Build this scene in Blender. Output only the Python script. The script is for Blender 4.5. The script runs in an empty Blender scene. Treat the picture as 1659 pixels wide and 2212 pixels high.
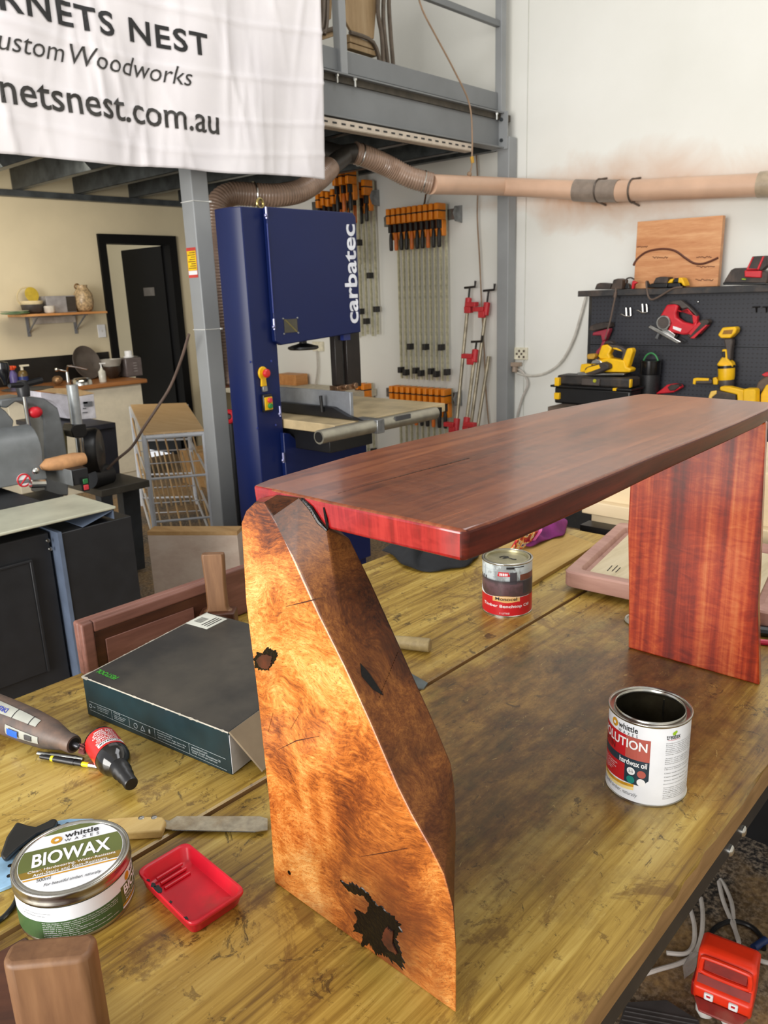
import bpy, bmesh, math, random
from math import sin, cos, pi, radians, atan2, sqrt
from mathutils import Vector, Matrix
random.seed(7)
SC = bpy.context.scene
COL = SC.collection

# ------------------------------------------------------------------ camera
FPX = 1693.4
EYE = Vector((0.0, 0.0, 1.55))
_p, _r, _y = radians(15.557), radians(2.045), radians(42.896)
FW = Vector((cos(_p) * cos(_y), cos(_p) * sin(_y), -sin(_p)))
_rt = Vector((sin(_y), -cos(_y), 0.0))
_dn = FW.cross(_rt)
RT = cos(_r) * _rt + sin(_r) * _dn
DN = cos(_r) * _dn - sin(_r) * _rt
cam_data = bpy.data.cameras.new('camera')
cam = bpy.data.objects.new('camera', cam_data)
COL.objects.link(cam)
cam.matrix_world = Matrix(((RT.x, -DN.x, -FW.x, EYE.x), (RT.y, -DN.y, -FW.y, EYE.y), (RT.z, -DN.z, -FW.z, EYE.z), (0, 0, 0, 1)))
cam_data.sensor_fit = 'VERTICAL'
cam_data.sensor_height = 36.0
cam_data.lens = FPX / 2212 * 36.0
cam_data.clip_start = 0.02
cam_data.clip_end = 100
cam_data.dof.use_dof = True
cam_data.dof.focus_distance = 1.0
cam_data.dof.aperture_fstop = cam_data.lens / 1.9
SC.camera = cam

# ------------------------------------------------------------------ world, lights, exposure
world = bpy.data.worlds.new('world')
SC.world = world
world.use_nodes = True
_bg = world.node_tree.nodes['Background']
_bg.inputs[0].default_value = (0.97, 0.98, 1.0, 1)
_bg.inputs[1].default_value = 0.75


def area_light(name, loc, target, sx, sy, power, color=(1, 1, 1)):
    d = bpy.data.lights.new(name, 'AREA')
    d.shape = 'RECTANGLE'
    d.size, d.size_y = sx, sy
    d.energy = power
    d.color = color
    o = bpy.data.objects.new(name, d)
    COL.objects.link(o)
    o.location = loc
    o.rotation_euler = (Vector(target) - Vector(loc)).to_track_quat('-Z', 'Y').to_euler()
    return o


area_light('daylight_door', (-3.8, 0.9, 1.9), (1.6, 1.0, 0.9), 3.4, 2.8, 345, (1.0, 0.965, 0.91))
area_light('overhead_fill', (2.6, 0.6, 5.05), (2.4, 0.8, 0.0), 3.0, 1.6, 62, (0.97, 0.98, 1.0))  # unseen overhead lamp, added to raise the fill
area_light('kitchen_lamp', (2.6, 5.6, 2.35), (3.0, 6.6, 1.0), 1.2, 0.6, 14, (1.0, 0.88, 0.70))
SC.view_settings.view_transform = 'Standard'
SC.view_settings.look = 'None'
SC.view_settings.gamma = 1.0
SC.view_settings.use_curve_mapping = False
SC.view_settings.exposure = 0.24

# ------------------------------------------------------------------ helpers
XW = 5.25    # plane of the white wall
YK = 6.9     # plane of the kitchen wall
ZB = 0.85    # top of the workbench


def ray(px, py):
    return RT * ((px - 829.5) / FPX) + DN * ((py - 1106) / FPX) + FW


def PZ(px, py, z):
    d = ray(px, py)
    return EYE + d * ((z - EYE.z) / d.z)


def PX(px, py, x):
    d = ray(px, py)
    return EYE + d * (x / d.x)


def PY(px, py, y):
    d = ray(px, py)
    return EYE + d * (y / d.y)


def PD(px, py, dist):
    return EYE + ray(px, py) * dist


def lin(c):
    out = []
    for v in c[:3]:
        v = v / 255.0
        out.append(v / 12.92 if v <= 0.04045 else ((v + 0.055) / 1.055) ** 2.4)
    return (out[0], out[1], out[2], 1.0)


class NT:
    """small node-tree helper"""
    def __init__(self, name):
        self.m = bpy.data.materials.new(name)
        self.m.use_nodes = True
        self.t = self.m.node_tree
        self.b = self.t.nodes['Principled BSDF']

    def n(self, kind, **kw):
        nd = self.t.nodes.new(kind)
        for k, v in kw.items():
            setattr(nd, k, v)
        return nd

    def l(self, a, b):
        self.t.links.new(a, b)

    def coords(self, scale=(1, 1, 1), rot=(0, 0, 0), loc=(0, 0, 0)):
        tc = self.n('ShaderNodeTexCoord')
        mp = self.n('ShaderNodeMapping')
        mp.inputs['Scale'].default_value = scale
        mp.inputs['Rotation'].default_value = rot
        mp.inputs['Location'].default_value = loc
        self.l(tc.outputs['Object'], mp.inputs['Vector'])
        return mp.outputs[0]

    def noise(self, vec, scale, detail=4, rough=0.55, dist=0.0):
        nd = self.n('ShaderNodeTexNoise')
        nd.inputs['Scale'].default_value = scale
        nd.inputs['Detail'].default_value = detail
        nd.inputs['Roughness'].default_value = rough
        nd.inputs['Distortion'].default_value = dist
        if vec is not None:
            self.l(vec, nd.inputs['Vector'])
        return nd.outputs['Fac']

    def wave(self, vec, scale, dist=2.0, detail=2.0, dscale=1.0, direction='X', kind='BANDS'):
        nd = self.n('ShaderNodeTexWave')
        nd.wave_type = kind
        if kind == 'BANDS':
            nd.bands_direction = direction
        nd.inputs['Scale'].default_value = scale
        nd.inputs['Distortion'].default_value = dist
        nd.inputs['Detail'].default_value = detail
        nd.inputs['Detail Scale'].default_value = dscale
        self.l(vec, nd.inputs['Vector'])
        return nd.outputs['Fac']

    def ramp(self, fac, stops):
        nd = self.n('ShaderNodeValToRGB')
        e = nd.color_ramp.elements
        while len(e) < len(stops):
            e.new(0.5)
        for el, (p, c) in zip(e, stops):
            el.position = p
            el.color = c if len(c) == 4 else lin(c)
        self.l(fac, nd.inputs[0])
        return nd.outputs[0]

    def mask(self, fac, lo, hi):
        return self.ramp(fac, [(lo, (0, 0, 0, 1)), (hi, (1, 1, 1, 1))])

    def mix(self, fac, a, b, mode='MIX'):
        nd = self.n('ShaderNodeMix', data_type='RGBA', blend_type=mode)
        for v, s in ((fac, 0), (a, 6), (b, 7)):
            if isinstance(v, (int, float)):
                nd.inputs[s].default_value = v
            elif isinstance(v, tuple):
                nd.inputs[s].default_value = v if len(v) == 4 else lin(v)
            else:
                self.l(v, nd.inputs[s])
        return nd.outputs[2]

    def math(self, op, a, b=0.0):
        nd = self.n('ShaderNodeMath', operation=op)
        for i, v in enumerate((a, b)):
            if isinstance(v, (int, float)):
                nd.inputs[i].default_value = v
            else:
                self.l(v, nd.inputs[i])
        return nd.outputs[0]

    def color(self, c):
        if isinstance(c, tuple):
            self.b.inputs['Base Color'].default_value = c if len(c) == 4 else lin(c)
        else:
            self.l(c, self.b.inputs['Base Color'])

    def set(self, rough=0.5, metal=0.0, coat=0.0, coat_rough=0.1, spec=None):
        self.b.inputs['Roughness'].default_value = rough
        self.b.inputs['Metallic'].default_value = metal
        self.b.inputs['Coat Weight'].default_value = coat
        self.b.inputs['Coat Roughness'].default_value = coat_rough
        if spec is not None:
            self.b.inputs['Specular IOR Level'].default_value = spec

    def bump(self, fac, strength=0.2, dist=0.002):
        nd = self.n('ShaderNodeBump')
        nd.inputs['Strength'].default_value = strength
        nd.inputs['Distance'].default_value = dist
        self.l(fac, nd.inputs['Height'])
        self.l(nd.outputs[0], self.b.inputs['Normal'])


_MATS = {}


def M(name, rgb, rough=0.5, metal=0.0, coat=0.0, vary=0.12, vscale=18.0, bump=0.0, dirt=None, spec=None):
    """plain paint, plastic or metal with a faint procedural mottling; dirt = (rgb, amount)"""
    if name in _MATS:
        return _MATS[name]
    t = NT(name)
    v = t.coords()
    f = t.noise(v, vscale, 5)
    dark = tuple(max(0, c * (1 - vary)) for c in rgb)
    lite = tuple(min(255, c * (1 + vary * 0.5)) for c in rgb)
    c = t.ramp(f, [(0.3, dark), (0.7, lite)])
    if dirt:
        k = t.mask(t.noise(v, vscale * 0.35, 6, 0.65), 0.62 - dirt[1] * 0.4, 0.78)
        c = t.mix(k, c, dirt[0])
    t.color(c)
    t.set(rough, metal, coat, spec=spec)
    if bump:
        t.bump(t.noise(v, vscale * 12, 3), bump, 0.001)
    _MATS[name] = t.m
    return t.m


def wood(name, cols, axis='x', ring=9.0, stretch=9.0, rough=0.5, coat=0.0, warp=1.5, fine=1.0, bump=0.08, dirt=None, scale=1.0):
    """plain sawn timber: streaks run along the given axis"""
    if name in _MATS:
        return _MATS[name]
    t = NT(name)
    s = {'x': (1 / stretch, 1, 1), 'y': (1, 1 / stretch, 1), 'z': (1, 1, 1 / stretch)}[axis]
    v = t.coords(tuple(a * scale for a in s))
    big = t.noise(v, ring, 3, 0.5, warp)
    fin = t.noise(v, ring * 11, 4, 0.6, 0.4)
    f = t.math('ADD', t.math('MULTIPLY', big, 0.65), t.math('MULTIPLY', fin, 0.35 * fine))
    n = len(cols)
    c = t.ramp(f, [(0.3 + 0.4 * i / max(1, n - 1), cols[i]) for i in range(n)])
    if dirt:
        k = t.mask(t.noise(t.coords(), 7, 6, 0.65), 0.62 - dirt[1] * 0.4, 0.78)
        c = t.mix(k, c, dirt[0])
    t.color(c)
    t.set(rough, 0, coat)
    if bump:
        t.bump(fin, bump, 0.001)
    _MATS[name] = t.m
    return t.m


class MB:
    """mesh collector; everything put in ends up in one mesh"""
    def __init__(self):
        self.v = []
        self.f = []
        self.mi = []
        self.cur = 0

    def add(self, vs, fs):
        b = len(self.v)
        self.v += [Vector(p) for p in vs]
        self.f += [tuple(i + b for i in f) for f in fs]
        self.mi += [self.cur] * len(fs)
        return self

    def box(self, c, s, rot=None):
        hx, hy, hz = s[0] / 2, s[1] / 2, s[2] / 2
        pts = [Vector((x, y, z)) for z in (-hz, hz) for x, y in ((-hx, -hy), (hx, -hy), (hx, hy), (-hx, hy))]
        if rot is not None:
            R = rot if isinstance(rot, Matrix) else Matrix.Rotation(rot, 3, 'Z')
            pts = [R @ p for p in pts]
        c = Vector(c)
        return self.add([p + c for p in pts], [(0, 3, 2, 1), (4, 5, 6, 7), (0, 1, 5, 4), (1, 2, 6, 5), (2, 3, 7, 6), (3, 0, 4, 7)])

    def span(self, a, b):
        return self.box(((a[0] + b[0]) / 2, (a[1] + b[1]) / 2, (a[2] + b[2]) / 2), (abs(b[0] - a[0]), abs(b[1] - a[1]), abs(b[2] - a[2])))

    def loft(self, rings, cap=True, close=True):
        n = len(rings[0])
        vs = [p for r in rings for p in r]
        fs = []
        for k in range(len(rings) - 1):
            for i in range(n if close else n - 1):
                j = (i + 1) % n
                fs.append((k * n + i, k * n + j, (k + 1) * n + j, (k + 1) * n + i))
        if cap:
            fs.append(tuple(reversed(range(n))))
            fs.append(tuple(range((len(rings) - 1) * n, len(rings) * n)))
        return self.add(vs, fs)

    def prism(self, pts, off):
        """polygon pts (3D) extruded by vector off"""
        off = Vector(off)
        pts = [Vector(p) for p in pts]
        return self.loft([pts, [p + off for p in pts]])

    def cyl(self, a, b, r, r2=None, n=20, cap=True):
        return self.tube([a, b], [r, r if r2 is None else r2], n, cap)

    def tube(self, path, r, n=10, cap=True, flat=None):
        path = [Vector(p) for p in path]
        rs = r if isinstance(r, (list, tuple)) else [r] * len(path)
        rings = []
        prev = None
        for i, p in enumerate(path):
            t = (path[min(i + 1, len(path) - 1)] - path[max(i - 1, 0)])
            if t.length < 1e-9:
                t = Vector((0, 0, 1))
            t.normalize()
            if prev is None:
                a = Vector((0, 0, 1)) if abs(t.z) < 0.9 else Vector((1, 0, 0))
                u = t.cross(a).normalized()
            else:
                u = (prev - t * prev.dot(t))
                u = u.normalized() if u.length > 1e-6 else t.orthogonal().normalized()
            prev = u
            w = t.cross(u)
            k = flat if flat else 1.0
            rings.append([p + (u * cos(2 * pi * j / n) + w * sin(2 * pi * j / n) * k) * rs[i] for j in range(n)])
        return self.loft(rings, cap)

    def lathe(self, prof, c=(0, 0, 0), axis=(0, 0, 1), n=40, cap=True, u=None):
        """prof = [(radius, height)] turned round axis from c"""
        ax = Vector(axis).normalized()
        u = Vector(u) if u is not None else (Vector((1, 0, 0)) if abs(ax.x) < 0.9 else Vector((0, 1, 0)))
        u = (u - ax * u.dot(ax)).normalized()
        w = ax.cross(u)
        c = Vector(c)
        rings = [[c + ax * h + (u * cos(2 * pi * j / n) + w * sin(2 * pi * j / n)) * max(r, 1e-5) for j in range(n)] for r, h in prof]
        return self.loft(rings, cap)

    def torus(self, c, R, r, axis=(0, 0, 1), n=32, m=8):
        ax = Vector(axis).normalized()
        u = ax.orthogonal().normalized()
        w = ax.cross(u)
        c = Vector(c)
        rings = []
        for j in range(n + 1):
            a = 2 * pi * j / n
            d = u * cos(a) + w * sin(a)
            rings.append([c + d * (R + r * cos(2 * pi * k / m)) + ax * (r * sin(2 * pi * k / m)) for k in range(m)])
        return self.loft(rings, False)

    def ball(self, c, r, n=16, sq=(1, 1, 1)):
        c = Vector(c)
        rings = []
        for k in range(1, n // 2):
            a = pi * k / (n // 2)
            rings.append([c + Vector((r * sq[0] * sin(a) * cos(2 * pi * j / n), r * sq[1] * sin(a) * sin(2 * pi * j / n), -r * sq[2] * cos(a))) for j in range(n)])
        return self.loft(rings)

    def text(self, body, o, u, v, w, h, bold=0.0, shear=0.0, lift=0.0, thick=0.0, keep=False, align='L'):
        """lettering filling a w x h rectangle from corner o along unit u (reading) and v (up)"""
        for p in text_pts(body, w, h, bold, shear, keep, align):
            vs, fs = p
            U, V = Vector(u).normalized(), Vector(v).normalized()
            N = U.cross(V)
            O = Vector(o) + N * lift
            self.add([O + U * x + V * y for x, y in vs], fs)
        return self

    def obj(self, name, mats, parent=None, bevel=0.0, seg=2, smooth=35, world=False, sub=0):
        me = bpy.data.meshes.new(name)
        vs = self.v
        if world and parent is not None:
            inv = WM(parent).inverted()
            vs = [inv @ p for p in vs]
        me.from_pydata([tuple(p) for p in vs], [], self.f)
        mats = mats if isinstance(mats, (list, tuple)) else [mats]
        for m in mats:
            me.materials.append(m)
        if len(mats) > 1:
            me.polygons.foreach_set('material_index', self.mi)
        bm = bmesh.new()
        bm.from_mesh(me)
        bmesh.ops.recalc_face_normals(bm, faces=bm.faces)
        bm.to_mesh(me)
        bm.free()
        if smooth:
            me.polygons.foreach_set('use_smooth', [True] * len(me.polygons))
            me.set_sharp_from_angle(angle=radians(smooth))
        me.update()
        o = bpy.data.objects.new(name, me)
        COL.objects.link(o)
        if parent is not None:
            o.parent = parent
        if bevel:
            b = o.modifiers.new('edge', 'BEVEL')
            b.width = bevel
            b.segments = seg
            b.limit_method = 'ANGLE'
            b.angle_limit = radians(40)
            b.harden_normals = False
        if sub:
            s = o.modifiers.new('soft', 'SUBSURF')
            s.levels = s.render_levels = sub
        return o


def WM(o):
    m = Matrix.LocRotScale(o.location, o.rotation_euler, o.scale)
    while o.parent is not None:
        o = o.parent
        m = Matrix.LocRotScale(o.location, o.rotation_euler, o.scale) @ m
    return m


_TXT = {}


def text_width(body, bold=0.0, shear=0.0, space=1.0):
    p = text_pts(body, 1, 1, bold, shear, space=space)
    xs = [q[0] for q in _TXT[(body, bold, shear, space)][0]]
    return max(xs) - min(xs)


def text_pts(body, w, h, bold=0.0, shear=0.0, keep=False, align='L', space=1.0):
    key = (body, bold, shear, space)
    if key not in _TXT:
        cu = bpy.data.curves.new('t', 'FONT')
        cu.body = body
        cu.size = 1.0
        cu.offset = bold
        cu.shear = shear
        cu.space_character = space
        cu.resolution_u = 3
        ob = bpy.data.objects.new('t', cu)
        me = ob.to_mesh()
        vs = [(q.co.x, q.co.y) for q in me.vertices]
        fs = [tuple(p.vertices) for p in me.polygons]
        ob.to_mesh_clear()
        bpy.data.objects.remove(ob)
        bpy.data.curves.remove(cu)
        _TXT[key] = (vs, fs)
    vs, fs = _TXT[key]
    if not vs:
        return []
    x0, x1 = min(p[0] for p in vs), max(p[0] for p in vs)
    y0, y1 = min(p[1] for p in vs), max(p[1] for p in vs)
    sx, sy = w / (x1 - x0), h / (y1 - y0)
    if keep:
        sx = sy = min(sx, sy)
    dx = {'L': 0, 'C': (w - sx * (x1 - x0)) / 2, 'R': w - sx * (x1 - x0)}[align]
    return [([((x - x0) * sx + dx, (y - y0) * sy) for x, y in vs], fs)]


def thing(name, label, cat, loc=(0, 0, 0), rotz=0.0, group=None):
    o = bpy.data.objects.new(name, None)
    o.empty_display_size = 0.05
    COL.objects.link(o)
    o.location = loc
    o.rotation_euler = (0, 0, rotz)
    return tag(o, label, cat, group)


def tag(o, label, cat, group=None, kind=None):
    o['label'] = label
    o['category'] = cat
    if group:
        o['group'] = group
    if kind:
        o['kind'] = kind
    return o


def struct(o):
    o['kind'] = 'structure'
    return o


def recentre(o):
    """put the origin of a single-mesh thing at the bottom middle of its mesh"""
    me = o.data
    xs = [v.co for v in me.vertices]
    c = Vector(((min(p.x for p in xs) + max(p.x for p in xs)) / 2, (min(p.y for p in xs) + max(p.y for p in xs)) / 2, min(p.z for p in xs)))
    me.transform(Matrix.Translation(-c))
    o.location = c
    return o


def single(mb, name, mats, label, cat, group=None, **kw):
    o = mb.obj(name, mats, None, **kw)
    recentre(o)
    return tag(o, label, cat, group)


def smooth_path(pts, k=6):
    """Catmull-Rom through pts"""
    P = [Vector(p) for p in pts]
    out = []
    for i in range(len(P) - 1):
        a, b, c, d = P[max(i - 1, 0)], P[i], P[i + 1], P[min(i + 2, len(P) - 1)]
        for j in range(k):
            t = j / k
            out.append(0.5 * ((2 * b) + (c - a) * t + (2 * a - 5 * b + 4 * c - d) * t * t + (3 * b - a - 3 * c + d) * t ** 3))
    out.append(P[-1])
    return out


class Curl:
    """maps flat label coordinates onto an upright cylinder: s = arc angle in degrees from the given facing, z = height"""
    def __init__(self, c, r, facing):
        self.c, self.r, self.a = Vector(c), r, facing

    def at(self, s, z, lift=0.0):
        a = self.a + radians(s)
        return self.c + Vector((cos(a), sin(a), 0)) * (self.r + lift) + Vector((0, 0, z))

    def patch(self, mb, s0, s1, z0, z1, lift=0.0003, n=None):
        n = n or max(2, int(abs(s1 - s0) / 4))
        f0 = z0 if callable(z0) else (lambda s: z0)
        f1 = z1 if callable(z1) else (lambda s: z1)
        vs, fs = [], []
        for i in range(n + 1):
            s = s0 + (s1 - s0) * i / n
            vs += [self.at(s, f0(s), lift), self.at(s, f1(s), lift)]
        for i in range(n):
            fs.append((2 * i, 2 * i + 2, 2 * i + 3, 2 * i + 1))
        mb.add(vs, fs)

    def text(self, mb, body, s0, s1, z0, z1, bold=0.0, shear=0.0, lift=0.0006, keep=False, align='L'):
        w = radians(abs(s1 - s0)) * self.r
        for vs, fs in text_pts(body, w, z1 - z0, bold, shear, keep, align):
            bm = bmesh.new()
            bv = [bm.verts.new((x, y, 0)) for x, y in vs]
            for f in fs:
                try:
                    bm.faces.new([bv[i] for i in f])
                except ValueError:
                    pass
            step = self.r * radians(6)
            k = 1
            while k * step < w:
                bmesh.ops.bisect_plane(bm, geom=bm.verts[:] + bm.edges[:] + bm.faces[:], plane_co=(k * step, 0, 0), plane_no=(1, 0, 0))
                k += 1
            bm.verts.index_update()
            sg = 1 if s1 > s0 else -1
            mb.add([self.at(s0 + sg * math.degrees(q.co.x / self.r), z0 + q.co.y, lift) for q in bm.verts],
                   [tuple(q.index for q in f.verts) for f in bm.faces])
            bm.free()

    def disc(self, mb, s, z, rad, lift=0.0005, n=20):
        vs = [self.at(s, z, lift)] + [self.at(s + math.degrees(rad * cos(2 * pi * j / n) / self.r), z + rad * sin(2 * pi * j / n), lift) for j in range(n)]
        mb.add(vs, [(0, 1 + j, 1 + (j + 1) % n) for j in range(n)])


def copy_tree(root, label, loc=None, group=None):
    """copy of a thing with copies of its parts and sub-parts, sharing mesh data"""
    def rec(o, par):
        c = o.copy()
        COL.objects.link(c)
        c.parent = par
        for ch in KIDS.get(o.name, []):
            rec(ch, c)
        return c
    global KIDS
    KIDS = {}
    for o in bpy.data.objects:
        if o.parent is not None:
            KIDS.setdefault(o.parent.name, []).append(o)
    c = rec(root, None)
    c['label'] = label
    if loc is not None:
        c.location = loc
    if group:
        c['group'] = group
    return c


ORD = ['first', 'second', 'third', 'fourth', 'fifth', 'sixth', 'seventh', 'eighth', 'ninth', 'tenth', 'eleventh', 'twelfth']
# ------------------------------------------------------------------ shared materials
def m_bench():
    t = NT('varnished_bench_timber')
    v = t.coords()
    big = t.noise(t.coords((0.22, 2.0, 2.0)), 5.0, 5, 0.62, 1.2)
    fin = t.noise(t.coords((0.10, 3.0, 3.0)), 46, 4, 0.68, 0.3)
    f = t.math('ADD', t.math('MULTIPLY', big, 0.6), t.math('MULTIPLY', fin, 0.4))
    c = t.ramp(f, [(0.36, (98, 70, 24)), (0.44, (142, 112, 42)), (0.52, (172, 142, 64)), (0.64, (198, 172, 94))])
    # old oil stains: small brown blotches everywhere
    st = t.mask(t.noise(t.coords((0.8, 1, 1)), 9.0, 9, 0.74, 0.6), 0.54, 0.60)
    c = t.mix(t.math('MULTIPLY', st, 0.60), c, (92, 60, 20))
    sp = t.mask(t.noise(v, 38, 7, 0.75, 0.4), 0.60, 0.635)
    c = t.mix(t.math('MULTIPLY', sp, 0.55), c, (74, 46, 14))
    # broad brown area under the slab bench: real wear plus its shade, painted in
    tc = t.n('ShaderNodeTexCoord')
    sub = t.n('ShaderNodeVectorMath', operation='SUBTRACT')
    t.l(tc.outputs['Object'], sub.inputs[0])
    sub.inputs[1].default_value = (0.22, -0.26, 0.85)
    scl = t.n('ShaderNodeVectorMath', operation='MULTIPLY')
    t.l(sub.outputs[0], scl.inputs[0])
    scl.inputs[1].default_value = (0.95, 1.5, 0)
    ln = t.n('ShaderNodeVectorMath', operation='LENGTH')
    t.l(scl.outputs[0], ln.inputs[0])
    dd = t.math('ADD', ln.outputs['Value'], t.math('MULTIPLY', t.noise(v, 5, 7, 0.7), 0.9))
    worn_shade = t.ramp(dd, [(0.74, (1, 1, 1, 1)), (1.06, (0, 0, 0, 1))])
    c = t.mix(t.math('MULTIPLY', worn_shade, 0.85), c, t.ramp(t.noise(t.coords((0.6, 1.2, 1)), 13, 10, 0.80), [(0.38, (38, 22, 11)), (0.46, (76, 47, 22)), (0.54, (106, 72, 34)), (0.64, (146, 110, 54))]))
    dk = t.mask(t.noise(v, 24, 8, 0.78, 1.0), 0.585, 0.63)
    c = t.mix(t.math('MULTIPLY', dk, 0.72), c, (40, 27, 10))
    lt = t.mask(t.noise(t.coords((1, 2.0, 1)), 30, 8, 0.76, 1.8), 0.625, 0.65)
    c = t.mix(t.math('MULTIPLY', lt, 0.6), c, (196, 172, 104))
    t.color(c)
    t.set(0.38, 0, 0.25, 0.25)
    t.bump(t.noise(v, 60, 6, 0.75), 0.22, 0.001)
    return t.m


def m_leg(name='figured_oiled_timber', cols=None, rough=0.32, mott=0.45):
    cols = cols or [(0.37, (70, 28, 8)), (0.44, (132, 66, 20)), (0.50, (184, 104, 38)), (0.56, (212, 142, 70)), (0.64, (234, 184, 112))]
    """oiled, strongly figured timber: broad golden and red-brown clouds, fine cross-grain streaks and pores"""
    t = NT(name)
    v = t.coords()
    ns = t.n('ShaderNodeTexNoise')
    ns.inputs['Scale'].default_value = 5.0
    ns.inputs['Detail'].default_value = 3
    t.l(v, ns.inputs['Vector'])
    sc = t.n('ShaderNodeVectorMath', operation='MULTIPLY')
    t.l(ns.outputs['Color'], sc.inputs[0])
    sc.inputs[1].default_value = (0.16, 0.16, 0.16)
    w = t.n('ShaderNodeVectorMath', operation='ADD')
    t.l(v, w.inputs[0])
    t.l(sc.outputs[0], w.inputs[1])

    def mapped(scale, rot):
        mp = t.n('ShaderNodeMapping')
        mp.inputs['Scale'].default_value = scale
        mp.inputs['Rotation'].default_value = rot
        t.l(w.outputs[0], mp.inputs['Vector'])
        return mp.outputs[0]
    cloud = t.noise(mapped((1, 1, 0.8), (0, 0, 0)), 8.5, 5, 0.62, 0.5)
    streak = t.noise(mapped((6.0, 0.9, 6.0), (radians(-32), 0, 0)), 34, 4, 0.68, 0.2)
    fine = t.noise(mapped((3.0, 0.8, 3.0), (radians(-32), 0, 0)), 150, 4, 0.7, 0.1)
    f = t.math('ADD', t.math('MULTIPLY', cloud, 0.58), t.math('MULTIPLY', streak, 0.24))
    f = t.math('ADD', f, t.math('MULTIPLY', fine, 0.18))
    c = t.ramp(f, cols)
    por = t.mask(t.noise(mapped((2.2, 0.7, 2.2), (radians(-32), 0, 0)), 420, 2, 0.6), 0.55, 0.68)
    c = t.mix(t.math('MULTIPLY', por, 0.62), c, (74, 30, 8))
    dk = t.mask(t.noise(v, 5.2, 4, 0.6, 0.8), 0.54, 0.66)
    c = t.mix(t.math('MULTIPLY', dk, mott), c, (116, 54, 22) if mott < 0.5 else (48, 24, 10))
    # scorched colour round the big knot low on the slab
    tc = t.n('ShaderNodeTexCoord')
    sub = t.n('ShaderNodeVectorMath', operation='DISTANCE')
    t.l(tc.outputs['Object'], sub.inputs[0])
    sub.inputs[1].default_value = (0.0, 0.455, 0.915)
    dd = t.math('ADD', sub.outputs['Value'], t.math('MULTIPLY', t.noise(v, 26, 5, 0.7), 0.09))
    c = t.mix(t.ramp(dd, [(0.07, (0.85, 0.85, 0.85, 1)), (0.12, (0.4, 0.4, 0.4, 1)), (0.24, (0, 0, 0, 1))]), c, (70, 32, 14))
    t.color(c)
    t.set(rough, 0, 0.4 if rough < 0.4 else 0.0, 0.12, 0.5 if rough < 0.4 else 0.28)
    t.bump(fine, 0.05, 0.001)
    return t.m


def m_top(name, cols, axis, gloss, ripple=0.25, coat=0.5):
    t = NT(name)
    s = {'x': (0.06, 1, 1), 'z': (1, 1, 0.05), 'y': (1, 0.1, 1)}[axis]
    v = t.coords(s)
    f = t.math('ADD', t.math('MULTIPLY', t.noise(v, 24, 4, 0.6, 0.8), 0.6), t.math('MULTIPLY', t.noise(v, 150, 3, 0.65), 0.4))
    n = len(cols)
    c = t.ramp(f, [(0.34 + 0.32 * i / (n - 1), cols[i]) for i in range(n)])
    rv = t.coords({'x': (1, 0.3, 1), 'z': (1, 0.45, 1), 'y': (1, 1, 0.3)}[axis])
    rip = t.mask(t.noise(rv, 85, 2, 0.5, 1.0), 0.45, 0.62)
    c = t.mix(t.math('MULTIPLY', rip, ripple), c, cols[-1])
    t.color(c)
    t.set(gloss, 0, coat, 0.10)
    t.bump(t.noise(t.coords((0.5, 1, 1)), 70, 4), 0.05, 0.001)
    return t.m


BENCH = m_bench()
LEGW = m_leg()
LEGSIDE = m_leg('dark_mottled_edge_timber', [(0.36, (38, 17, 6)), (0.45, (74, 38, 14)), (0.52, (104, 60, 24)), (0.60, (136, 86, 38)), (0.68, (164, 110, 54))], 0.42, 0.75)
TOPW = m_top('red_brown_oiled_top', [(74, 30, 14), (116, 56, 30), (152, 86, 50)], 'x', 0.24, 0.25, 0.3)
ENDW = m_top('crimson_end_grain', [(84, 8, 12), (136, 18, 24), (166, 44, 42)], 'z', 0.26, 0.3)
def m_far():
    t = NT('orange_red_rippled_timber')
    band = t.noise(t.coords((1, 1, 0.035)), 46, 3, 0.6, 0.15)
    rv = t.noise(t.coords((1, 0.35, 1.0)), 60, 4, 0.65, 1.4)
    f = t.math('ADD', t.math('MULTIPLY', band, 0.72), t.math('MULTIPLY', rv, 0.28))
    c = t.ramp(f, [(0.34, (96, 20, 8)), (0.44, (132, 34, 12)), (0.52, (166, 54, 22)), (0.60, (194, 88, 44)), (0.70, (208, 118, 68))])
    t.color(c)
    t.set(0.34, 0, 0.4, 0.12)
    t.bump(rv, 0.05, 0.001)
    return t.m


FARW = m_far()
RESIN = M('black_resin', (6, 5, 5), 0.16, vary=0.3, spec=0.3, bump=0.9)
KNOT = M('dark_knot_wood', (64, 28, 14), 0.35, vary=0.5, vscale=60)
TIN = M('bare_tinplate', (190, 188, 180), 0.24, 1.0, vary=0.15)
TIN_IN = M('tin_lining', (120, 112, 92), 0.35, 0.9, vary=0.3)
WHITE_P = M('white_print', (236, 238, 240), 0.4, vary=0.03)
BLACK_P = M('black_print', (26, 26, 28), 0.5, vary=0.05)
GREY_P = M('grey_print', (120, 122, 126), 0.5, vary=0.05)
BLK = M('black_powder_coat', (24, 25, 28), 0.42, vary=0.2, dirt=((62, 56, 48), 0.25))
BLKP = M('black_plastic', (22, 22, 24), 0.35, vary=0.2)
CHROME = M('bright_metal', (215, 215, 210), 0.2, 1.0)
STEEL = M('grey_steel', (150, 152, 154), 0.35, 0.9, vary=0.2)

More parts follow.
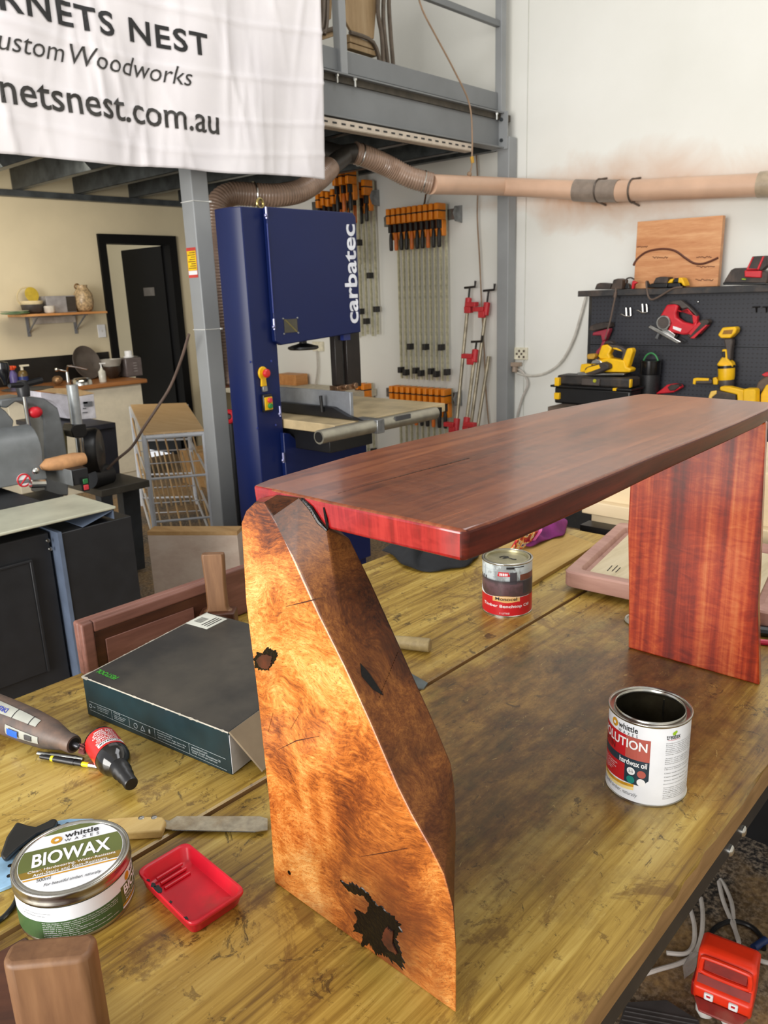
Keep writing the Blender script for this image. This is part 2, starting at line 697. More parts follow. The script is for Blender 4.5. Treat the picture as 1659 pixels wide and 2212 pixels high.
# ------------------------------------------------------------------ setting
def m_wall():
    t = NT('white_wall_with_dust')
    v = t.coords()
    base = t.ramp(t.noise(v, 0.9, 5), [(0.3, (226, 226, 219)), (0.7, (236, 236, 231))])
    tc = t.n('ShaderNodeTexCoord')
    sep = t.n('ShaderNodeSeparateXYZ')
    t.l(tc.outputs['Object'], sep.inputs[0])
    dz = t.math('ABSOLUTE', t.math('ADD', sep.outputs['Z'], -2.17))
    dy = t.math('MULTIPLY', t.math('ABSOLUTE', t.math('ADD', sep.outputs['Y'], -2.6)), 0.27)
    dd = t.math('ADD', t.math('ADD', dz, dy), t.math('MULTIPLY', t.noise(v, 2.6, 5, 0.6, 0.5), 0.45))
    k = t.ramp(dd, [(0.26, (0.95, 0.95, 0.95, 1)), (0.37, (0.5, 0.5, 0.5, 1)), (0.60, (0, 0, 0, 1))])
    t.color(t.mix(k, base, (194, 138, 88)))
    t.set(0.75)
    t.bump(t.noise(v, 90, 3), 0.05, 0.001)
    return t.m


def m_floor():
    t = NT('speckled_dusty_floor')
    v = t.coords()
    sp = t.ramp(t.noise(v, 75, 3, 0.7), [(0.40, (34, 33, 34)), (0.5, (92, 84, 76)), (0.6, (150, 136, 118))])
    k = t.mask(t.noise(v, 2.2, 6, 0.65), 0.42, 0.60)
    c = t.mix(t.math('MULTIPLY', k, 0.85), sp, t.ramp(t.noise(v, 60, 4), [(0.35, (120, 92, 58)), (0.65, (176, 142, 92))]))
    t.color(c)
    t.set(0.6)
    t.bump(t.noise(v, 120, 3), 0.15, 0.001)
    return t.m


struct(MB().span((-1.5, -3.0, -0.05), (5.4, 7.2, 0)).obj('floor', m_floor()))
w = MB()
w.span((XW, -2.6, 0), (XW + 0.15, 3.340, 5.2))
w.span((XW, 3.352, 0), (XW + 0.15, YK + 0.12, 5.2))
w.span((XW + 0.012, 3.338, 0), (XW + 0.14, 3.354, 5.2))
struct(w.obj('wall_right', m_wall()))
DX0, DX1, DZ = 3.79, 4.55, 2.125          # doorway in the kitchen wall
BEIGE = M('beige_wall_paint', (212, 201, 172), 0.7, vary=0.04, vscale=2)
w = MB()
w.span((-1.5, YK, 0), (DX0, YK + 0.12, 5.2))
w.span((DX1, YK, 0), (XW, YK + 0.12, 5.2))
w.span((DX0, YK, DZ), (DX1, YK + 0.12, 5.2))
w.span((3.2, YK + 1.2, 0), (5.25, YK + 1.3, 2.6))
struct(w.obj('wall_left', BEIGE))
w = MB()
w.span((-1.5, -2.75, 0), (5.4, -2.6, 5.2))
struct(w.obj('wall_front', M('pale_block_wall', (222, 220, 214), 0.8, vary=0.05)))
w = MB()
w.span((-1.5, -2.75, 5.2), (5.4, 7.02, 5.3))
struct(w.obj('ceiling', M('pale_roof_lining', (206, 206, 204), 0.8, vary=0.05)))
DKF = M('black_door_paint', (11, 11, 12), 0.6, vary=0.15, spec=0.2)
w = MB()
for a, b in (((DX0 - 0.02, YK - 0.03, 0), (DX0 + 0.05, YK + 0.13, DZ + 0.03)), ((DX1 - 0.05, YK - 0.03, 0), (DX1 + 0.03, YK + 0.13, DZ + 0.03)), ((DX0 + 0.05, YK - 0.03, DZ - 0.05), (DX1 - 0.05, YK + 0.13, DZ + 0.03))):
    w.span(a, b)
struct(w.obj('trim_1', DKF))
door = struct(MB().box((0.36, 0, 1.035), (0.72, 0.04, 2.07)).obj('door_1', DKF, bevel=0.003))
door.location = (DX1 - 0.05, YK + 0.10, 0)
door.rotation_euler = (0, 0, radians(91))
hd = MB()
hd.span((0.18, 0.018, 1.61), (0.37, 0.026, 1.69))
hd.obj('sign_plate', M('dull_sign', (96, 92, 88), 0.5), door)
hd = MB()
hd.cyl((0.66, -0.06, 1.0), (0.66, 0.06, 1.0), 0.012)
hd.cyl((0.66, 0.055, 1.0), (0.56, 0.055, 1.0), 0.009)
hd.obj('handle', STEEL, door)

# ------------------------------------------------------------------ workbench
def build_workbench():
    t = thing('workbench', 'large timber-topped workbench with black steel frame, stained yellow and brown', 'workbench', (0.9, 0.84, 0))
    rnd = random.Random(3)

    def board(y0, y1, x1, chip):
        m = MB()
        n = 90
        A, B_, Cc, D = [], [], [], []
        for i in range(n + 1):
            x = -0.9 + (x1 + 0.9) * i / n
            k = -0.0015 - 0.002 * rnd.random() if chip else 0
            j = 0.002 * rnd.random() ** 3 * 2 if chip else 0
            yy = y0 + (0.003 * rnd.random() ** 2 if chip else 0)
            A.append((x, yy + 0.0035, ZB))
            B_.append((x, yy + j, ZB + k - 0.002))
            Cc.append((x, y0 + 0.001, ZB - 0.036))
            D.append((x, y1, ZB))
        E_ = [(p[0], y1, ZB - 0.036) for p in A]
        rows = [E_, Cc, B_, A, D]
        m.loft([[r[i] for r in rows] for i in range(n + 1)])
        for k in range(n * 5):
            if k % 5 == 1:
                m.mi[k] = 1
        return m
    EDGE = wood('tan_board_edge', [(128, 96, 54), (158, 122, 76), (176, 142, 94)], 'x', rough=0.6)
    board(0.283, 0.838, 2.03, True).obj('board', [BENCH, EDGE], t, world=True, smooth=25)
    board(0.849, 1.405, 2.03, False).obj('board', [BENCH, EDGE], t, world=True, smooth=25)
    m = MB()
    m.span((-0.9, 0.836, ZB - 0.03), (2.0, 0.851, ZB - 0.012))
    m.obj('gap_filler_strip', wood('dark_strip', [(62, 46, 24), (96, 74, 40)], 'x'), t, world=True)
    m = MB()
    m.span((-0.9, 0.290, ZB - 0.082), (2.0, 0.334, ZB - 0.0365))
    m.span((-0.9, 1.36, ZB - 0.082), (2.0, 1.40, ZB - 0.0365))
    for x in (-0.9, 1.96):
        m.span((x, 0.336, ZB - 0.082), (x + 0.04, 1.358, ZB - 0.0365))
    m.obj('steel_rail', BLK, t, bevel=0.002, world=True)
    for x in (1.90, -0.85):
        for y in (0.292, 1.34):
            m = MB()
            m.span((x, y, 0), (x + 0.05, y + 0.05, ZB - 0.0825))
            m.obj('leg', BLK, t, bevel=0.002, world=True)
    m = MB()
    m.span((1.905, 0.343, 0.30), (1.945, 1.338, 0.35))
    m.span((-0.79, 0.80, 0.30), (1.895, 0.84, 0.35))
    m.obj('stretcher', BLK, t, bevel=0.002, world=True)
    for px, py in ((1604, 1795), (1577, 1837)):
        p = PY(px, py, 0.290)
        m = MB()
        m.lathe([(0.0085, 0), (0.0085, 0.002), (0.006, 0.0045), (0.002, 0.0055)], p, (0, -1, 0), 16)
        m.obj('bolt', CHROME, t, world=True)


build_workbench()

# ------------------------------------------------------------------ slab bench (the finished piece)
X0 = 0.494


def build_slab_bench():
    t = thing('slab_bench', 'low red-brown timber slab bench with figured legs standing on the workbench', 'bench', (0.95, 0.53, ZB))
    f = [(592, 1905), (580, 1730), (555, 1500), (530, 1300), (520, 1130), (530, 1104), (549, 1087), (570, 1085), (588, 1116), (640, 1218), (690, 1330), (745, 1440), (800, 1560), (860, 1700), (890, 1760), (930, 1830), (960, 1890), (980, 1962), (986, 2050), (986, 2188)]
    front = [PX(a, b, X0) for a, b in f]
    front[0].z = front[-1].z = ZB
    bk = {8: (712, 1146), 9: (755, 1162), 10: (800, 1252), 11: (850, 1362), 12: (900, 1474), 13: (935, 1550), 14: (958, 1605), 15: (975, 1647), 16: (982, 1695), 17: (985, 1785)}
    back = []
    for i, p in enumerate(front):
        q = Vector((X0 + 0.06, p.y, p.z))
        if i in bk:
            q = PX(bk[i][0], bk[i][1], X0 + 0.06)
        if i == 18:
            q = Vector((X0 + 0.06, 0.437, 0.94))
        if i == 19:
            q = Vector((X0 + 0.06, 0.446, ZB))
        q.z = min(q.z, 1.3185)
        back.append(q)
    ml = {6: (563, 1075), 7: (600, 1068), 8: (650, 1073), 9: (708, 1140)}
    mid = []
    for i, (a, b) in enumerate(zip(front, back)):
        q = PX(ml[i][0], ml[i][1], X0 + 0.022) if i in ml else a.lerp(b, 0.37)
        if i in (4, 5):
            q.y, q.z = a.y, a.z + 0.002
        q.x = X0 + 0.022
        mid.append(q)
    m = MB().loft([front, mid, back])
    nf = len(front)
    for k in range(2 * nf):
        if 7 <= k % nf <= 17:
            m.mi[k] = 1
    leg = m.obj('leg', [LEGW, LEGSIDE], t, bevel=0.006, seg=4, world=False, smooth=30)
    leg.data.transform(Matrix.Translation(-Vector(t.location)))
    leg['label'] = 'golden brown figured leg with a sloping live edge and black resin knots'
    # the scorch position in the timber shader is in the part's own space
    for n in list(LEGW.node_tree.nodes) + list(LEGSIDE.node_tree.nodes):
        if n.type == 'VECT_MATH' and n.operation == 'DISTANCE':
            n.inputs[1].default_value = tuple(PX(830, 1990, X0) - Vector(t.location))

    def blotch(pts, name, mat, lift, label=None, jag=0.0, seed=1, dome=0.0):
        rnd = random.Random(seed)
        P = [PX(a, b, X0) for a, b in pts]
        c = sum(P, Vector()) / len(P)
        rim, top = [], []
        for i in range(len(P)):
            a, b = P[i], P[(i + 1) % len(P)]
            for k in range(7):
                q = a.lerp(b, k / 7)
                q = c + (q - c) * (1 + (rnd.random() ** 2 * 1.6 - 0.5) * jag)
                rim.append(q + Vector((0.001, 0, 0)))
                top.append(q.lerp(c, 0.06) + Vector((-lift, 0, 0)))
        o = MB().loft([rim, top]).obj(name, mat, leg, world=True, smooth=30)
        if label:
            o['label'] = label
        return o
    blotch([(548, 1420), (556, 1408), (568, 1410), (576, 1398), (586, 1400), (600, 1408), (598, 1425), (588, 1440), (578, 1450), (560, 1448), (548, 1442)], 'knot', RESIN, 0.0006, 'black knot near the left edge', 0.12, 4)
    blotch([(554, 1426), (566, 1414), (578, 1412), (590, 1418), (588, 1432), (580, 1446), (560, 1440)], 'knot_heart', KNOT, 0.0014, None, 0.1, 5, 0.001)
    blotch([(735, 1902), (760, 1904), (795, 1925), (806, 1945), (836, 1965), (862, 1990), (868, 2010), (858, 2030), (872, 2062), (876, 2098), (850, 2080), (826, 2060), (812, 2062), (798, 2040), (778, 2052), (784, 2020), (762, 2012), (770, 1985), (764, 1960), (790, 1975), (798, 1950), (786, 1932), (750, 1920)], 'resin_fill', RESIN, 0.0007, 'glossy black resin filling the large low knot', 0.10, 6, 0.0025)
    blotch([(836, 2000), (852, 2012), (850, 2036), (862, 2062), (842, 2052), (826, 2030), (830, 2012)], 'knot_heart', KNOT, 0.0020, None, 0.1, 8, 0.001)
    m = MB()
    p = PX(625, 1885, X0)
    m.lathe([(0.0028, -0.001), (0.0028, 0.0004)], p, (-1, 0, 0), 14)
    m.obj('drill_hole', RESIN, leg, world=True)
    for k, pts in enumerate(([(618, 1310), (660, 1300), (700, 1290)], [(628, 1575), (645, 1545)], [(600, 1620), (640, 1600), (690, 1590)], [(580, 1580), (590, 1540)], [(780, 1850), (830, 1842), (880, 1832)], [(636, 1690), (622, 1660)])):
        m = MB()
        q = [PX(a, b, X0) for a, b in pts]
        r = []
        for i, a in enumerate(q):
            wd = 0.0007 if 0 < i < len(q) - 1 else 0.0002
            r.append([a + Vector((-0.0004, 0, wd)), a + Vector((-0.0004, 0, -wd)), a + Vector((0.001, 0, -wd)), a + Vector((0.001, 0, wd))])
        m.loft(r)
        m.obj('crack', KNOT, leg, world=True)
    # check and crack line on the sloping side, built along the side surface
    def side(i, u, s):
        a = front[i].lerp(front[i + 1], u)
        b = back[i].lerp(back[i + 1], u)
        q = a.lerp(b, s)
        tt = (front[i + 1] - front[i]).normalized()
        nn = tt.cross((b - a).normalized())
        return q + (nn if nn.y < 0 else -nn) * 0.0006
    m = MB()
    for i0, u0, i1, u1, wv in ((11, 0.2, 11, 0.75, 0.12),):
        r = [side(11, 0.1, 0.25), side(11, 0.3, 0.18), side(11, 0.6, 0.26), side(11, 0.8, 0.38), side(11, 0.62, 0.36), side(11, 0.35, 0.32)]
        m.add(r, [tuple(range(6))])
    m.obj('check', RESIN, leg, world=True)
    m = MB()
    for k in range(18):
        s0, s1 = 0.3 + k * 0.035, 0.3 + k * 0.035 + 0.022
        uu = 0.78 - k * 0.024
        a, b = side(11, uu, s0), side(11, uu - 0.01, s1)
        m.add([a + Vector((0, 0, 0.0005)), a - Vector((0, 0, 0.0005)), b - Vector((0, 0, 0.0005)), b + Vector((0, 0, 0.0005))], [(0, 1, 2, 3)])
    m.obj('crack', RESIN, leg, world=True)

    # the long top
    zt, zl = 1.352, 1.322
    up = [(0.518, 0.677), (0.545, 0.686), (0.600, 0.692), (0.700, 0.704), (0.80, 0.705), (0.905, 0.701), (1.03, 0.693), (1.17, 0.685), (1.30, 0.668), (1.412, 0.646), (1.424, 0.638), (1.418, 0.52), (1.408, 0.412), (1.398, 0.402), (1.33, 0.394), (1.18, 0.388), (1.05, 0.387), (0.9, 0.388), (0.76, 0.386), (0.64, 0.384), (0.56, 0.384), (0.520, 0.387), (0.517, 0.392), (0.516, 0.55)]
    lo = [(0.519, 0.675), (0.545, 0.682), (0.600, 0.688), (0.700, 0.698), (0.80, 0.699), (0.905, 0.696), (1.03, 0.688), (1.17, 0.68), (1.30, 0.664), (1.410, 0.642), (1.420, 0.634), (1.414, 0.52), (1.404, 0.418), (1.395, 0.410), (1.33, 0.404), (1.18, 0.400), (1.05, 0.398), (0.9, 0.394), (0.76, 0.388), (0.64, 0.386), (0.56, 0.386), (0.522, 0.389), (0.519, 0.394), (0.518, 0.55)]

    def dense(pl, z):
        pts = [Vector((a, b, 0)) for a, b in pl]
        out = []
        rnd = random.Random(11)
        for i in range(len(pts)):
            a, b = pts[i], pts[(i + 1) % len(pts)]
            n = max(1, int((b - a).length / 0.03))
            for k in range(n):
                q = a.lerp(b, k / n)
                out.append(Vector((q.x, q.y, z)))
        return out
    U, Lw = dense(up, zt), dense(up, zl)
    # keep matching counts: move the lower ring to its own outline
    Ld = []
    for i in range(len(up)):
        a, b = Vector((*up[i], 0)), Vector((*up[(i + 1) % len(up)], 0))
        n = max(1, int((b - a).length / 0.03))
        for k in range(n):
            q = Vector((*lo[i], 0)).lerp(Vector((*lo[(i + 1) % len(lo)], 0)), k / n)
            Ld.append(Vector((q.x, q.y, zl)))
    m = MB()
    m.loft([U, Ld], cap=False)
    n = len(U)
    m.f.append(tuple(range(n)))
    m.f.append(tuple(range(n, 2 * n)))
    m.mi += [0, 0]
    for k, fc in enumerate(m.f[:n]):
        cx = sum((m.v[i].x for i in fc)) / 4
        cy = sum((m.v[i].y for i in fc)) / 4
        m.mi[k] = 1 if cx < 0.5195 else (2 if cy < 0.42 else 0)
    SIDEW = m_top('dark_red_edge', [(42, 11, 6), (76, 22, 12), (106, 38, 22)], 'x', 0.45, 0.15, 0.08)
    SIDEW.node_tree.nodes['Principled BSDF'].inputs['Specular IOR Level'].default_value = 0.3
    tp = m.obj('top', [TOPW, ENDW, SIDEW], t, bevel=0.004, seg=3, smooth=40, world=True)
    tp['label'] = 'glossy red-brown slab top with a crimson sawn end'
    m = MB()
    pts = [(730, 1066), (790, 1048), (850, 1033), (905, 1018), (960, 1004), (1016, 989)]
    q = [PZ(a, b, zt) for a, b in pts]
    for i in range(5):
        for k in range(6):
            a, b = q[i].lerp(q[i + 1], k / 6), q[i].lerp(q[i + 1], (k + 0.78) / 6)
            wd = 0.0004 + 0.0008 * (i / 5)
            m.add([a + Vector((0, wd, 0.0004)), a + Vector((0, -wd, 0.0004)), b + Vector((0, -wd, 0.0004)), b + Vector((0, wd, 0.0004))], [(0, 1, 2, 3)])
    m.obj('crack', RESIN, tp, world=True)
    m = MB()
    qa = [PX(652, 1078, 0.5155), PX(672, 1098, 0.5155), PX(690, 1128, 0.5155), PX(707, 1146, 0.5155)]
    m.tube(qa, [0.0018, 0.0028, 0.0028, 0.0015], 8)
    m.tube([PX(699, 1096, 0.5160), PX(704, 1120, 0.5158), PX(708, 1142, 0.5158)], [0.0008, 0.0016, 0.001], 6)
    m.obj('resin_fill', RESIN, tp, world=True)
    # far leg
    z = 1.3215
    m = MB()
    pf = [(0.626, ZB), (0.632, 0.98), (0.640, 1.10), (0.640, 1.18), (0.648, z), (0.408, z), (0.402, 1.2), (0.392, 1.0), (0.376, ZB)]
    m.loft([[Vector((1.377, a, b)) for a, b in pf], [Vector((1.4, a - (0.004 if a > 0.5 else -0.004), b)) for a, b in pf], [Vector((1.418, a - (0.012 if a > 0.5 else -0.012), b)) for a, b in pf]])
    lg = m.obj('leg', FARW, t, bevel=0.003, seg=2, world=True)
    lg['label'] = 'orange-red leg with vertical rippled grain'


build_slab_bench()
# ------------------------------------------------------------------ cans and tins on the bench
RED_L = M('red_label', (190, 26, 36), 0.35, vary=0.04)
RUST_L = M('rust_label', (176, 88, 78), 0.35, vary=0.04)
NAVY_L = M('dark_teal_label', (34, 52, 66), 0.35, vary=0.05)
TEAL_L = M('teal_label', (22, 128, 118), 0.35, vary=0.04)
GOLD_L = M('gold_label', (206, 150, 34), 0.35, vary=0.15, vscale=120)
CREAM_L = M('cream_label', (244, 222, 150), 0.4, vary=0.05)
OLIVE_L = M('olive_label', (96, 106, 52), 0.4, vary=0.06)
GREEN_L = M('green_label', (62, 92, 52), 0.4, vary=0.06)
LEAF_L = M('leaf_green_print', (150, 190, 40), 0.4, vary=0.05)
WHITE_L = M('white_label_paper', (232, 236, 242), 0.32, vary=0.03)


def facing(p, turn=0.0):
    return atan2(EYE.y - p.y, EYE.x - p.x) + radians(turn)


def can_body(t, c, r, h, mat, rim_mat=None):
    m = MB()
    m.lathe([(r - 0.004, 0), (r, 0.0015), (r, h - 0.004), (r - 0.001, h - 0.003), (r - 0.001, 0.002)], c, n=72, cap=False)
    return m.obj('body', mat, t, world=True, smooth=50)


def build_open_can():
    c = PZ(1394, 1692, ZB)
    r, h = 0.0555, 0.127
    t = thing('paint_can', 'open white one-litre can with red hardwax oil label standing by the red leg', 'paint can', c)
    m = MB()
    m.lathe([(r - 0.003, 0.002), (r, 0.002), (r, h - 0.004)], c, n=80, cap=False)
    body = m.obj('body', WHITE_L, t, world=True, smooth=50)
    m = MB()
    m.lathe([(r, 0.0035), (r + 0.0012, 0.0025), (r + 0.0012, 0.0), (r - 0.002, 0.0), (r - 0.003, 0.0018), (0.001, 0.0018)], c, n=80)
    m.obj('bottom_rim', TIN, t, world=True, smooth=50)
    m = MB()
    pr = [(r, h - 0.005), (r + 0.0016, h - 0.0035), (r + 0.0018, h - 0.001), (r + 0.0006, h), (r - 0.001, h - 0.0005), (r - 0.002, h - 0.004), (r - 0.0065, h - 0.0045), (r - 0.0072, h - 0.0005), (r - 0.0082, h + 0.0004), (r - 0.0094, h - 0.0006), (r - 0.0096, h - 0.005), (r - 0.0075, h - 0.0056)]
    m.lathe(pr, c, n=96, cap=False)
    m.obj('rim', TIN, t, world=True, smooth=60)
    m = MB()
    m.lathe([(r - 0.0094, h - 0.004), (r - 0.004, h - 0.009), (r - 0.0015, h - 0.014), (r - 0.0012, 0.006), (r - 0.003, 0.004), (0.001, 0.004)], c, n=80, cap=False)
    m.obj('inside', TIN_IN, t, world=True, smooth=60)
    L = Curl(c, r, facing(c))
    H = h
    art = MB()
    mats = [RED_L, RUST_L, NAVY_L, TEAL_L, GOLD_L, CREAM_L, WHITE_P, LEAF_L]
    zt = lambda f: H * (1 - f)
    s_r = 4.0
    art.cur = 0
    L.patch(art, -104, -31, lambda s: zt(0.775) + 0.0015 * sin(radians((s + 60) * 3)), zt(0.19))
    L.patch(art, -31, -30.8, zt(0.74), zt(0.19))
    art.cur = 1
    L.patch(art, -31, s_r, zt(0.46), zt(0.19), 0.00032)
    art.cur = 2
    L.patch(art, -104, s_r, zt(0.545), zt(0.455), 0.00045)
    L.patch(art, -31, s_r, lambda s: zt(0.68 + 0.08 * min(1, (s_r - s) / 10)), zt(0.54), 0.0004)
    art.cur = 4
    L.patch(art, -104, -16, lambda s: zt(0.83 - 0.07 * ((s + 104) / 88) ** 2 * 0.0 - 0.02) + 0.004 * ((s + 60) / 44) ** 2 - 0.002, lambda s: zt(0.775) + 0.004 * ((s + 60) / 44) ** 2 - 0.002, 0.00028)
    art.cur = 5
    L.patch(art, -104, -16, lambda s: zt(0.85) + 0.004 * ((s + 60) / 44) ** 2 - 0.002, lambda s: zt(0.812) + 0.004 * ((s + 60) / 44) ** 2 - 0.002, 0.0003)
    for (s, f, mi) in ((-21, 0.605, 6), (-6, 0.615, 1), (-21, 0.71, 3), (-6, 0.715, 6)):
        art.cur = mi
        L.disc(art, s, zt(f), 0.0058, 0.0006)
    art.cur = 4
    L.disc(art, -53, zt(0.11), 0.0062, 0.0006, 24)
    art.cur = 7
    L.disc(art, 36.5, zt(0.105), 0.0028, 0.0006, 10)
    L.disc(art, 39, zt(0.09), 0.0022, 0.0006, 10)
    art.cur = 0
    L.patch(art, 27, 47, zt(0.183), zt(0.179), 0.0004)
    a = art.obj('label_art', mats, body, world=True, smooth=0)
    tx = MB()
    L.disc(tx, -53, zt(0.11), 0.0024, 0.0009, 14)
    L.text(tx, 'EVOLUTION', -93, 0, zt(0.335), zt(0.225), 0.02, lift=0.0008)
    L.text(tx, 'hardwax oil', -40, 1, zt(0.535), zt(0.468), 0.02, lift=0.0008)
    for k in range(6):
        L.text(tx, ('Satin hard oil finish', 'for interior timber', 'Durable and strong', 'floors and furniture', 'Low odour finish', 'Repairable')[k], -96, -96 + (52, 48, 50, 44, 40, 30)[k], zt(0.60 + k * 0.026), zt(0.585 + k * 0.026), lift=0.0007)
    tx.obj('white_lettering', WHITE_P, body, world=True, smooth=0)
    tb = MB()
    L.text(tb, 'whittle', -45, -14, zt(0.135), zt(0.065), 0.015)
    L.text(tb, 'W  A  X  E  S', -45, -14, zt(0.185), zt(0.15))
    tb.obj('lettering', BLACK_P, body, world=True, smooth=0)
    tb = MB()
    L.text(tb, 'treatex', 25, 47, zt(0.17), zt(0.12), 0.008)
    tb.obj('lettering', BLACK_P, body, world=True, smooth=0)
    ts = MB()
    L.text(ts, 'SATIN', -84, -50, zt(0.425), zt(0.345), lift=0.0008)
    ts.obj('dark_lettering', M('dark_red_print', (92, 20, 26), 0.4), body, world=True, smooth=0)
    tg = MB()
    lines = ['Manufactured in Germany for Whittle Waxes', 'Based on natural raw materials, this', 'moisture-regulating surface finish', 'durable, as well as water resistant', 'Evolution, the timber hardwax oil', 'nonirritating, foods and furniture', 'drying, robust, free of driers', None, 'Areas of use: All high traffic areas', 'floors, cork, OSB boards, glued', 'Even in damp areas such as bathrooms', 'kindergartens, schools, trade', None, 'Recommended tools: Sponge roller', '120 and 220 grit sandpaper', None, 'Clean tools and brushes with', None, 'Coats needed: 2 coats', None, 'Sheen levels: Matte, Classic, Satin', None, 'Evolution can be touched up', None, 'Complete curing time: 7 days', 'add oil to your waxing cloth', 'Ingredients: Natural oils', 'NOTE: Soaked rags may self ignite', 'Keep container tightly closed', 'Storage: Cool and frost free', 'Recommended storage temperature']
    for k, s in enumerate(lines):
        if s:
            f = 0.215 + k * 0.0226
            L.text(tg, s, 25, 25 + min(66, len(s) * 1.85), zt(f + 0.011), zt(f - 0.004), 0.004 if ':' in s else 0, lift=0.0005)
    L.text(tg, 'For beautiful timber, naturally', -88, -10, zt(0.925), zt(0.865), 0, 0.3)
    L.text(tg, 'UP TO', -24, -18, zt(0.592), zt(0.58), lift=0.0008)
    L.text(tg, '30', -24.5, -17.5, zt(0.625), zt(0.597), 0.01, lift=0.0008)
    tg.obj('grey_lettering', GREY_P, body, world=True, smooth=0)
    # the seam inside
    a0 = facing(c) + pi - 0.35
    q = c + Vector((cos(a0), sin(a0), 0)) * (r - 0.0018)
    MB().box(q + Vector((0, 0, h * 0.5)), (0.0015, 0.0025, h - 0.03), a0).obj('seam', TIN, t, world=True)
    return t


build_open_can()


def build_lidded_can():
    c = PZ(1095, 1313, ZB)
    r, h = 0.0555, 0.125
    t = thing('paint_can', 'closed benchtop oil can with red base and faded kitchen picture, lid marked in pen', 'paint can', c)
    m = MB()
    m.lathe([(r - 0.003, 0.002), (r, 0.002), (r, h - 0.004)], c, n=64, cap=False)
    tt = NT('kitchen_picture_print')
    v = tt.coords()
    tc = tt.n('ShaderNodeTexCoord')
    sp = tt.n('ShaderNodeSeparateXYZ')
    tt.l(tc.outputs['Object'], sp.inputs[0])
    zz = tt.math('MULTIPLY', sp.outputs['Z'], 1 / h)
    cc = tt.ramp(zz, [(0.42, (84, 58, 62)), (0.60, (96, 74, 80)), (0.66, (60, 56, 60)), (0.70, (176, 186, 190)), (0.95, (196, 206, 208))])
    cc = tt.mix(tt.math('MULTIPLY', tt.mask(tt.noise(tt.coords((1, 1, 0.7)), 34, 4, 0.6), 0.5, 0.58), 0.55), cc, (58, 48, 48))
    tt.color(cc)
    tt.set(0.3)
    body = m.obj('body', tt.m, t, world=True, smooth=50)
    m = MB()
    m.lathe([(r, 0.004), (r + 0.0012, 0.003), (r + 0.0012, 0.0), (r - 0.002, 0.0), (r - 0.003, 0.0018), (0.001, 0.0018)], c, n=64)
    m.obj('bottom_rim', TIN, t, world=True, smooth=50)
    m = MB()
    m.lathe([(r, h - 0.005), (r + 0.0016, h - 0.0035), (r + 0.0016, h - 0.001), (r, h), (r - 0.003, h - 0.0005), (r - 0.004, h - 0.004)], c, n=64, cap=False)
    m.obj('rim', TIN, t, world=True, smooth=60)
    m = MB()
    m.lathe([(r - 0.0045, h - 0.006), (r - 0.0047, h - 0.001), (r - 0.007, h), (r - 0.010, h - 0.001), (r - 0.0105, h - 0.0055), (0.001, h - 0.005)], c, n=64)
    ld = m.obj('lid', M('dull_lid', (176, 170, 140), 0.35, 0.8, vary=0.2), t, world=True, smooth=60)
    m = MB()
    a = facing(c)
    u = Vector((-sin(a), cos(a), 0))
    w_ = Vector((cos(a), sin(a), 0))
    cp = c + Vector((0, 0, h - 0.0046))
    sc = [(-0.017, 0.004), (-0.008, 0.011), (0.002, 0.008), (-0.002, -0.001), (-0.010, -0.002), (-0.004, 0.003), (0.006, -0.002), (0.012, -0.008), (0.02, -0.009)]
    m.tube(smooth_path([cp + u * x - w_ * y for x, y in sc], 5), 0.0011, 6)
    m.obj('pen_mark', BLACK_P, ld, world=True)
    L = Curl(c, r, a)
    z = lambda f: h * f
    art = MB()
    mats = [RED_L, M('badge_tan', (222, 176, 112), 0.35), WHITE_P, BLACK_P, M('picture_dark', (64, 60, 66), 0.35), M('picture_brown', (112, 66, 52), 0.35), M('picture_grey', (170, 182, 190), 0.35)]
    art.cur = 0
    L.patch(art, -180, 180, z(0.03), z(0.37), 0.0004, 90)
    art.cur = 1
    L.patch(art, -34, 30, lambda s: z(0.31 - 0.02 * abs(s) / 34), lambda s: z(0.40 - 0.0006 * abs(s)), 0.0007)
    L.patch(art, -24, 24, lambda s: z(0.275 + 0.0008 * abs(s)), lambda s: z(0.32), 0.0007)
    art.cur = 0
    L.patch(art, -22, 6, z(0.765), z(0.80), 0.0006)
    L.patch(art, -20, 3, z(0.77), z(0.845), 0.0006)
    art.cur = 2
    for k in range(5):
        L.patch(art, -17 + k * 3.8, -14.5 + k * 3.8, z(0.78), z(0.825), 0.0009, 2)
    L.patch(art, -60, 60, lambda s: z(0.372), lambda s: z(0.377), 0.0008)
    L.patch(art, -88, -52, lambda s: z(0.375), lambda s: z(0.375 + 0.2 * ((s + 52) / 36) ** 2), 0.0006)
    art.cur = 4
    L.patch(art, 6, 22, z(0.62), z(0.84), 0.0005)
    L.patch(art, 38, 90, z(0.42), z(0.66), 0.0005)
    L.patch(art, -86, 38, z(0.665), z(0.675), 0.0005)
    for s in (-80, -68, -58):
        L.patch(art, s, s + 5, z(0.66), z(0.73), 0.0006, 2)
    art.cur = 5
    L.patch(art, 30, 80, z(0.68), z(0.79), 0.0006)
    art.cur = 6
    L.patch(art, -60, -58, z(0.68), z(0.92), 0.0005, 2)
    L.patch(art, -30, -29, z(0.68), z(0.92), 0.0005, 2)
    L.patch(art, -88, 60, z(0.86), z(0.864), 0.0005)
    art.cur = 3
    L.patch(art, -2, 16, z(0.9), z(0.94), 0.0006)
    L.patch(art, 12, 40, z(0.925), z(0.94), 0.0006)
    art.obj('label_art', mats, body, world=True, smooth=0)
    tx = MB()
    L.text(tx, 'Timber Benchtop Oil', -62, 56, z(0.165), z(0.235), 0.012, lift=0.0009)
    L.text(tx, '1 LITRE', -16, 6, z(0.06), z(0.09), lift=0.0009)
    tx.obj('white_lettering', WHITE_P, body, world=True, smooth=0)
    tx = MB()
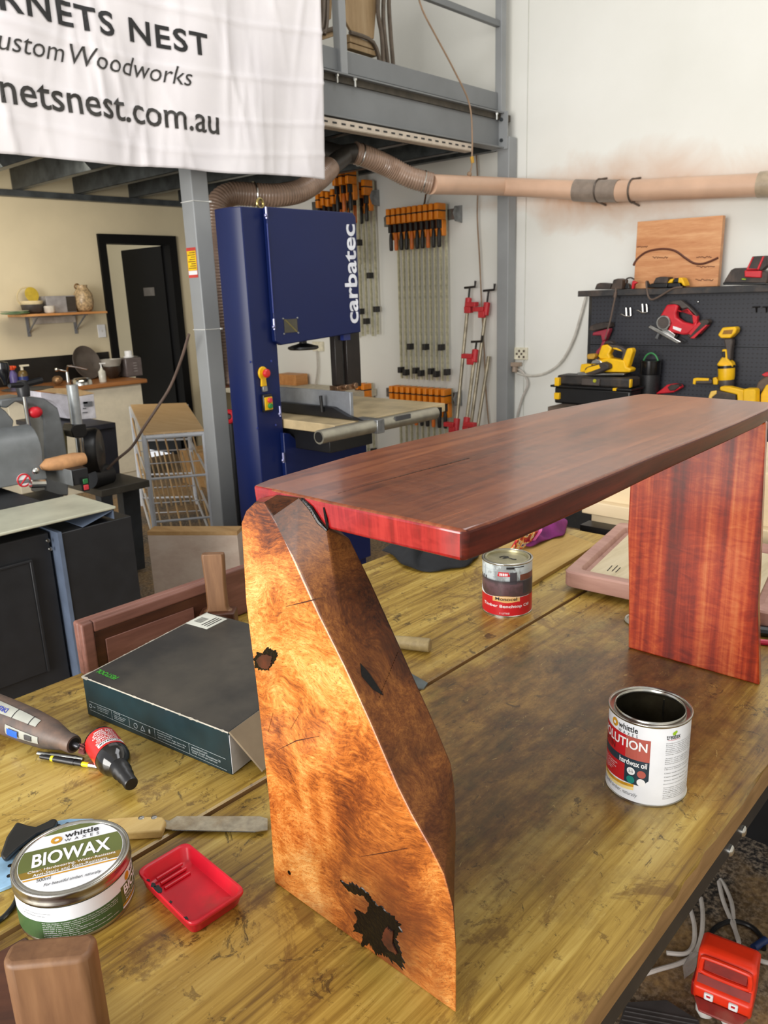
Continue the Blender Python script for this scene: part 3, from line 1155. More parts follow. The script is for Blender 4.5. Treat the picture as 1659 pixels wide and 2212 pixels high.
    L.text(tx, 'Monocel', -27, 23, z(0.315), z(0.375), 0.02, lift=0.0011)
    tx.obj('black_lettering', BLACK_P, body, world=True, smooth=0)


build_lidded_can()


def build_wax_tin():
    c = PZ(170, 1945, ZB)
    r, h = 0.0665, 0.066
    t = thing('wax_tin', 'round silver tin with green wax label, next to the red tray', 'tin', c)
    m = MB()
    m.lathe([(r - 0.003, 0), (r - 0.0005, 0.0005), (r, 0.002), (r - 0.0005, 0.0035), (r - 0.001, h - 0.018), (r - 0.001, h - 0.01)], c, n=80)
    body = m.obj('body', TIN, t, world=True, smooth=50)
    m = MB()
    m.lathe([(r - 0.0005, h - 0.0165), (r + 0.001, h - 0.0155), (r + 0.0012, h - 0.013), (r + 0.0002, h - 0.011), (r, h - 0.006), (r + 0.0008, h - 0.003), (r + 0.0004, h - 0.0008), (r - 0.0012, h), (r - 0.0032, h - 0.0012), (r - 0.0040, h - 0.0022), (r - 0.0065, h - 0.001), (0.001, h - 0.001)], c, n=80)
    lid = m.obj('lid', TIN, t, world=True, smooth=60)
    # lid label: a round sticker with bands; u = reading direction on the lid
    zc = ZB + h - 0.0004
    a, b = PZ(86, 1860, zc), PZ(243, 1822, zc)
    u = (b - a)
    u.z = 0
    u.normalize()
    v = Vector((-u.y, u.x, 0))
    cc = c + Vector((0, 0, h - 0.0007))
    R = r - 0.0078

    def band(mb, y0, y1, lift, x0=-1, x1=1):
        n = 16
        lo, hi = [], []
        for i in range(n + 1):
            y = (y0 + (y1 - y0) * i / n) * R
            x = sqrt(max(0, R * R - y * y))
            lo.append(cc + u * max(-x, x0 * R) + v * y + Vector((0, 0, lift)))
            hi.append(cc + u * min(x, x1 * R) + v * y + Vector((0, 0, lift)))
        mb.loft([lo, hi], cap=False, close=False)
    m = MB()
    m.lathe([(R + 0.0006, 0.0), (R + 0.0006, 0.0003), (0.001, 0.0003)], cc, n=72)
    st = m.obj('lid_label', WHITE_L, lid, world=True, smooth=0)
    art = MB()
    band(art, -0.42, 0.42, 0.0005)
    art.cur = 1
    band(art, -0.22, -0.42, 0.0007)
    art.cur = 2
    band(art, -0.46, -0.50, 0.0006)
    art.cur = 0
    band(art, 0.82, 0.99, 0.0005)
    art.cur = 2
    art.lathe([(0.0066, 0.0005), (0.0066, 0.0008), (0.0028, 0.0008), (0.0028, 0.0005)], cc + u * (-0.3 * R) + v * (0.60 * R), n=28, cap=False)
    art.cur = 1
    o0 = cc + u * (-0.16 * R) + v * (0.06 * R)
    art.obj('label_art', [OLIVE_L, M('brown_gold_label', (138, 112, 34), 0.4), GOLD_L], st, world=True, smooth=0)
    z3 = Vector((0, 0, 1))
    tx = MB()
    tx.text('BIOWAX', cc - u * 0.74 * R - v * 0.14 * R, u, v, 1.5 * R, 0.42 * R, 0.025, lift=0.0009)
    tx.text('Clear, Hardwearing, Water-Resistant', cc - u * 0.80 * R - v * 0.315 * R, u, v, 1.66 * R, 0.10 * R, 0.006, lift=0.0009)
    tx.text('Anti-Static and Stain-Resistant.', cc - u * 0.70 * R - v * 0.42 * R, u, v, 1.42 * R, 0.09 * R, 0.006, lift=0.0009)
    tx.obj('white_lettering', WHITE_P, st, world=True, smooth=0)
    tx = MB()
    tx.text('whittle', cc - u * 0.14 * R + v * 0.60 * R, u, v, 0.68 * R, 0.17 * R, 0.015, lift=0.0009)
    tx.text('W  A  X  E  S', cc - u * 0.14 * R + v * 0.47 * R, u, v, 0.68 * R, 0.09 * R, 0.0, lift=0.0009)
    tx.text('500ml', cc - u * 0.62 * R - v * 0.60 * R, u, v, 0.26 * R, 0.10 * R, 0.0, lift=0.0009)
    tx.text('For beautiful timber, naturally', cc - u * 0.48 * R - v * 0.80 * R, u, v, 1.06 * R, 0.11 * R, 0.0, 0.35, lift=0.0009)
    tx.obj('black_lettering', BLACK_P, st, world=True, smooth=0)
    # wrap label
    L = Curl(c, r - 0.0005, facing(c))
    m = MB()
    L.patch(m, -180, 180, 0.005, h - 0.0175, 0.0003, 90)
    wl = m.obj('side_label', WHITE_L, body, world=True, smooth=60)
    m = MB()
    L.patch(m, -120, 44, lambda s: 0.005, lambda s: 0.030 + 0.00002 * (s + 20), 0.0006)
    m.cur = 1
    L.patch(m, 44, 130, lambda s: 0.008, lambda s: 0.035, 0.0006)
    m.cur = 2
    L.patch(m, 44, 120, lambda s: 0.009 + 0.002 * sin(radians((s - 44) * 2)), lambda s: 0.0112 + 0.002 * sin(radians((s - 44) * 2)), 0.0009)
    m.cur = 2
    L.disc(m, 57, 0.041, 0.0052, 0.0006)
    m.obj('label_art', [GREEN_L, OLIVE_L, GOLD_L], wl, world=True, smooth=0)
    tx = MB()
    L.text(tx, 'BIOWAX', 48, 108, 0.022, 0.034, 0.025, lift=0.0011)
    L.text(tx, 'Clear, Hardwearing, Water-Resistant', 49, 118, 0.0175, 0.0205, 0.004, lift=0.0011)
    L.text(tx, 'Anti-Static and Stain-Resistant.', 49, 110, 0.0135, 0.0165, 0.004, lift=0.0011)
    for k, s in enumerate(('For raw timber: Pretreat with Object Oil or Hardwax Oil. Apply a', 'thin layer of BIO WAX sparingly with a rotary polishing pad, brush', 'or lint free cloth. After a drying time of approx. 3 hours, Polish it', 'shine with a white pad or rag.', 'Coverage: 1 litre for approx. 20-25m2 / coat', 'Ingredients: Isoaliphates, candelilla wax, carnauba wax,', 'microcrystalline wax, beeswax', 'Drying Time: Approx. 1 day. During this time protect against water.', 'Clean Up: Whittle Waxes Special Thinner')):
        L.text(tx, s, -38, -38 + min(76, len(s) * 1.2), 0.0268 - k * 0.0026, 0.0285 - k * 0.0026, 0.004 if ':' in s else 0, lift=0.0008)
    tx.obj('white_lettering', WHITE_P, wl, world=True, smooth=0)
    tx = MB()
    L.text(tx, 'whittle', 63, 90, 0.0395, 0.0455, 0.015, lift=0.0008)
    L.text(tx, 'info@whittlewaxes.com.au', -62, -28, 0.0395, 0.0415, lift=0.0008)
    L.text(tx, 'whittlewaxes.com.au', -60, -34, 0.0362, 0.038, lift=0.0008)
    tx.obj('black_lettering', BLACK_P, wl, world=True, smooth=0)


build_wax_tin()


def build_tray():
    z1 = ZB + 0.022
    cor = [PZ(415, 2001, z1), PZ(293, 1880, z1), PZ(402, 1816, z1), PZ(533, 1923, z1)]
    c = sum(cor, Vector()) / 4
    c.z = ZB
    t = thing('paint_tray', 'small red plastic paint tray with dried smears beside the tin', 'tray', c)
    REDP = M('red_tray_plastic', (205, 22, 44), 0.38, vary=0.1, dirt=((120, 60, 44), 0.12))

    def ring(s, z, rad=0.012, n=6):
        out = []
        for i in range(4):
            p, a, b = cor[i], cor[i - 1], cor[(i + 1) % 4]
            cc_ = Vector((c.x, c.y, 0))
            q = Vector((p.x, p.y, 0))
            q = cc_ + (q - cc_) * s
            da = (Vector((a.x, a.y, 0)) - Vector((p.x, p.y, 0))).normalized() * rad
            db = (Vector((b.x, b.y, 0)) - Vector((p.x, p.y, 0))).normalized() * rad
            for k in range(n + 1):
                f = k / n
                e = (q + da) * (1 - f) ** 2 + q * 2 * f * (1 - f) + (q + db) * f ** 2
                out.append(Vector((e.x, e.y, z)))
        return out
    m = MB()
    m.loft([ring(0.86, ZB + 0.0005, 0.01), ring(0.90, ZB + 0.004, 0.011), ring(0.955, z1 - 0.006), ring(0.99, z1 - 0.005), ring(1.0, z1 - 0.003), ring(1.0, z1 - 0.001), ring(0.985, z1), ring(0.93, z1 - 0.0005), ring(0.90, z1 - 0.003), ring(0.83, ZB + 0.006, 0.01), ring(0.80, ZB + 0.004, 0.01), ring(0.5, ZB + 0.0038, 0.004)])
    b = m.obj('body', REDP, t, world=True, smooth=50)
    e1 = (cor[2] - cor[1])
    e2 = (cor[0] - cor[1])
    for k in range(3):
        m = MB()
        a = cor[1].lerp(cor[0], 0.14 + k * 0.07)
        q0 = a + e1 * 0.24
        q1 = a + e1 * 0.74
        q0.z = q1.z = ZB + 0.0085 - k * 0.0016
        m.tube([q0, q1], 0.0022, 8)
        m.obj('rib', REDP, b, world=True)
    rnd = random.Random(5)
    for k, (f, s) in enumerate(((0.30, 0.005), (0.36, 0.009), (0.62, 0.003), (0.9, 0.004), (0.2, 0.003))):
        m = MB()
        q = cor[1].lerp(cor[0], f)
        q = q + (c - q).normalized() * 0.003
        q.z = z1 + 0.0002
        pts = [q + Vector((cos(a) * s * rnd.uniform(0.5, 1.2) * 0.6, sin(a) * s * rnd.uniform(0.5, 1.2), 0)) for a in [2 * pi * i / 9 for i in range(9)]]
        m.prism(pts, (0, 0, 0.0006))
        m.obj('dried_smear', BLACK_P, b, world=True)


build_tray()


def build_saw():
    t = thing('hand_saw', 'thin saw with pale wooden handle lying behind the red tray', 'saw', PZ(350, 1790, ZB))
    hz = ZB + 0.014
    pts = [(232, 1767), (300, 1762), (352, 1763), (358, 1772), (348, 1793), (300, 1796), (232, 1799)]
    m = MB()
    m.prism([PZ(a, b, hz) for a, b in pts], (0, 0, -0.0138))
    h_ = m.obj('handle', wood('pale_handle_timber', [(176, 142, 84), (206, 176, 112), (222, 196, 134)], 'x', rough=0.45), t, bevel=0.003, seg=3, world=True)
    for a, b in ((305, 1767), (333, 1766)):
        m = MB()
        m.lathe([(0.0042, -0.001), (0.0042, 0.0005), (0.003, 0.001)], PZ(a, b, hz), n=16)
        m.obj('rivet', CHROME, h_, world=True)
    m = MB()
    zb = ZB + 0.006
    pl = [(352, 1770), (366, 1773), (382, 1763), (560, 1763), (578, 1768), (578, 1792), (552, 1796), (372, 1792), (358, 1790)]
    m.prism([PZ(a, b, zb) for a, b in pl], (0, 0, -0.0012))
    m.obj('blade', M('worn_saw_steel', (176, 166, 144), 0.42, 0.35, vary=0.2, vscale=60, dirt=((140, 116, 80), 0.3)), t, world=True)
    m = MB()
    p0, p1 = PZ(372, 1792.5, zb), PZ(552, 1796.5, zb)
    n = 60
    for i in range(n):
        a, b = p0.lerp(p1, i / n), p0.lerp(p1, (i + 1) / n)
        d = (p1 - p0).normalized()
        o = Vector((d.y, -d.x, 0)) * 0.0012
        m.prism([a, b, (a + b) / 2 + o], (0, 0, -0.001))
    m.obj('teeth', STEEL, t, world=True, smooth=0)


build_saw()


def build_pad():
    z = ZB + 0.006
    t = thing('sanding_pad', 'pale blue perforated sanding disc behind the silver tin', 'sanding pad', PZ(60, 1840, ZB))
    o = [(-40, 1925), (-30, 1880), (0, 1852), (25, 1822), (60, 1795), (100, 1777), (150, 1768), (200, 1768), (238, 1776), (236, 1800), (200, 1830), (150, 1870), (100, 1895), (45, 1898), (20, 1912), (0, 1920)]
    m = MB()
    m.prism([PZ(a, b, z) for a, b in o], (0, 0, -0.0055))
    b = m.obj('disc', M('pale_blue_foam', (150, 190, 222), 0.6, vary=0.12, vscale=40, dirt=((150, 120, 96), 0.2)), t, bevel=0.001, world=True)
    for a, y in ((84, 1806), (66, 1820), (46, 1834), (22, 1870), (20, 1892), (126, 1784), (145, 1780), (170, 1776), (200, 1778)):
        m = MB()
        m.lathe([(0.0042 if a in (66, 84) else 0.0032, -0.004), (0.0042 if a in (66, 84) else 0.0032, 0.0004)], PZ(a, y, z), n=16)
        m.obj('hole', BLACK_P, b, world=True)


build_pad()
m = MB()
z = ZB + 0.03
o = [(0, 1848), (14, 1808), (36, 1775), (60, 1783), (78, 1786), (100, 1776), (112, 1768), (124, 1770), (118, 1786), (80, 1800), (40, 1830), (10, 1858)]
m.loft([[PZ(a, b, z) for a, b in o], [PZ(a + 4, b + 6, ZB + 0.001) for a, b in o]])
single(m, 'rubber_glove', M('black_rubber', (26, 26, 24), 0.55, vary=0.25), 'crumpled black rubber piece sticking out behind the blue disc', 'rubber piece', bevel=0.003)
m = MB()
pp = [(-20, 2000), (6, 1983), (22, 1966), (30, 1955), (40, 1932), (48, 1915)]
m.tube(smooth_path([PZ(a, b, ZB + 0.0035) for a, b in pp], 5), 0.0032, 8)
single(m, 'extension_lead', BLKP, 'short black cord curling in beside the tin at the bench edge', 'cord')


def build_rotary_tool():
    z = ZB + 0.029
    tip = PZ(160, 1608, ZB + 0.024)
    tail = PZ(-70, 1512, z)
    ax = (tip - tail).normalized()
    t = thing('rotary_tool', 'grey rotary tool with light grey grip and blue switch, lying at the left', 'rotary tool', (tail.x, tail.y, ZB))
    L = (tip - tail).length
    side = ax.cross(Vector((0, 0, 1))).normalized()
    prof = [(0.021, 0), (0.027, 0.01), (0.0295, 0.03), (0.0295, L * 0.45), (0.0285, L * 0.62), (0.025, L * 0.78), (0.019, L * 0.87), (0.0150, L * 0.93), (0.0150, L * 0.985), (0.0138, L)]
    m = MB()
    m.lathe(prof, tail, ax, n=32)
    G = M('dusty_dark_grey_plastic', (72, 66, 64), 0.5, vary=0.15, dirt=((140, 110, 92), 0.35))
    LG = M('light_grey_grip', (158, 160, 152), 0.5, vary=0.1)
    body = m.obj('body', G, t, world=True, smooth=60)
    up = side.cross(ax).normalized()

    def surf(l, deg, lift=0.0):
        # radius at l
        r = prof[-1][0]
        for i in range(len(prof) - 1):
            if prof[i][1] <= l <= prof[i + 1][1]:
                f = (l - prof[i][1]) / (prof[i + 1][1] - prof[i][1])
                r = prof[i][0] + (prof[i + 1][0] - prof[i][0]) * f
                break
        a = radians(deg)
        return tail + ax * l + (up * cos(a) + side * sin(a)) * (r + lift)

    def patch(mb, l0, l1, d0, d1, lift, n=8, k=8, taper=0.0):
        vs, fs = [], []
        for i in range(n + 1):
            l = l0 + (l1 - l0) * i / n
            tp = 1 - taper * (i / n)
            dm = (d0 + d1) / 2
            for j in range(k + 1):
                d = dm + (d0 + (d1 - d0) * j / k - dm) * tp
                vs.append(surf(l, d, lift))
        for i in range(n):
            for j in range(k):
                q = i * (k + 1) + j
                fs.append((q, q + 1, q + k + 2, q + k + 1))
        mb.add(vs, fs)
    s0 = 1.0 if side.dot(EYE - tail) > 0 else -1.0
    m = MB()
    patch(m, L * 0.15, L * 0.76, s0 * 5, s0 * 48, 0.0012, 14, 8, 0.35)
    g = m.obj('grip_panel', LG, body, world=True, smooth=60)
    m = MB()
    for l in (0.56, 0.70):
        patch(m, L * l, L * l + 0.0018, s0 * 8, s0 * 44, 0.0016, 2, 6)
    m.obj('vent_slot', BLACK_P, g, world=True)
    m = MB()
    patch(m, L * 0.53, L * 0.80, s0 * 68, s0 * 102, 0.001, 8, 6, 0.2)
    pl = m.obj('switch_plate', LG, body, world=True, smooth=60)
    m = MB()
    patch(m, L * 0.56, L * 0.65, s0 * 75, s0 * 96, 0.004, 4, 4)
    m.obj('switch', M('blue_switch', (36, 92, 196), 0.4), pl, world=True)
    m = MB()
    patch(m, L * 0.70, L * 0.755, s0 * 76, s0 * 94, 0.0025, 4, 4)
    m.obj('lock_button', M('dark_button', (60, 60, 62), 0.5), pl, world=True)
    m = MB()
    patch(m, L * 0.30, L * 0.335, s0 * 62, s0 * 84, 0.003, 4, 4)
    m.obj('speed_dial', M('blue_switch', (36, 92, 196), 0.4), body, world=True)
    m = MB()
    a = surf(L * 0.36, s0 * 30, 0.0016)
    b = surf(L * 0.50, s0 * 30, 0.0016)
    n_ = (surf(L * 0.43, s0 * 30, 0.01) - surf(L * 0.43, s0 * 30, 0.0)).normalized()
    u = (a - b).normalized()
    v = n_.cross(u)
    m.text('DREMEL', b - v * 0.004, u, v, (a - b).length, 0.008, 0.02, lift=0.0004)
    m.obj('lettering', M('blue_print', (40, 56, 150), 0.5), g, world=True, smooth=0)
    m = MB()
    m.lathe([(0.0105, 0), (0.0105, 0.0005)], tip, ax, 20)
    m.obj('nose_opening', BLACK_P, body, world=True)
    m = MB()
    m.lathe([(0.0045, 0), (0.0045, 0.010), (0.003, 0.013), (0.0012, 0.014), (0.0012, 0.022)], tip, ax, 14)
    m.obj('collet', M('dark_collet', (70, 70, 74), 0.3, 0.8), body, world=True)
    # worn flap wheel clamped in the collet
    m = MB()
    rnd = random.Random(2)
    q = tip + ax * 0.018
    for k in range(14):
        a = 2 * pi * k / 14
        d = (up * cos(a) + side * sin(a))
        e = d * rnd.uniform(0.006, 0.0095) + ax.cross(d) * 0.003
        m.add([q + d * 0.001, q + e, q + e + ax * 0.011, q + d * 0.001 + ax * 0.011], [(0, 1, 2, 3)])
    m.lathe([(0.005, 0.001), (0.005, 0.010)], q, ax, 12)
    m.obj('flap_wheel', M('maroon_abrasive', (112, 60, 58), 0.8, vary=0.3), t, world=True)


build_rotary_tool()

z = ZB + 0.0045
m = MB()
a, b = PZ(82, 1627, z), PZ(180, 1640, z)
d = (b - a)
m.tube([a, a + d * 0.28, a + d * 0.3, a + d * 0.85, a + d * 0.87, b], [0.0035, 0.0035, 0.0045, 0.0045, 0.0038, 0.0032], 12)
single(m, 'drill_bit', M('bright_steel_bit', (170, 170, 165), 0.2, 1.0), 'short polished steel bit lying along the rotary tool', 'drill bit')
t = thing('screwdriver_bit', 'black screwdriver bit with two yellow bands lying below the steel one', 'screwdriver bit', PZ(150, 1645, ZB))
z = ZB + 0.0055
a, b = PZ(88, 1634, z), PZ(212, 1656, z)
d = b - a


def seg(f0, f1, r, mat, nm, n=12):
    mm = MB()
    mm.tube([a + d * f0, a + d * f1], r, n)
    mm.obj(nm, mat, t, world=True)


seg(0, 0.19, 0.0036, BLKP, 'sleeve')
seg(0.19, 0.24, 0.0046, M('yellow_band', (226, 214, 30), 0.4), 'band')
seg(0.24, 0.60, 0.0050, BLKP, 'shank')
seg(0.60, 0.73, 0.0044, BLKP, 'collar')
seg(0.73, 0.84, 0.0038, M('yellow_band', (226, 214, 30), 0.4), 'band')
seg(0.84, 1.0, 0.0034, STEEL, 'tip', 6)


def build_bottle():
    r = 0.0255
    b0 = PZ(216, 1600, ZB + r)
    b1 = PZ(278, 1686, ZB + 0.021)
    b1 = b0 + (b1 - b0).normalized() * 0.142
    ax = (b1 - b0).normalized()
    t = thing('spray_bottle', 'small black bottle with red glue activator label lying on its side', 'bottle', (b0.x, b0.y, ZB))
    m = MB()
    m.lathe([(r - 0.002, 0), (r, 0.002), (r, 0.066), (r - 0.001, 0.072), (r - 0.006, 0.083), (0.013, 0.089), (0.012, 0.092)], b0, ax, 40)
    m.obj('bottle_body', M('black_bottle', (12, 10, 10), 0.12, coat=0.5), t, world=True, smooth=60)
    m = MB()
    m.lathe([(r + 0.0004, 0.006), (r + 0.0004, 0.058)], b0, ax, 40, cap=False)
    lb = m.obj('label', M('red_bottle_label', (186, 36, 34), 0.3, vary=0.05), t, world=True, smooth=60)
    m = MB()
    m.lathe([(0.0145, 0.088), (0.0145, 0.104), (0.0125, 0.106), (0.0125, 0.118), (0.0105, 0.120), (0.0105, 0.140), (0.009, 0.142)], b0, ax, 32)
    m.obj('cap', BLKP, t, world=True, smooth=50)
    up = Vector((0, 0, 1))
    s = ax.cross(up).normalized()
    w_ = s.cross(ax).normalized()

    def wrap(mb, body, l0, l1, d0, d1, bold=0.0, lift=0.0008):
        # lettering whose lines run round the bottle; up is towards the base
        W = radians(d1 - d0) * r
        for vs, fs in text_pts(body, W, l1 - l0, bold):
            pts = []
            for x, y in vs:
                aa = radians(d0) + x / r
                pts.append(b0 + ax * (l1 - (l1 - l0) + (l1 - l0) - y) + (w_ * cos(aa) + s * sin(aa)) * (r + lift))
            mb.add(pts, fs)
    # lines are read with the cap towards the reader's left hand
    m = MB()
    for k, (l, tx_) in enumerate(((0.012, 'NET 50ML'), (0.0175, 'ADHESIVE'), (0.023, 'TO BOND'), (0.0285, 'FAST AND HARD'), (0.034, 'CURE SPEED'), (0.0395, 'SURFACE'))):
        wrap(m, tx_, l, l + 0.004, -40, 30 + (k % 3) * 6, 0.01)
    m.obj('white_lettering', WHITE_P, lb, world=True, smooth=0)
    m = MB()
    vs = []
    n = 16
    for i in range(n + 1):
        aa = radians(-60 + 100 * i / n)
        d_ = (w_ * cos(aa) + s * sin(aa)) * (r + 0.0006)
        vs += [b0 + ax * 0.045 + d_, b0 + ax * 0.053 + d_]
    m.add(vs, [(2 * i, 2 * i + 2, 2 * i + 3, 2 * i + 1) for i in range(n)])
    m.obj('name_strip', WHITE_P, lb, world=True)
    m = MB()
    wrap(m, 'ACTIVATOR', 0.0465, 0.0515, -42, 34, 0.02, 0.001)
    m.obj('black_lettering', BLACK_P, lb, world=True, smooth=0)


build_bottle()


def build_box():
    hb = 0.073
    A = PZ(190, 1543, ZB)
    B = PZ(502, 1675, ZB)
    zt = ZB + hb
    D = PZ(438, 1320, zt)
    D = Vector((D.x, D.y, ZB))
    e1 = B - A
    e2 = D - A
    e2 = e2 - e1.normalized() * (e2.dot(e1.normalized())) * 0.4
    t = thing('cardboard_box', 'flat dark green tool box carton with open end flap, dusty black top', 'box', A)
    up = Vector((0, 0, hb))
    G = M('dark_green_carton', (22, 44, 50), 0.35, vary=0.15, vscale=25)
    TOPB = M('dusty_black_carton_top', (38, 37, 35), 0.5, vary=0.2, vscale=9, dirt=((84, 78, 68), 0.4))
    CARD = M('brown_cardboard', (150, 134, 110), 0.8, vary=0.08)
    m = MB()
    m.loft([[A, B, B + e2, D2] if False else [A, B, B + e2, A + e2], [A + up, B + up, B + e2 + up, A + e2 + up]])
    b = m.obj('carton', G, t, bevel=0.0015, world=True)
    m = MB()
    lift = Vector((0, 0, 0.0006))
    q = [A + up + e1 * 0.004 + e2 * 0.004, B + up - e1 * 0.004 + e2 * 0.004, B + e2 + up - e1 * 0.004 - e2 * 0.004, A + e2 + up + e1 * 0.004 - e2 * 0.004]
    m.prism([p + lift for p in q], (0, 0, -0.0012))
    top = m.obj('lid_sheet', TOPB, b, world=True)
    # worn white edges
    rnd = random.Random(9)
    for ea, n_, nm in ((e1, 90, 'worn_edge'), (e2, 60, 'worn_edge')):
        m = MB()
        rings = []
        d1 = ea.normalized()
        pr = Vector((d1.y, -d1.x, 0))
        for i in range(n_ + 1):
            wd = 0.00035 + 0.0022 * max(0, rnd.random() - 0.72) * 2.2 + (0.0018 if i < 4 else 0)
            p = A + up + ea * (i / n_)
            rings.append([p + pr * wd + Vector((0, 0, 0.0004)), p - pr * wd + Vector((0, 0, 0.0011)), p - pr * wd * 0.9 + Vector((0, 0, -wd * 0.5)), p + pr * 0.0008 + Vector((0, 0, -wd))])
        m.loft(rings)
        m.obj(nm, M('bare_card', (176, 170, 156), 0.8), b, world=True)
    u = e1.normalized()
    n = Vector((u.y, -u.x, 0))
    if n.dot(EYE - A) < 0:
        n = -n
    W = e1.length
    P0 = A + n * 0.0004
    tx = MB()

    def ln(x0, z0, x1, z1, th=0.0006):
        a, c2 = P0 + u * x0 * W + Vector((0, 0, z0 * hb)), P0 + u * x1 * W + Vector((0, 0, z1 * hb))
        d_ = (c2 - a).normalized()
        s_ = d_.cross(n) * th / 2
        tx.add([a + s_, a - s_, c2 - s_, c2 + s_], [(0, 1, 2, 3)])
    ln(0.03, 0.40, 0.20, 0.40)
    ln(0.03, 0.17, 0.97, 0.07)
    ln(0.20, 0.40, 0.97, 0.34)
    for x in (0.20, 0.33, 0.51, 0.74):
        ln(x, 0.39 - 0.06 * x, x, 0.15 - 0.08 * x)
    Z3 = Vector((0, 0, 1))
    for x, z_, s, wd, hh in ((0.09, 0.33, 'Ensure that accessories are', 0.09, 0.035), (0.09, 0.285, 'used only with the tool', 0.085, 0.03), (0.09, 0.24, 'as shown in the manual', 0.08, 0.03), (0.215, 0.335, 'Achtung', 0.05, 0.045), (0.215, 0.285, 'Verpackung kann kleine', 0.09, 0.03), (0.215, 0.245, 'Teile enthalten', 0.08, 0.03), (0.215, 0.20, 'Attention', 0.07, 0.03), (0.53, 0.29, 'Imported into the UK by', 0.10, 0.04), (0.53, 0.225, 'Festool UK Ltd 1 Anglo Saxon Way', 0.19, 0.045), (0.53, 0.16, 'Bury St Edmunds IP30 9XH UK', 0.18, 0.045), (0.755, 0.27, 'www.festool.com', 0.10, 0.05), (0.755, 0.20, 'Festool GmbH Wertstrasse 20', 0.18, 0.05), (0.755, 0.135, '73240 Wendlingen Germany', 0.16, 0.05)):
        tx.text(s, P0 + u * x * W + Z3 * z_ * hb, u, Z3, wd * W, hh * hb, 0.004)
    # symbols
    for x, k in ((0.375, 0), (0.425, 1), (0.472, 2)):
        c = P0 + u * x * W + Z3 * 0.245 * hb
        if k == 0:
            tx.torus(c, 0.0045, 0.0005, n, 20, 4)
        elif k == 1:
            q = [c + Z3 * 0.005, c - Z3 * 0.004 - u * 0.0052, c - Z3 * 0.004 + u * 0.0052]
            for i in range(3):
                tx.cyl(q[i], q[(i + 1) % 3], 0.0005, n=6)
        else:
            tx.add([c - u * 0.002 - Z3 * 0.004, c + u * 0.002 - Z3 * 0.004, c + u * 0.002 + Z3 * 0.003, c + Z3 * 0.005, c - u * 0.002 + Z3 * 0.001], [(0, 1, 2, 3, 4)])
    tx.torus(P0 + u * 0.035 * W + Z3 * 0.28 * hb, 0.0035, 0.0004, n, 16, 4)
    tx.box(P0 + u * 0.062 * W + Z3 * 0.28 * hb, (0.008, 0.0004, 0.0005), atan2(u.y, u.x))
    tx.obj('printed_notes', M('pale_print', (170, 180, 184), 0.5), b, world=True, smooth=0)
    # green maker's word on the top, seen upside down
    tx = MB()
    o = PZ(258, 1463, zt + 0.0007)
    o2 = PZ(216, 1446, zt + 0.0007)
    u2 = (o2 - o)
    v2 = -Vector((-u2.y, u2.x, 0))
    if v2.cross(u2).z > 0:
        v2 = -v2
    v2 = Vector((-u2.y, u2.x, 0))
    tx.text('FESTOOL', o, u2, v2, u2.length, 0.011, 0.02, lift=0.0004)
    tx.obj('lettering', M('bright_green_print', (58, 168, 44), 0.5), top, world=True, smooth=0)
    # shipping sticker
    q = [PZ(401, 1347, zt), PZ(447, 1325, zt), PZ(491, 1338, zt), PZ(447, 1360, zt)]
    m = MB()
    m.prism([p + Vector((0, 0, 0.0007)) for p in q], (0, 0, 0.0004))
    s = m.obj('sticker', M('sticker_paper', (206, 208, 198), 0.5), top, world=True)
    m = MB()
    ua, va = (q[1] - q[0]), (q[3] - q[0])
    for k in range(12):
        x0 = 0.22 + k * 0.028
        p = q[0] + ua * x0 * 1.2 + va * 0.12 + Vector((0, 0, 0.0013))
        m.add([p, p + ua * (0.012 if k % 3 else 0.02), p + ua * (0.012 if k % 3 else 0.02) + va * 0.34, p + va * 0.34], [(0, 1, 2, 3)])
    for k in range(3):
        p = q[0] + ua * 0.15 + va * (0.58 + k * 0.12) + Vector((0, 0, 0.0013))
        m.add([p, p + ua * 0.7, p + ua * 0.7 + va * 0.05, p + va * 0.05], [(0, 1, 2, 3)])
    m.obj('printed_lines', BLACK_P, s, world=True, smooth=0)
    # open end: white inner liner and the hanging flap
    en = u
    m = MB()
    m.prism([B + en * 0.0008 + Vector((0, 0, 0.003)), B + e2 * 0.98 + en * 0.0008 + Vector((0, 0, 0.003)), B + e2 * 0.98 + en * 0.0008 + Vector((0, 0, hb - 0.004)), B + en * 0.0008 + Vector((0, 0, hb - 0.004))], en * 0.001)
    m.obj('inner_liner', M('white_liner', (206, 208, 212), 0.6), b, world=True)
    m = MB()
    f0, f1 = B + up + en * 0.001, B + up + e2 * 0.85 + en * 0.001
    g0 = PZ(566, 1668, ZB + 0.004)
    g1 = g0 + e2 * 0.8
    m.prism([f0, f1, g1, g0], Vector((0.0015, -0.0005, 0.002)))
    m.obj('end_flap', CARD, b, world=True)


build_box()

# walnut frame standing on edge behind the carton
WALN = wood('red_brown_walnut', [(92, 58, 48), (124, 82, 70), (150, 108, 94)], 'x', rough=0.5)
WALND = wood('dark_walnut', [(52, 28, 18), (78, 44, 28), (96, 58, 38)], 'x', rough=0.45)


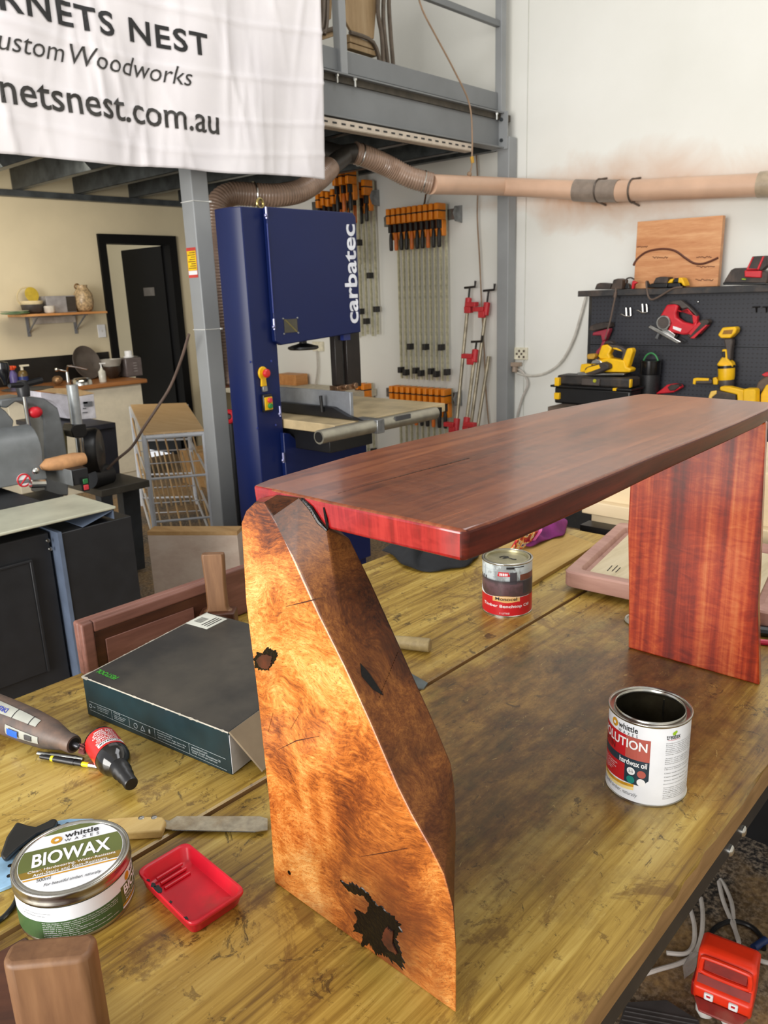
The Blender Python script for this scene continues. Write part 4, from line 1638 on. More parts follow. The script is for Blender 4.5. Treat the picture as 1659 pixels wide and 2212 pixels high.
def build_frame():
    y = 1.372
    a = PY(172, 1345, y)
    b = PY(560, 1222, y)
    zt = (a.z + b.z) / 2
    x0, x1 = a.x, 1.12
    t = thing('timber_blank', 'red-brown timber slab with recessed front standing on edge behind the dark carton', 'timber slab', ((x0 + x1) / 2, y, ZB))
    z0 = ZB + 0.001
    m = MB()
    m.span((x0, y + 0.012, z0), (x1, y + 0.032, zt))
    bk = m.obj('panel', WALN, t, bevel=0.005, seg=3, world=True)
    m = MB()
    w = 0.024
    m.span((x0, y - 0.004, z0), (x0 + w, y + 0.0118, zt))
    m.span((x0 + w, y - 0.004, zt - w), (x0 + 0.30, y + 0.0118, zt))
    m.obj('rim', WALN, t, bevel=0.004, seg=3, world=True)
    m = MB()
    m.span((x0 + w + 0.001, y + 0.002, z0), (x0 + 0.33, y + 0.0116, zt - w - 0.001))
    m.obj('recess', WALND, t, bevel=0.002, world=True)
    m = MB()
    m.span((x0 + w + 0.022, y - 0.001, z0), (x0 + 0.25, y + 0.0018, zt - w - 0.022))
    m.obj('raised_field', WALN, t, bevel=0.002, world=True)


build_frame()


def build_push_block(c, rot, label, hgt, s=1.0, waist=True, base=(0.16, 0.07), bh=0.02):
    t = thing('push_block', label, 'push block', c, rot)
    m = MB()
    if len(base) == 2:
        m.box((0, 0, bh / 2), (base[0], base[1], bh))
    else:
        m.prism([WM(t).inverted() @ Vector((x, y, ZB)) for x, y in base], (0, 0, bh))
    m.obj('base', WALND, t, bevel=0.003, seg=2)
    HW = wood('mid_brown_handle', [(88, 58, 36), (116, 82, 54), (138, 102, 70)], 'z', rough=0.5)
    rings = []
    prof = [(0.0, 1.35), (0.01, 1.12), (0.05, 1.0), (0.1, 0.96), (0.5, 0.95), (0.8, 1.03), (0.95, 1.06), (1.0, 1.0)] if waist else [(0.0, 1.0), (0.5, 1.0), (1.0, 1.0)]
    for f, k in prof:
        z = bh + (hgt - bh) * f
        hx, hy = 0.032 * k * s, 0.013 * s
        ch = 0.006 * s
        rings.append([Vector((x, y, z)) for x, y in ((-hx, -hy + ch), (-hx + ch, -hy), (hx - ch, -hy), (hx, -hy + ch), (hx, hy - ch), (hx - ch, hy), (-hx + ch, hy), (-hx, hy - ch))])
    m = MB().loft(rings)
    m.obj('handle', HW, t, bevel=0.006, seg=3, smooth=45)
    return t


build_push_block((0.905, 1.338, ZB), radians(-47), 'upright brown push handle on dark base behind the dark carton', 0.185, 0.72, True, (0.075, 0.044), 0.056)
build_push_block((0.212, 0.632, ZB), radians(-43), 'brown push block with tall chamfered handle in front of the silver tin', 0.135, 1.25, False, [(0.246, 0.80), (0.250, 0.50), (0.05, 0.50), (0.05, 0.812)])

# things further along the bench
m = MB()
a, b = PZ(842, 1385, ZB + 0.014), PZ(930, 1394, ZB + 0.0145)
m.tube([a, a.lerp(b, 0.6), a.lerp(b, 0.95), b], [0.0125, 0.0138, 0.0142, 0.0125], 20)
hm = thing('chisel', 'chisel lying flat with its round grey wooden handle showing past the front leg', 'chisel', (a.x, a.y, ZB))
m.obj('handle', wood('weathered_handle', [(120, 104, 70), (156, 138, 96), (178, 160, 118)], 'x', rough=0.6), hm, world=True, bevel=0.002)
m = MB()
m.prism([PZ(884, 1452, ZB + 0.004), PZ(905, 1464, ZB + 0.004), PZ(924, 1475, ZB + 0.004), PZ(916, 1486, ZB + 0.004), PZ(890, 1486, ZB + 0.004), PZ(868, 1470, ZB + 0.004)], (0, 0, -0.003))
single(m, 'scraper_blade', M('grey_blue_steel', (120, 130, 132), 0.35, 0.8), 'grey steel scraper corner showing beside the front leg near the board gap', 'scraper')


def cloth(name, pts, h, mat, label, cat, seed, folds=7, z0=0.0):
    """crumpled cloth heaped inside the outline pts"""
    P = [PZ(a, b, ZB + z0) for a, b in pts]
    c = sum(P, Vector()) / len(P)
    rnd = random.Random(seed)
    ring = smooth_path(P + [P[0]], 5)[:-1]
    n = len(ring)
    rings = []
    K = 9
    ph = [rnd.uniform(0, 6.28) for _ in range(6)]
    for k in range(K + 1):
        f = k / K
        row = []
        for i, q in enumerate(ring):
            a = 2 * pi * i / n
            r = 1 - f * 0.98
            w = 1 + 0.08 * sin(folds * a + ph[0] + 5 * f) * (0.3 + f)
            z = h * (1 - (1 - f) ** 2.2) * (0.72 + 0.28 * sin(3 * a + ph[1] + 6 * f)) + 0.25 * h * sin(folds * a + 9 * f + ph[2]) * min(1, f * 3) * (1 - f * 0.6)
            row.append(c + (q - c) * r * w + Vector((0, 0, max(0.0006, z + 0.0015))))
        rings.append(row)
    m = MB()
    m.loft(rings)
    return single(m, name, mat, label, cat, smooth=180, sub=1)


cloth('shop_cloth', [(815, 1190), (850, 1215), (885, 1238), (960, 1240), (1020, 1228), (1040, 1208), (1036, 1180), (960, 1150), (880, 1150)], 0.055, M('black_cloth', (24, 26, 30), 0.9, vary=0.3), 'crumpled black cloth on the bench behind the slab end', 'cloth', 21)
cloth('purple_cloth', [(1110, 1182), (1150, 1188), (1190, 1168), (1222, 1160), (1230, 1130), (1200, 1105), (1150, 1120), (1120, 1150)], 0.05, M('purple_cloth', (116, 30, 100), 0.85, vary=0.2), 'crumpled purple cloth on the bench beyond the benchtop oil can', 'cloth', 5, 7, 0.012)
t = thing('snack_packet', 'red and yellow printed snack packet leaning on the purple cloth', 'packet', PZ(1125, 1180, ZB))
m = MB()
q = [PZ(1095, 1203, ZB + 0.016), PZ(1141, 1180, ZB + 0.012), PZ(1164, 1148, ZB + 0.055), PZ(1122, 1156, ZB + 0.062)]
m.prism(q, (0.012, 0.008, 0.004))
tt = NT('snack_print')
v = tt.coords()
cc = tt.ramp(tt.noise(v, 55, 2, 0.5), [(0.40, (150, 18, 40)), (0.48, (204, 40, 44)), (0.53, (236, 190, 90)), (0.58, (240, 226, 190)), (0.66, (70, 40, 120))])
tt.color(cc)
tt.set(0.25)
pk = m.obj('packet', tt.m, t, bevel=0.004, seg=2, world=True)
m = MB()
m.prism([q[1], q[2], q[2] + Vector((0.006, -0.006, 0)), q[1] + Vector((0.006, -0.006, 0))], (0.012, 0.006, 0.004))
m.obj('seal_strip', M('pink_foil', (196, 90, 150), 0.3), t, world=True)


def build_routed_tray():
    t = thing('timber_tray', 'pinkish routed timber tray blank lying beyond the red leg', 'tray', (1.78, 0.72, ZB))
    PK = wood('pink_timber', [(156, 116, 106), (178, 138, 126), (192, 154, 140)], 'y', rough=0.7)
    zt = ZB + 0.052
    o = [(1.572, 0.885), (2.02, 0.965), (2.06, 0.50), (1.60, 0.42)]
    P = [Vector((x, y, ZB + 0.013)) for x, y in o]
    c = sum(P, Vector()) / 4

    def ring(s, z):
        out = []
        for i in range(4):
            p, a, b = P[i], P[i - 1], P[(i + 1) % 4]
            q = c + (p - c) * s
            da, db = (a - p).normalized() * 0.022, (b - p).normalized() * 0.022
            for k in range(5):
                f = k / 4
                e = (q + da) * (1 - f) ** 2 + q * 2 * f * (1 - f) + (q + db) * f ** 2
                out.append(Vector((e.x, e.y, z)))
        return out
    m = MB()
    m.loft([ring(0.99, ZB + 0.013), ring(1.0, ZB + 0.016), ring(1.0, zt - 0.004), ring(0.985, zt), ring(0.88, zt), ring(0.87, zt - 0.002), ring(0.86, zt - 0.016), ring(0.84, zt - 0.018), ring(0.3, zt - 0.018)])
    b = m.obj('frame', PK, t, world=True, smooth=40)
    PL = wood('pale_tray_timber', [(182, 166, 132), (204, 190, 158), (216, 204, 176)], 'x', rough=0.7)
    m = MB()
    m.loft([ring(0.80, zt - 0.0178), ring(0.80, zt - 0.012), ring(0.3, zt - 0.012)])
    f = m.obj('field', PL, b, world=True, smooth=30)
    m = MB()
    for a_, b_ in (((1312, 1233), (1322, 1222)), ((1322, 1234), (1334, 1222)), ((1330, 1236), (1340, 1226))):
        m.tube([PZ(a_[0], a_[1], zt - 0.0117), PZ(b_[0], b_[1], zt - 0.0117)], 0.0012, 6)
    m.obj('pencil_mark', BLACK_P, f, world=True)
    for k, (x, y) in enumerate(((1.62, 0.84), (1.98, 0.9), (2.0, 0.55), (1.64, 0.5))):
        m = MB()
        m.lathe([(0.016, 0), (0.016, 0.0125)], (x, y, ZB + 0.0003), n=18)
        m.obj('foot', BLKP, t, world=True)


build_routed_tray()
c = PZ(1362, 1338, ZB + 0.004)
m = MB()
m.lathe([(0.0285, 0), (0.033, 0.0005), (0.0345, 0.003), (0.033, 0.0062), (0.0295, 0.0055), (0.028, 0.0025), (0.001, 0.0022)], (c.x + 0.012, c.y - 0.018, ZB), n=44)
single(m, 'can_lid', M('pale_lid_metal', (188, 190, 176), 0.35, 0.7), 'round can lid lying on the bench behind the red leg', 'lid', smooth=50)
t = thing('side_cutters', 'black and pink handled tool just showing past the red leg', 'hand tool', PZ(1670, 1385, ZB))
m = MB()
m.tube([PZ(1640, 1362, ZB + 0.012), PZ(1720, 1372, ZB + 0.012)], 0.011, 10)
m.obj('handle', BLKP, t, world=True)
m = MB()
m.tube([PZ(1640, 1386, ZB + 0.006), PZ(1720, 1394, ZB + 0.006)], 0.006, 8)
m.obj('grip', M('pink_plastic', (206, 30, 70), 0.4), t, world=True)
m = MB()
m.prism([PZ(870, 1196, ZB + 0.011), PZ(1030, 1330, ZB + 0.011), PZ(1151, 1258, ZB + 0.011), PZ(1289, 1175, ZB + 0.011), PZ(1225, 1152, ZB + 0.011), PZ(1120, 1135, ZB + 0.011)][2:] + [PZ(1050, 1215, ZB + 0.011)], (0, 0, -0.0105))
single(m, 'plywood_offcut', wood('yellow_ply', [(150, 118, 58), (178, 146, 80), (194, 164, 98)], 'x', rough=0.6), 'thin yellow plywood offcut lying between the oil can and the timber tray', 'offcut', bevel=0.001)
# ------------------------------------------------------------------ mezzanine
GREYP = M('grey_steel_paint', (118, 121, 123), 0.42, vary=0.06, vscale=3)
GREYL = M('light_grey_steel_paint', (146, 149, 151), 0.42, vary=0.06, vscale=3)
GALV = M('galvanised_steel', (84, 90, 94), 0.4, 0.5, vary=0.25, vscale=9)
DUSTY = M('dusty_cream_metal', (196, 184, 168), 0.5, vary=0.08)
YB = 3.5

t = thing('steel_beam', 'long grey steel I-beam carrying the mezzanine edge, bolted to the wall column', 'beam', (3.2, YB, 2.521))
m = MB()
x0, x1, zb, zt = 1.0, 5.11, 2.521, 2.757
m.span((x0, YB - 0.004, zb + 0.011), (x1, YB + 0.004, zt - 0.011))
m.span((x0, YB - 0.05, zt - 0.01), (x1, YB + 0.05, zt))
m.span((x0, YB - 0.05, zb), (x1, YB + 0.05, zb + 0.01))
m.obj('girder', GREYP, t, world=True, bevel=0.001)
m = MB()
m.span((x1 + 0.001, YB - 0.075, zb - 0.005), (x1 + 0.013, YB + 0.06, zt + 0.005))
e = m.obj('end_plate', GREYL, t, world=True, bevel=0.001)
for z in (zb + 0.055, zb + 0.19):
    m = MB()
    m.lathe([(0.013, 0), (0.013, 0.012), (0.006, 0.012), (0.006, 0.02)], (x1, YB - 0.03, z), (-1, 0, 0), 6)
    m.obj('bolt', GALV, t, world=True)
for px, py in ((728, 168), (767, 176), (1073, 244)):
    p = PY(px, py, YB - 0.035)
    m = MB()
    m.lathe([(0.011, 0), (0.011, -0.012), (0.006, -0.012), (0.006, -0.045)], (p.x, YB - 0.035, zt - 0.0105), (0, 0, 1), 6)
    m.obj('bolt', CHROME, t, world=True)


def post(name, label, x, y, z1, s, mat, cat):
    t = thing(name, label, cat, (x, y, 0))
    m = MB()
    m.span((x - s / 2, y - s / 2, 0.0105), (x + s / 2, y + s / 2, z1))
    b = m.obj('post', mat, t, bevel=0.006, seg=3, world=True)
    m = MB()
    m.span((x - s, y - s, 0), (x + s, y + s, 0.01))
    m.obj('base_plate', mat, t, world=True)
    return t


PXX, PYY = 2.478, 3.515
t = post('steel_post', 'grey square steel post under the mezzanine with a yellow warning label', PXX, PYY, 2.5205, 0.1, GREYL, 'post')
tie = M('white_cable_tie', (224, 224, 220), 0.4)
for py in (437, 712):
    p = PX(395, py, PXX - 0.051)
    m = MB()
    h = 0.051
    for a, b in (((-h, -h), (h, -h)), ((h, -h), (h, h)), ((h, h), (-h, h)), ((-h, h), (-h, -h))):
        m.cyl((PXX + a[0], PYY + a[1], p.z), (PXX + b[0], PYY + b[1], p.z), 0.0022, n=6)
    m.box((PXX + h, PYY - h - 0.003, p.z), (0.01, 0.007, 0.008))
    m.obj('cable_tie', tie, t, world=True)
a = PX(393, 537, PXX - 0.0505)
b = PX(418, 600, PXX - 0.0505)
x = PXX - 0.0508
yc, hw = PYY + 0.004, 0.040
m = MB()
z1, z0 = a.z, b.z
m.span((x, yc - hw, z0), (x - 0.0006, yc + hw, z1))
m.cur = 1
m.span((x - 0.0006, yc - hw * 0.93, z0 + (z1 - z0) * 0.24), (x - 0.0009, yc + hw * 0.93, z1 - (z1 - z0) * 0.11))
m.cur = 2
m.span((x - 0.0006, yc - hw * 0.93, z0 + (z1 - z0) * 0.10), (x - 0.0009, yc + hw * 0.93, z0 + (z1 - z0) * 0.23))
m.cur = 3
for k in range(8):
    zz = z0 + (z1 - z0) * (0.30 + k * 0.073)
    m.span((x - 0.0009, yc - hw * 0.8, zz), (x - 0.001, yc + hw * (0.8 - 0.3 * (k % 3)), zz + 0.005))
m.obj('warning_label', [M('label_red', (206, 66, 60), 0.4), M('label_yellow', (250, 204, 10), 0.4), WHITE_P, M('label_brown_print', (140, 100, 20), 0.5)], t, world=True, smooth=0)
post('steel_column', 'dark grey steel column beside the black kitchen door', 4.62, 6.62, 2.41, 0.1, GREYP, 'column')
post('steel_column', 'grey steel column standing against the white wall at the mezzanine end', 5.178, 3.47, 2.60, 0.1, GREYL, 'column')

# rail on the mezzanine edge
t = thing('guard_rail', 'grey steel guard rail with kick board along the mezzanine edge', 'railing', (4.2, YB, 2.757))
m = MB()
m.span((1.6, YB - 0.006, 2.775), (5.09, YB + 0.006, 2.886))
m.obj('kick_board', GREYP, t, world=True)
for x in (3.535, 5.125):
    m = MB()
    m.span((x - 0.028, YB - 0.035, 2.7575), (x + 0.028, YB + 0.02, 4.0))
    m.obj('upright', GREYL, t, bevel=0.004, world=True)
m = MB()
m.span((3.565, YB - 0.022, 3.295), (5.095, YB + 0.012, 3.335))
m.obj('mid_rail', GREYP, t, bevel=0.003, world=True)

t = thing('slotted_channel', 'cream slotted steel channel fixed under the mezzanine beam', 'steel channel', (4.0, 3.56, 2.47))
a, b = PY(640, 258, 3.47), PY(991, 316, 3.47)
z = 2.468
m = MB()
m.span((3.05, 3.452, z), (4.735, 3.456, z + 0.042))
m.span((3.05, 3.456, z - 0.004), (4.735, 3.52, z))
m.span((3.05, 3.50, z), (4.735, 3.52, z + 0.052))
ch = m.obj('channel', DUSTY, t, world=True)
for k in range(23):
    m = MB()
    xx = 3.12 + k * 0.071
    m.span((xx, 3.4505, z + 0.016), (xx + 0.034, 3.4518, z + 0.026))
    m.obj('slot', BLACK_P, ch, world=True)

# joists and deck
m = MB()
m.span((0.6, YB - 0.02, 2.712), (5.235, YK + 0.0, 2.7555))
struct(m.obj('ceiling', M('dark_deck_board', (74, 68, 58), 0.7, vary=0.2)))
for k in range(9):
    x = 0.95 + k * 0.53
    if x > 5.1:
        break
    m = MB()
    for a, b in (((x, 3.56, 2.47), (x + 0.003, 6.88, 2.711)), ((x, 3.56, 2.47), (x + 0.06, 6.88, 2.473)), ((x, 3.56, 2.706), (x + 0.06, 6.88, 2.7105)), ((x + 0.057, 3.56, 2.474), (x + 0.06, 6.88, 2.492))):
        m.span(a, b)
    single(m, 'floor_joist', GALV, 'galvanised C-section joist under the mezzanine, %s from the left' % ORD[k], 'joist', 'mezzanine joists')
m = MB()
m.span((5.17, 3.6, 2.53), (5.235, 6.88, 2.711))
m.span((0.9, 6.82, 2.42), (5.1, 6.89, 2.469))
single(m, 'edge_channel', GALV, 'galvanised edge channel along the walls carrying the joist ends', 'steel channel')

# folded chairs stored on the mezzanine
TANP = wood('tan_ply_seat', [(150, 122, 86), (172, 144, 106), (186, 160, 124)], 'z', rough=0.6)
TUBE = M('brown_grey_tube', (112, 100, 88), 0.45, 0.3, vary=0.15)


def folded_chair(label, y, back, tubes, bars):
    p = PY(back[-1][0], back[-1][1], y)
    t = thing('stacking_chair', label, 'chair', (p.x, y, 2.757), 0, 'chairs stored on the mezzanine')
    m = MB()
    m.prism([PY(a, b, y) for a, b in back], (0, 0.02, 0))
    m.obj('backrest', TANP, t, bevel=0.004, world=True)
    for tb in tubes:
        m = MB()
        m.tube(smooth_path([PY(a, b, y - 0.03) for a, b in tb], 4), 0.014, 8)
        m.obj('frame_tube', TUBE, t, world=True)
    for br in bars:
        m = MB()
        m.prism([PY(a, b, y - 0.02) for a, b in br], (0, 0.05, 0))
        m.obj('seat', TANP, t, bevel=0.003, world=True)


folded_chair('left stacked chair on the mezzanine behind the banner edge', 4.0, [(655, -60), (720, -60), (716, 40), (690, 58), (668, 62)], [[(700, -60), (698, 40), (690, 70)], [(708, -60), (706, 44), (700, 74)], [(660, 80), (700, 68), (728, 60)], [(728, 66), (730, 120)]], [[(665, 84), (724, 62), (722, 78), (665, 96)]])
folded_chair('right stacked chair with tan back on the mezzanine behind the rail post', 3.9, [(752, -60), (815, -60), (813, 20), (808, 84), (795, 82), (758, 66), (744, 40)], [[(822, -60), (816, 20), (825, 80), (828, 150)], [(832, -60), (828, 40), (838, 140)], [(846, -60), (840, 10), (850, 150)], [(756, 70), (806, 92), (824, 150)]], [[(756, 72), (806, 94), (812, 108), (756, 90)], [(756, 92), (812, 110), (815, 122), (756, 104)]])

# hanging cords
m = MB()
pp = [(895, -40), (912, 20), (940, 75), (980, 150), (1014, 225), (1020, 300), (1019, 345)]
m.tube(smooth_path([PY(a, b, 3.40) for a, b in pp], 5), 0.0055, 8)
t = thing('hanging_cord', 'tan cord hanging down over the mezzanine rail to the duct', 'cord', PY(1019, 378, 3.40))
m.obj('cord', M('tan_cord', (150, 124, 100), 0.6), t, world=True)
m = MB()
m.tube([PY(1019, 338, 3.40), PY(1021, 352, 3.40)], 0.012, 8)
m.obj('yellow_tag', M('yellow_tag', (196, 150, 40), 0.5), t, world=True)
m = MB()
m.tube(smooth_path([PY(a, b, 3.40) for a, b in ((1020, 352), (1017, 368), (1013, 378))], 4), 0.005, 8)
m.ball(PY(1014, 376, 3.40), 0.017, 12)
m.obj('knot', M('tan_cord', (150, 124, 100), 0.6), t, world=True)
m = MB()
m.tube(smooth_path([PX(a, b, 5.2) for a, b in ((1029, 335), (1032, 400), (1031, 470), (1036, 560), (1040, 650), (1046, 760), (1050, 850), (1057, 930))], 5), 0.006, 8)
single(m, 'power_lead', M('tan_cord', (150, 124, 100), 0.6), 'thin tan lead running down the white wall left of the column', 'cord')

# ------------------------------------------------------------------ banner
def m_cloth():
    t = NT('white_banner_cloth')
    v = t.coords()
    t.color(t.ramp(t.noise(v, 3, 4), [(0.3, (226, 222, 226)), (0.7, (236, 232, 234))]))
    t.set(0.55)
    t.b.inputs['Transmission Weight'].default_value = 0.0
    return t.m


YBN = 3.36
t = thing('banner', 'white hanging cloth banner with dark business lettering on the mezzanine rail', 'banner', (2.3, YBN, 2.12))
rnd = random.Random(12)
creases = [(rnd.uniform(1.2, 3.25), rnd.uniform(-0.35, 0.35), rnd.uniform(0.003, 0.008), rnd.uniform(0.006, 0.022)) for _ in range(44)]
hcre = [(2.42, 0.005), (2.62, 0.006), (2.86, 0.006), (2.27, 0.004)]


def ban_y(x, z):
    y = YBN + 0.012 * sin(x * 7 + z * 2.2) + 0.008 * sin(x * 15 - z * 5) - 0.02 * max(0, 2.5 - z) ** 2
    for cx, sl, am, wd in creases:
        d = (x - cx - sl * (z - 2.6)) / wd
        y -= am * math.exp(-d * d) * (0.6 + 0.4 * sin(z * 6 + cx * 9))
    for cz, am in hcre:
        d = (z - cz - 0.05 * sin(x * 2.1)) / 0.010
        y -= am * math.exp(-d * d)
    e = max(0, x - 3.12)
    y += 0.10 * e * sin(z * 3.0 + 1.0) * 2 * 0.5
    return y


nx, nz = 150, 90
vs, fs = [], []
XR = lambda z: 3.252 + 0.02 * (3.06 - z) / 0.9 * 0.0
for j in range(nz + 1):
    for i in range(nx + 1):
        x = 1.05 + (3.255 - 1.05) * i / nx
        zlow = 2.128 + 0.045 * (i / nx) ** 2 + 0.004 * sin(x * 9)
        z = zlow + (3.30 - zlow) * j / nz
        vs.append((x, ban_y(x, z), z))
for j in range(nz):
    for i in range(nx):
        q = j * (nx + 1) + i
        fs.append((q, q + 1, q + nx + 2, q + nx + 1))
cl = MB().add(vs, fs).obj('cloth', m_cloth(), t, smooth=180, world=True)
so = cl.modifiers.new('thick', 'SOLIDIFY')
so.thickness = 0.001
so.offset = 1


def banner_text(body, ll, ur, bold, shear=0.0, mat=BLACK_P, x_left=None, zspan=None, space=1.0):
    a, b = PY(ll[0], ll[1], YBN), PY(ur[0], ur[1], YBN)
    x0 = a.x if x_left is None else x_left
    z0, z1 = (a.z, b.z) if zspan is None else zspan
    for v2, f2 in text_pts(body, b.x - x0, z1 - z0, bold, shear, space=space):
        bm = bmesh.new()
        bv = [bm.verts.new((x0 + x, z0 + y, 0)) for x, y in v2]
        for f in f2:
            try:
                bm.faces.new([bv[i] for i in f])
            except ValueError:
                pass
        for k in range(int((b.x - x0) / 0.014)):
            bmesh.ops.bisect_plane(bm, geom=bm.verts[:] + bm.edges[:] + bm.faces[:], plane_co=(x0 + k * 0.014, 0, 0), plane_no=(1, 0, 0))
        for k in range(int((z1 - z0) / 0.014) + 1):
            bmesh.ops.bisect_plane(bm, geom=bm.verts[:] + bm.edges[:] + bm.faces[:], plane_co=(0, z0 + k * 0.014, 0), plane_no=(0, 1, 0))
        bm.verts.index_update()
        mb = MB().add([(q.co.x, ban_y(q.co.x, q.co.y) - 0.0035, q.co.y) for q in bm.verts], [tuple(q.index for q in f.verts) for f in bm.faces])
        bm.free()
        mb.obj('lettering', mat, cl, world=True, smooth=0)


DARKP = M('charcoal_print', (52, 50, 48), 0.6)
zn = (PY(283, 89, YBN).z, PY(283, 37, YBN).z)
banner_text('NEST', (283, 89), (440, 67), 0.022, zspan=zn, space=1.14)
s_r, s_l = PY(246, 60, YBN).x, PY(-4, 20, YBN).x
banner_text('HORNETS', (0, 0), (246, 60), 0.022, x_left=s_r - (s_r - s_l) * text_width('HORNETS', 0.022, 0, 1.14) / text_width('RNETS', 0.022, 0, 1.14), zspan=zn, space=1.14)
zw = (PY(175, 143, YBN).z, PY(160, 97, YBN).z)
banner_text('Woodworks', (155, 143), (409, 140), -0.004, 0.32, DARKP, zspan=zw)
c_r, c_l = PY(140, 130, YBN).x, PY(-6, 110, YBN).x
banner_text('Custom', (0, 0), (140, 130), -0.004, 0.32, DARKP, x_left=c_r - (c_r - c_l) * text_width('Custom', -0.004, 0.32) / text_width('ustom', -0.004, 0.32), zspan=zw)
zu = (PY(466, 291, YBN).z, PY(466, 236, YBN).z)
u_r, u_l = PY(470, 270, YBN).x, PY(-2, 210, YBN).x
banner_text('hornetsnest.com.au', (0, 0), (470, 260), 0.008, 0.0, DARKP, x_left=u_r - (u_r - u_l) * text_width('hornetsnest.com.au', 0.008) / text_width('netsnest.com.au', 0.008), zspan=zu)

# ------------------------------------------------------------------ dust duct
HOSE = M('ribbed_hose', (158, 132, 114), 0.3, vary=0.1, coat=0.3)


def ribbed(path, r, pitch=0.0125, n=22):
    P = smooth_path(path, 14)
    # resample by length
    out, acc = [P[0]], 0.0
    step = pitch / 4
    for i in range(len(P) - 1):
        a, b = P[i], P[i + 1]
        L = (b - a).length
        while acc + L >= step:
            f = (step - acc) / L
            a = a.lerp(b, f)
            out.append(a.copy())
            L = (b - a).length
            acc = 0
        acc += L
    rs = [r * (1 + (0.05, 0.0, -0.05, 0.0)[i % 4]) for i in range(len(out))]
    return MB().tube(out, rs, n)


t = thing('dust_hose', 'brown ribbed dust hose looping behind the blue bandsaw and down its side', 'hose', PD(470, 560, 4.1))
h1 = [PD(712, 362, 4.75), PD(690, 385, 4.65), PD(650, 412, 4.55), PD(600, 422, 4.45), PD(545, 420, 4.38), PD(498, 420, 4.32), PD(470, 442, 4.28), PD(463, 495, 4.26), PD(467, 560, 4.26), PD(474, 640, 4.26), PD(482, 720, 4.26), PD(489, 790, 4.26), PD(494, 835, 4.26)]
ribbed(h1, 0.061, 0.017).obj('hose', HOSE, t, world=True, smooth=80)
m = MB()
p = PD(548, 420, 4.384)
m.torus(p, 0.0655, 0.004, (PD(600, 422, 4.45) - p), 28, 6)
m.obj('hose_clamp', CHROME, t, world=True)
t = thing('dust_hose', 'brown ribbed dust hose sloping from the wye fitting to the wall duct', 'hose', PD(850, 355, 5.0))
h2 = [PD(765, 330, 4.85), PD(795, 340, 4.9), PD(840, 360, 5.0), PD(885, 383, 5.05), PD(932, 396, 5.08)]
ribbed(h2, 0.064, 0.017).obj('hose', HOSE, t, world=True, smooth=80)
for p, q, R in ((PD(778, 334, 4.87), PD(795, 340, 4.9), 0.066), (PD(915, 392, 5.07), PD(932, 396, 5.08), 0.066)):
    m = MB()
    m.torus(p, R, 0.004, q - p, 28, 6)
    m.obj('hose_clamp', CHROME, t, world=True)
t = thing('wye_fitting', 'dark grey wye fitting joining the two dust hoses under the mezzanine', 'duct fitting', PD(735, 345, 4.8))
m = MB()
m.tube([PD(690, 322, 4.9), PD(735, 335, 4.82), PD(768, 331, 4.85)], 0.058, 20)
m.tube([PD(745, 335, 4.82), PD(715, 360, 4.76)], 0.055, 20)
m.obj('body', M('dark_grey_fitting', (58, 54, 50), 0.4, vary=0.2), t, world=True)
t = thing('dust_duct', 'pinkish translucent rigid dust pipe along the white wall with grey couplings', 'duct', PX(1290, 440, 5.1))
PIPE = M('dusty_pink_pipe', (208, 172, 146), 0.38, vary=0.06, vscale=5)
c_mid = PX(1288, 413, 5.14)
l_end = PD(930, 398, 5.08)
cpt = PX(1085, 403, 5.02)
m = MB()
m.tube([l_end, cpt, PX(1243, 411, 5.12)], 0.0615, 28)
m.obj('pipe', PIPE, t, world=True)
m = MB()
m.tube([PX(1330, 413, 5.14), PX(1500, 406, 5.14), PX(1660, 399, 5.14), PX(1800, 394, 5.14)], 0.066, 28)
m.obj('pipe', PIPE, t, world=True)
CPL = M('grey_coupling', (142, 128, 116), 0.4, vary=0.1)
m = MB()
m.tube([PX(1242, 411, 5.125), PX(1285, 413, 5.14), PX(1336, 412.5, 5.14)], 0.0705, 28)
m.obj('coupling', CPL, t, world=True)
m = MB()
m.tube([PX(1640, 399, 5.14), PX(1700, 396, 5.14)], 0.072, 28)
m.obj('coupling', M('pale_coupling', (176, 158, 134), 0.4), t, world=True)
for px in (1294, 1367):
    p = PX(px, 412, 5.14)
    m = MB()
    m.torus(p, 0.073, 0.006, (0, 1, 0.03), 30, 6)
    m.cyl(p + Vector((0, 0, 0.07)), p + Vector((0.1, 0, 0.085)), 0.007, n=8)
    m.cyl(p - Vector((0, 0, 0.07)), p - Vector((-0.1, 0, 0.085)), 0.007, n=8)
    m.obj('pipe_clip', M('dark_clip', (96, 86, 78), 0.4, 0.5), t, world=True)
t = thing('duct_bracket', 'small metal bracket below the end of the ribbed hose', 'bracket', PX(918, 440, 5.2))
m = MB()
m.tube([PX(920, 418, 5.1), PX(918, 432, 5.15), PX(915, 450, 5.235)], 0.008, 8)
m.ball(PX(921, 417, 5.08), 0.013, 10)
m.obj('bracket', CHROME, t, world=True)

# ------------------------------------------------------------------ bandsaw
BLUE = M('navy_blue_paint', (10, 26, 76), 0.38, vary=0.06, vscale=2, spec=0.35)
BLUEL = M('edge_blue_paint', (40, 54, 124), 0.35, vary=0.05)


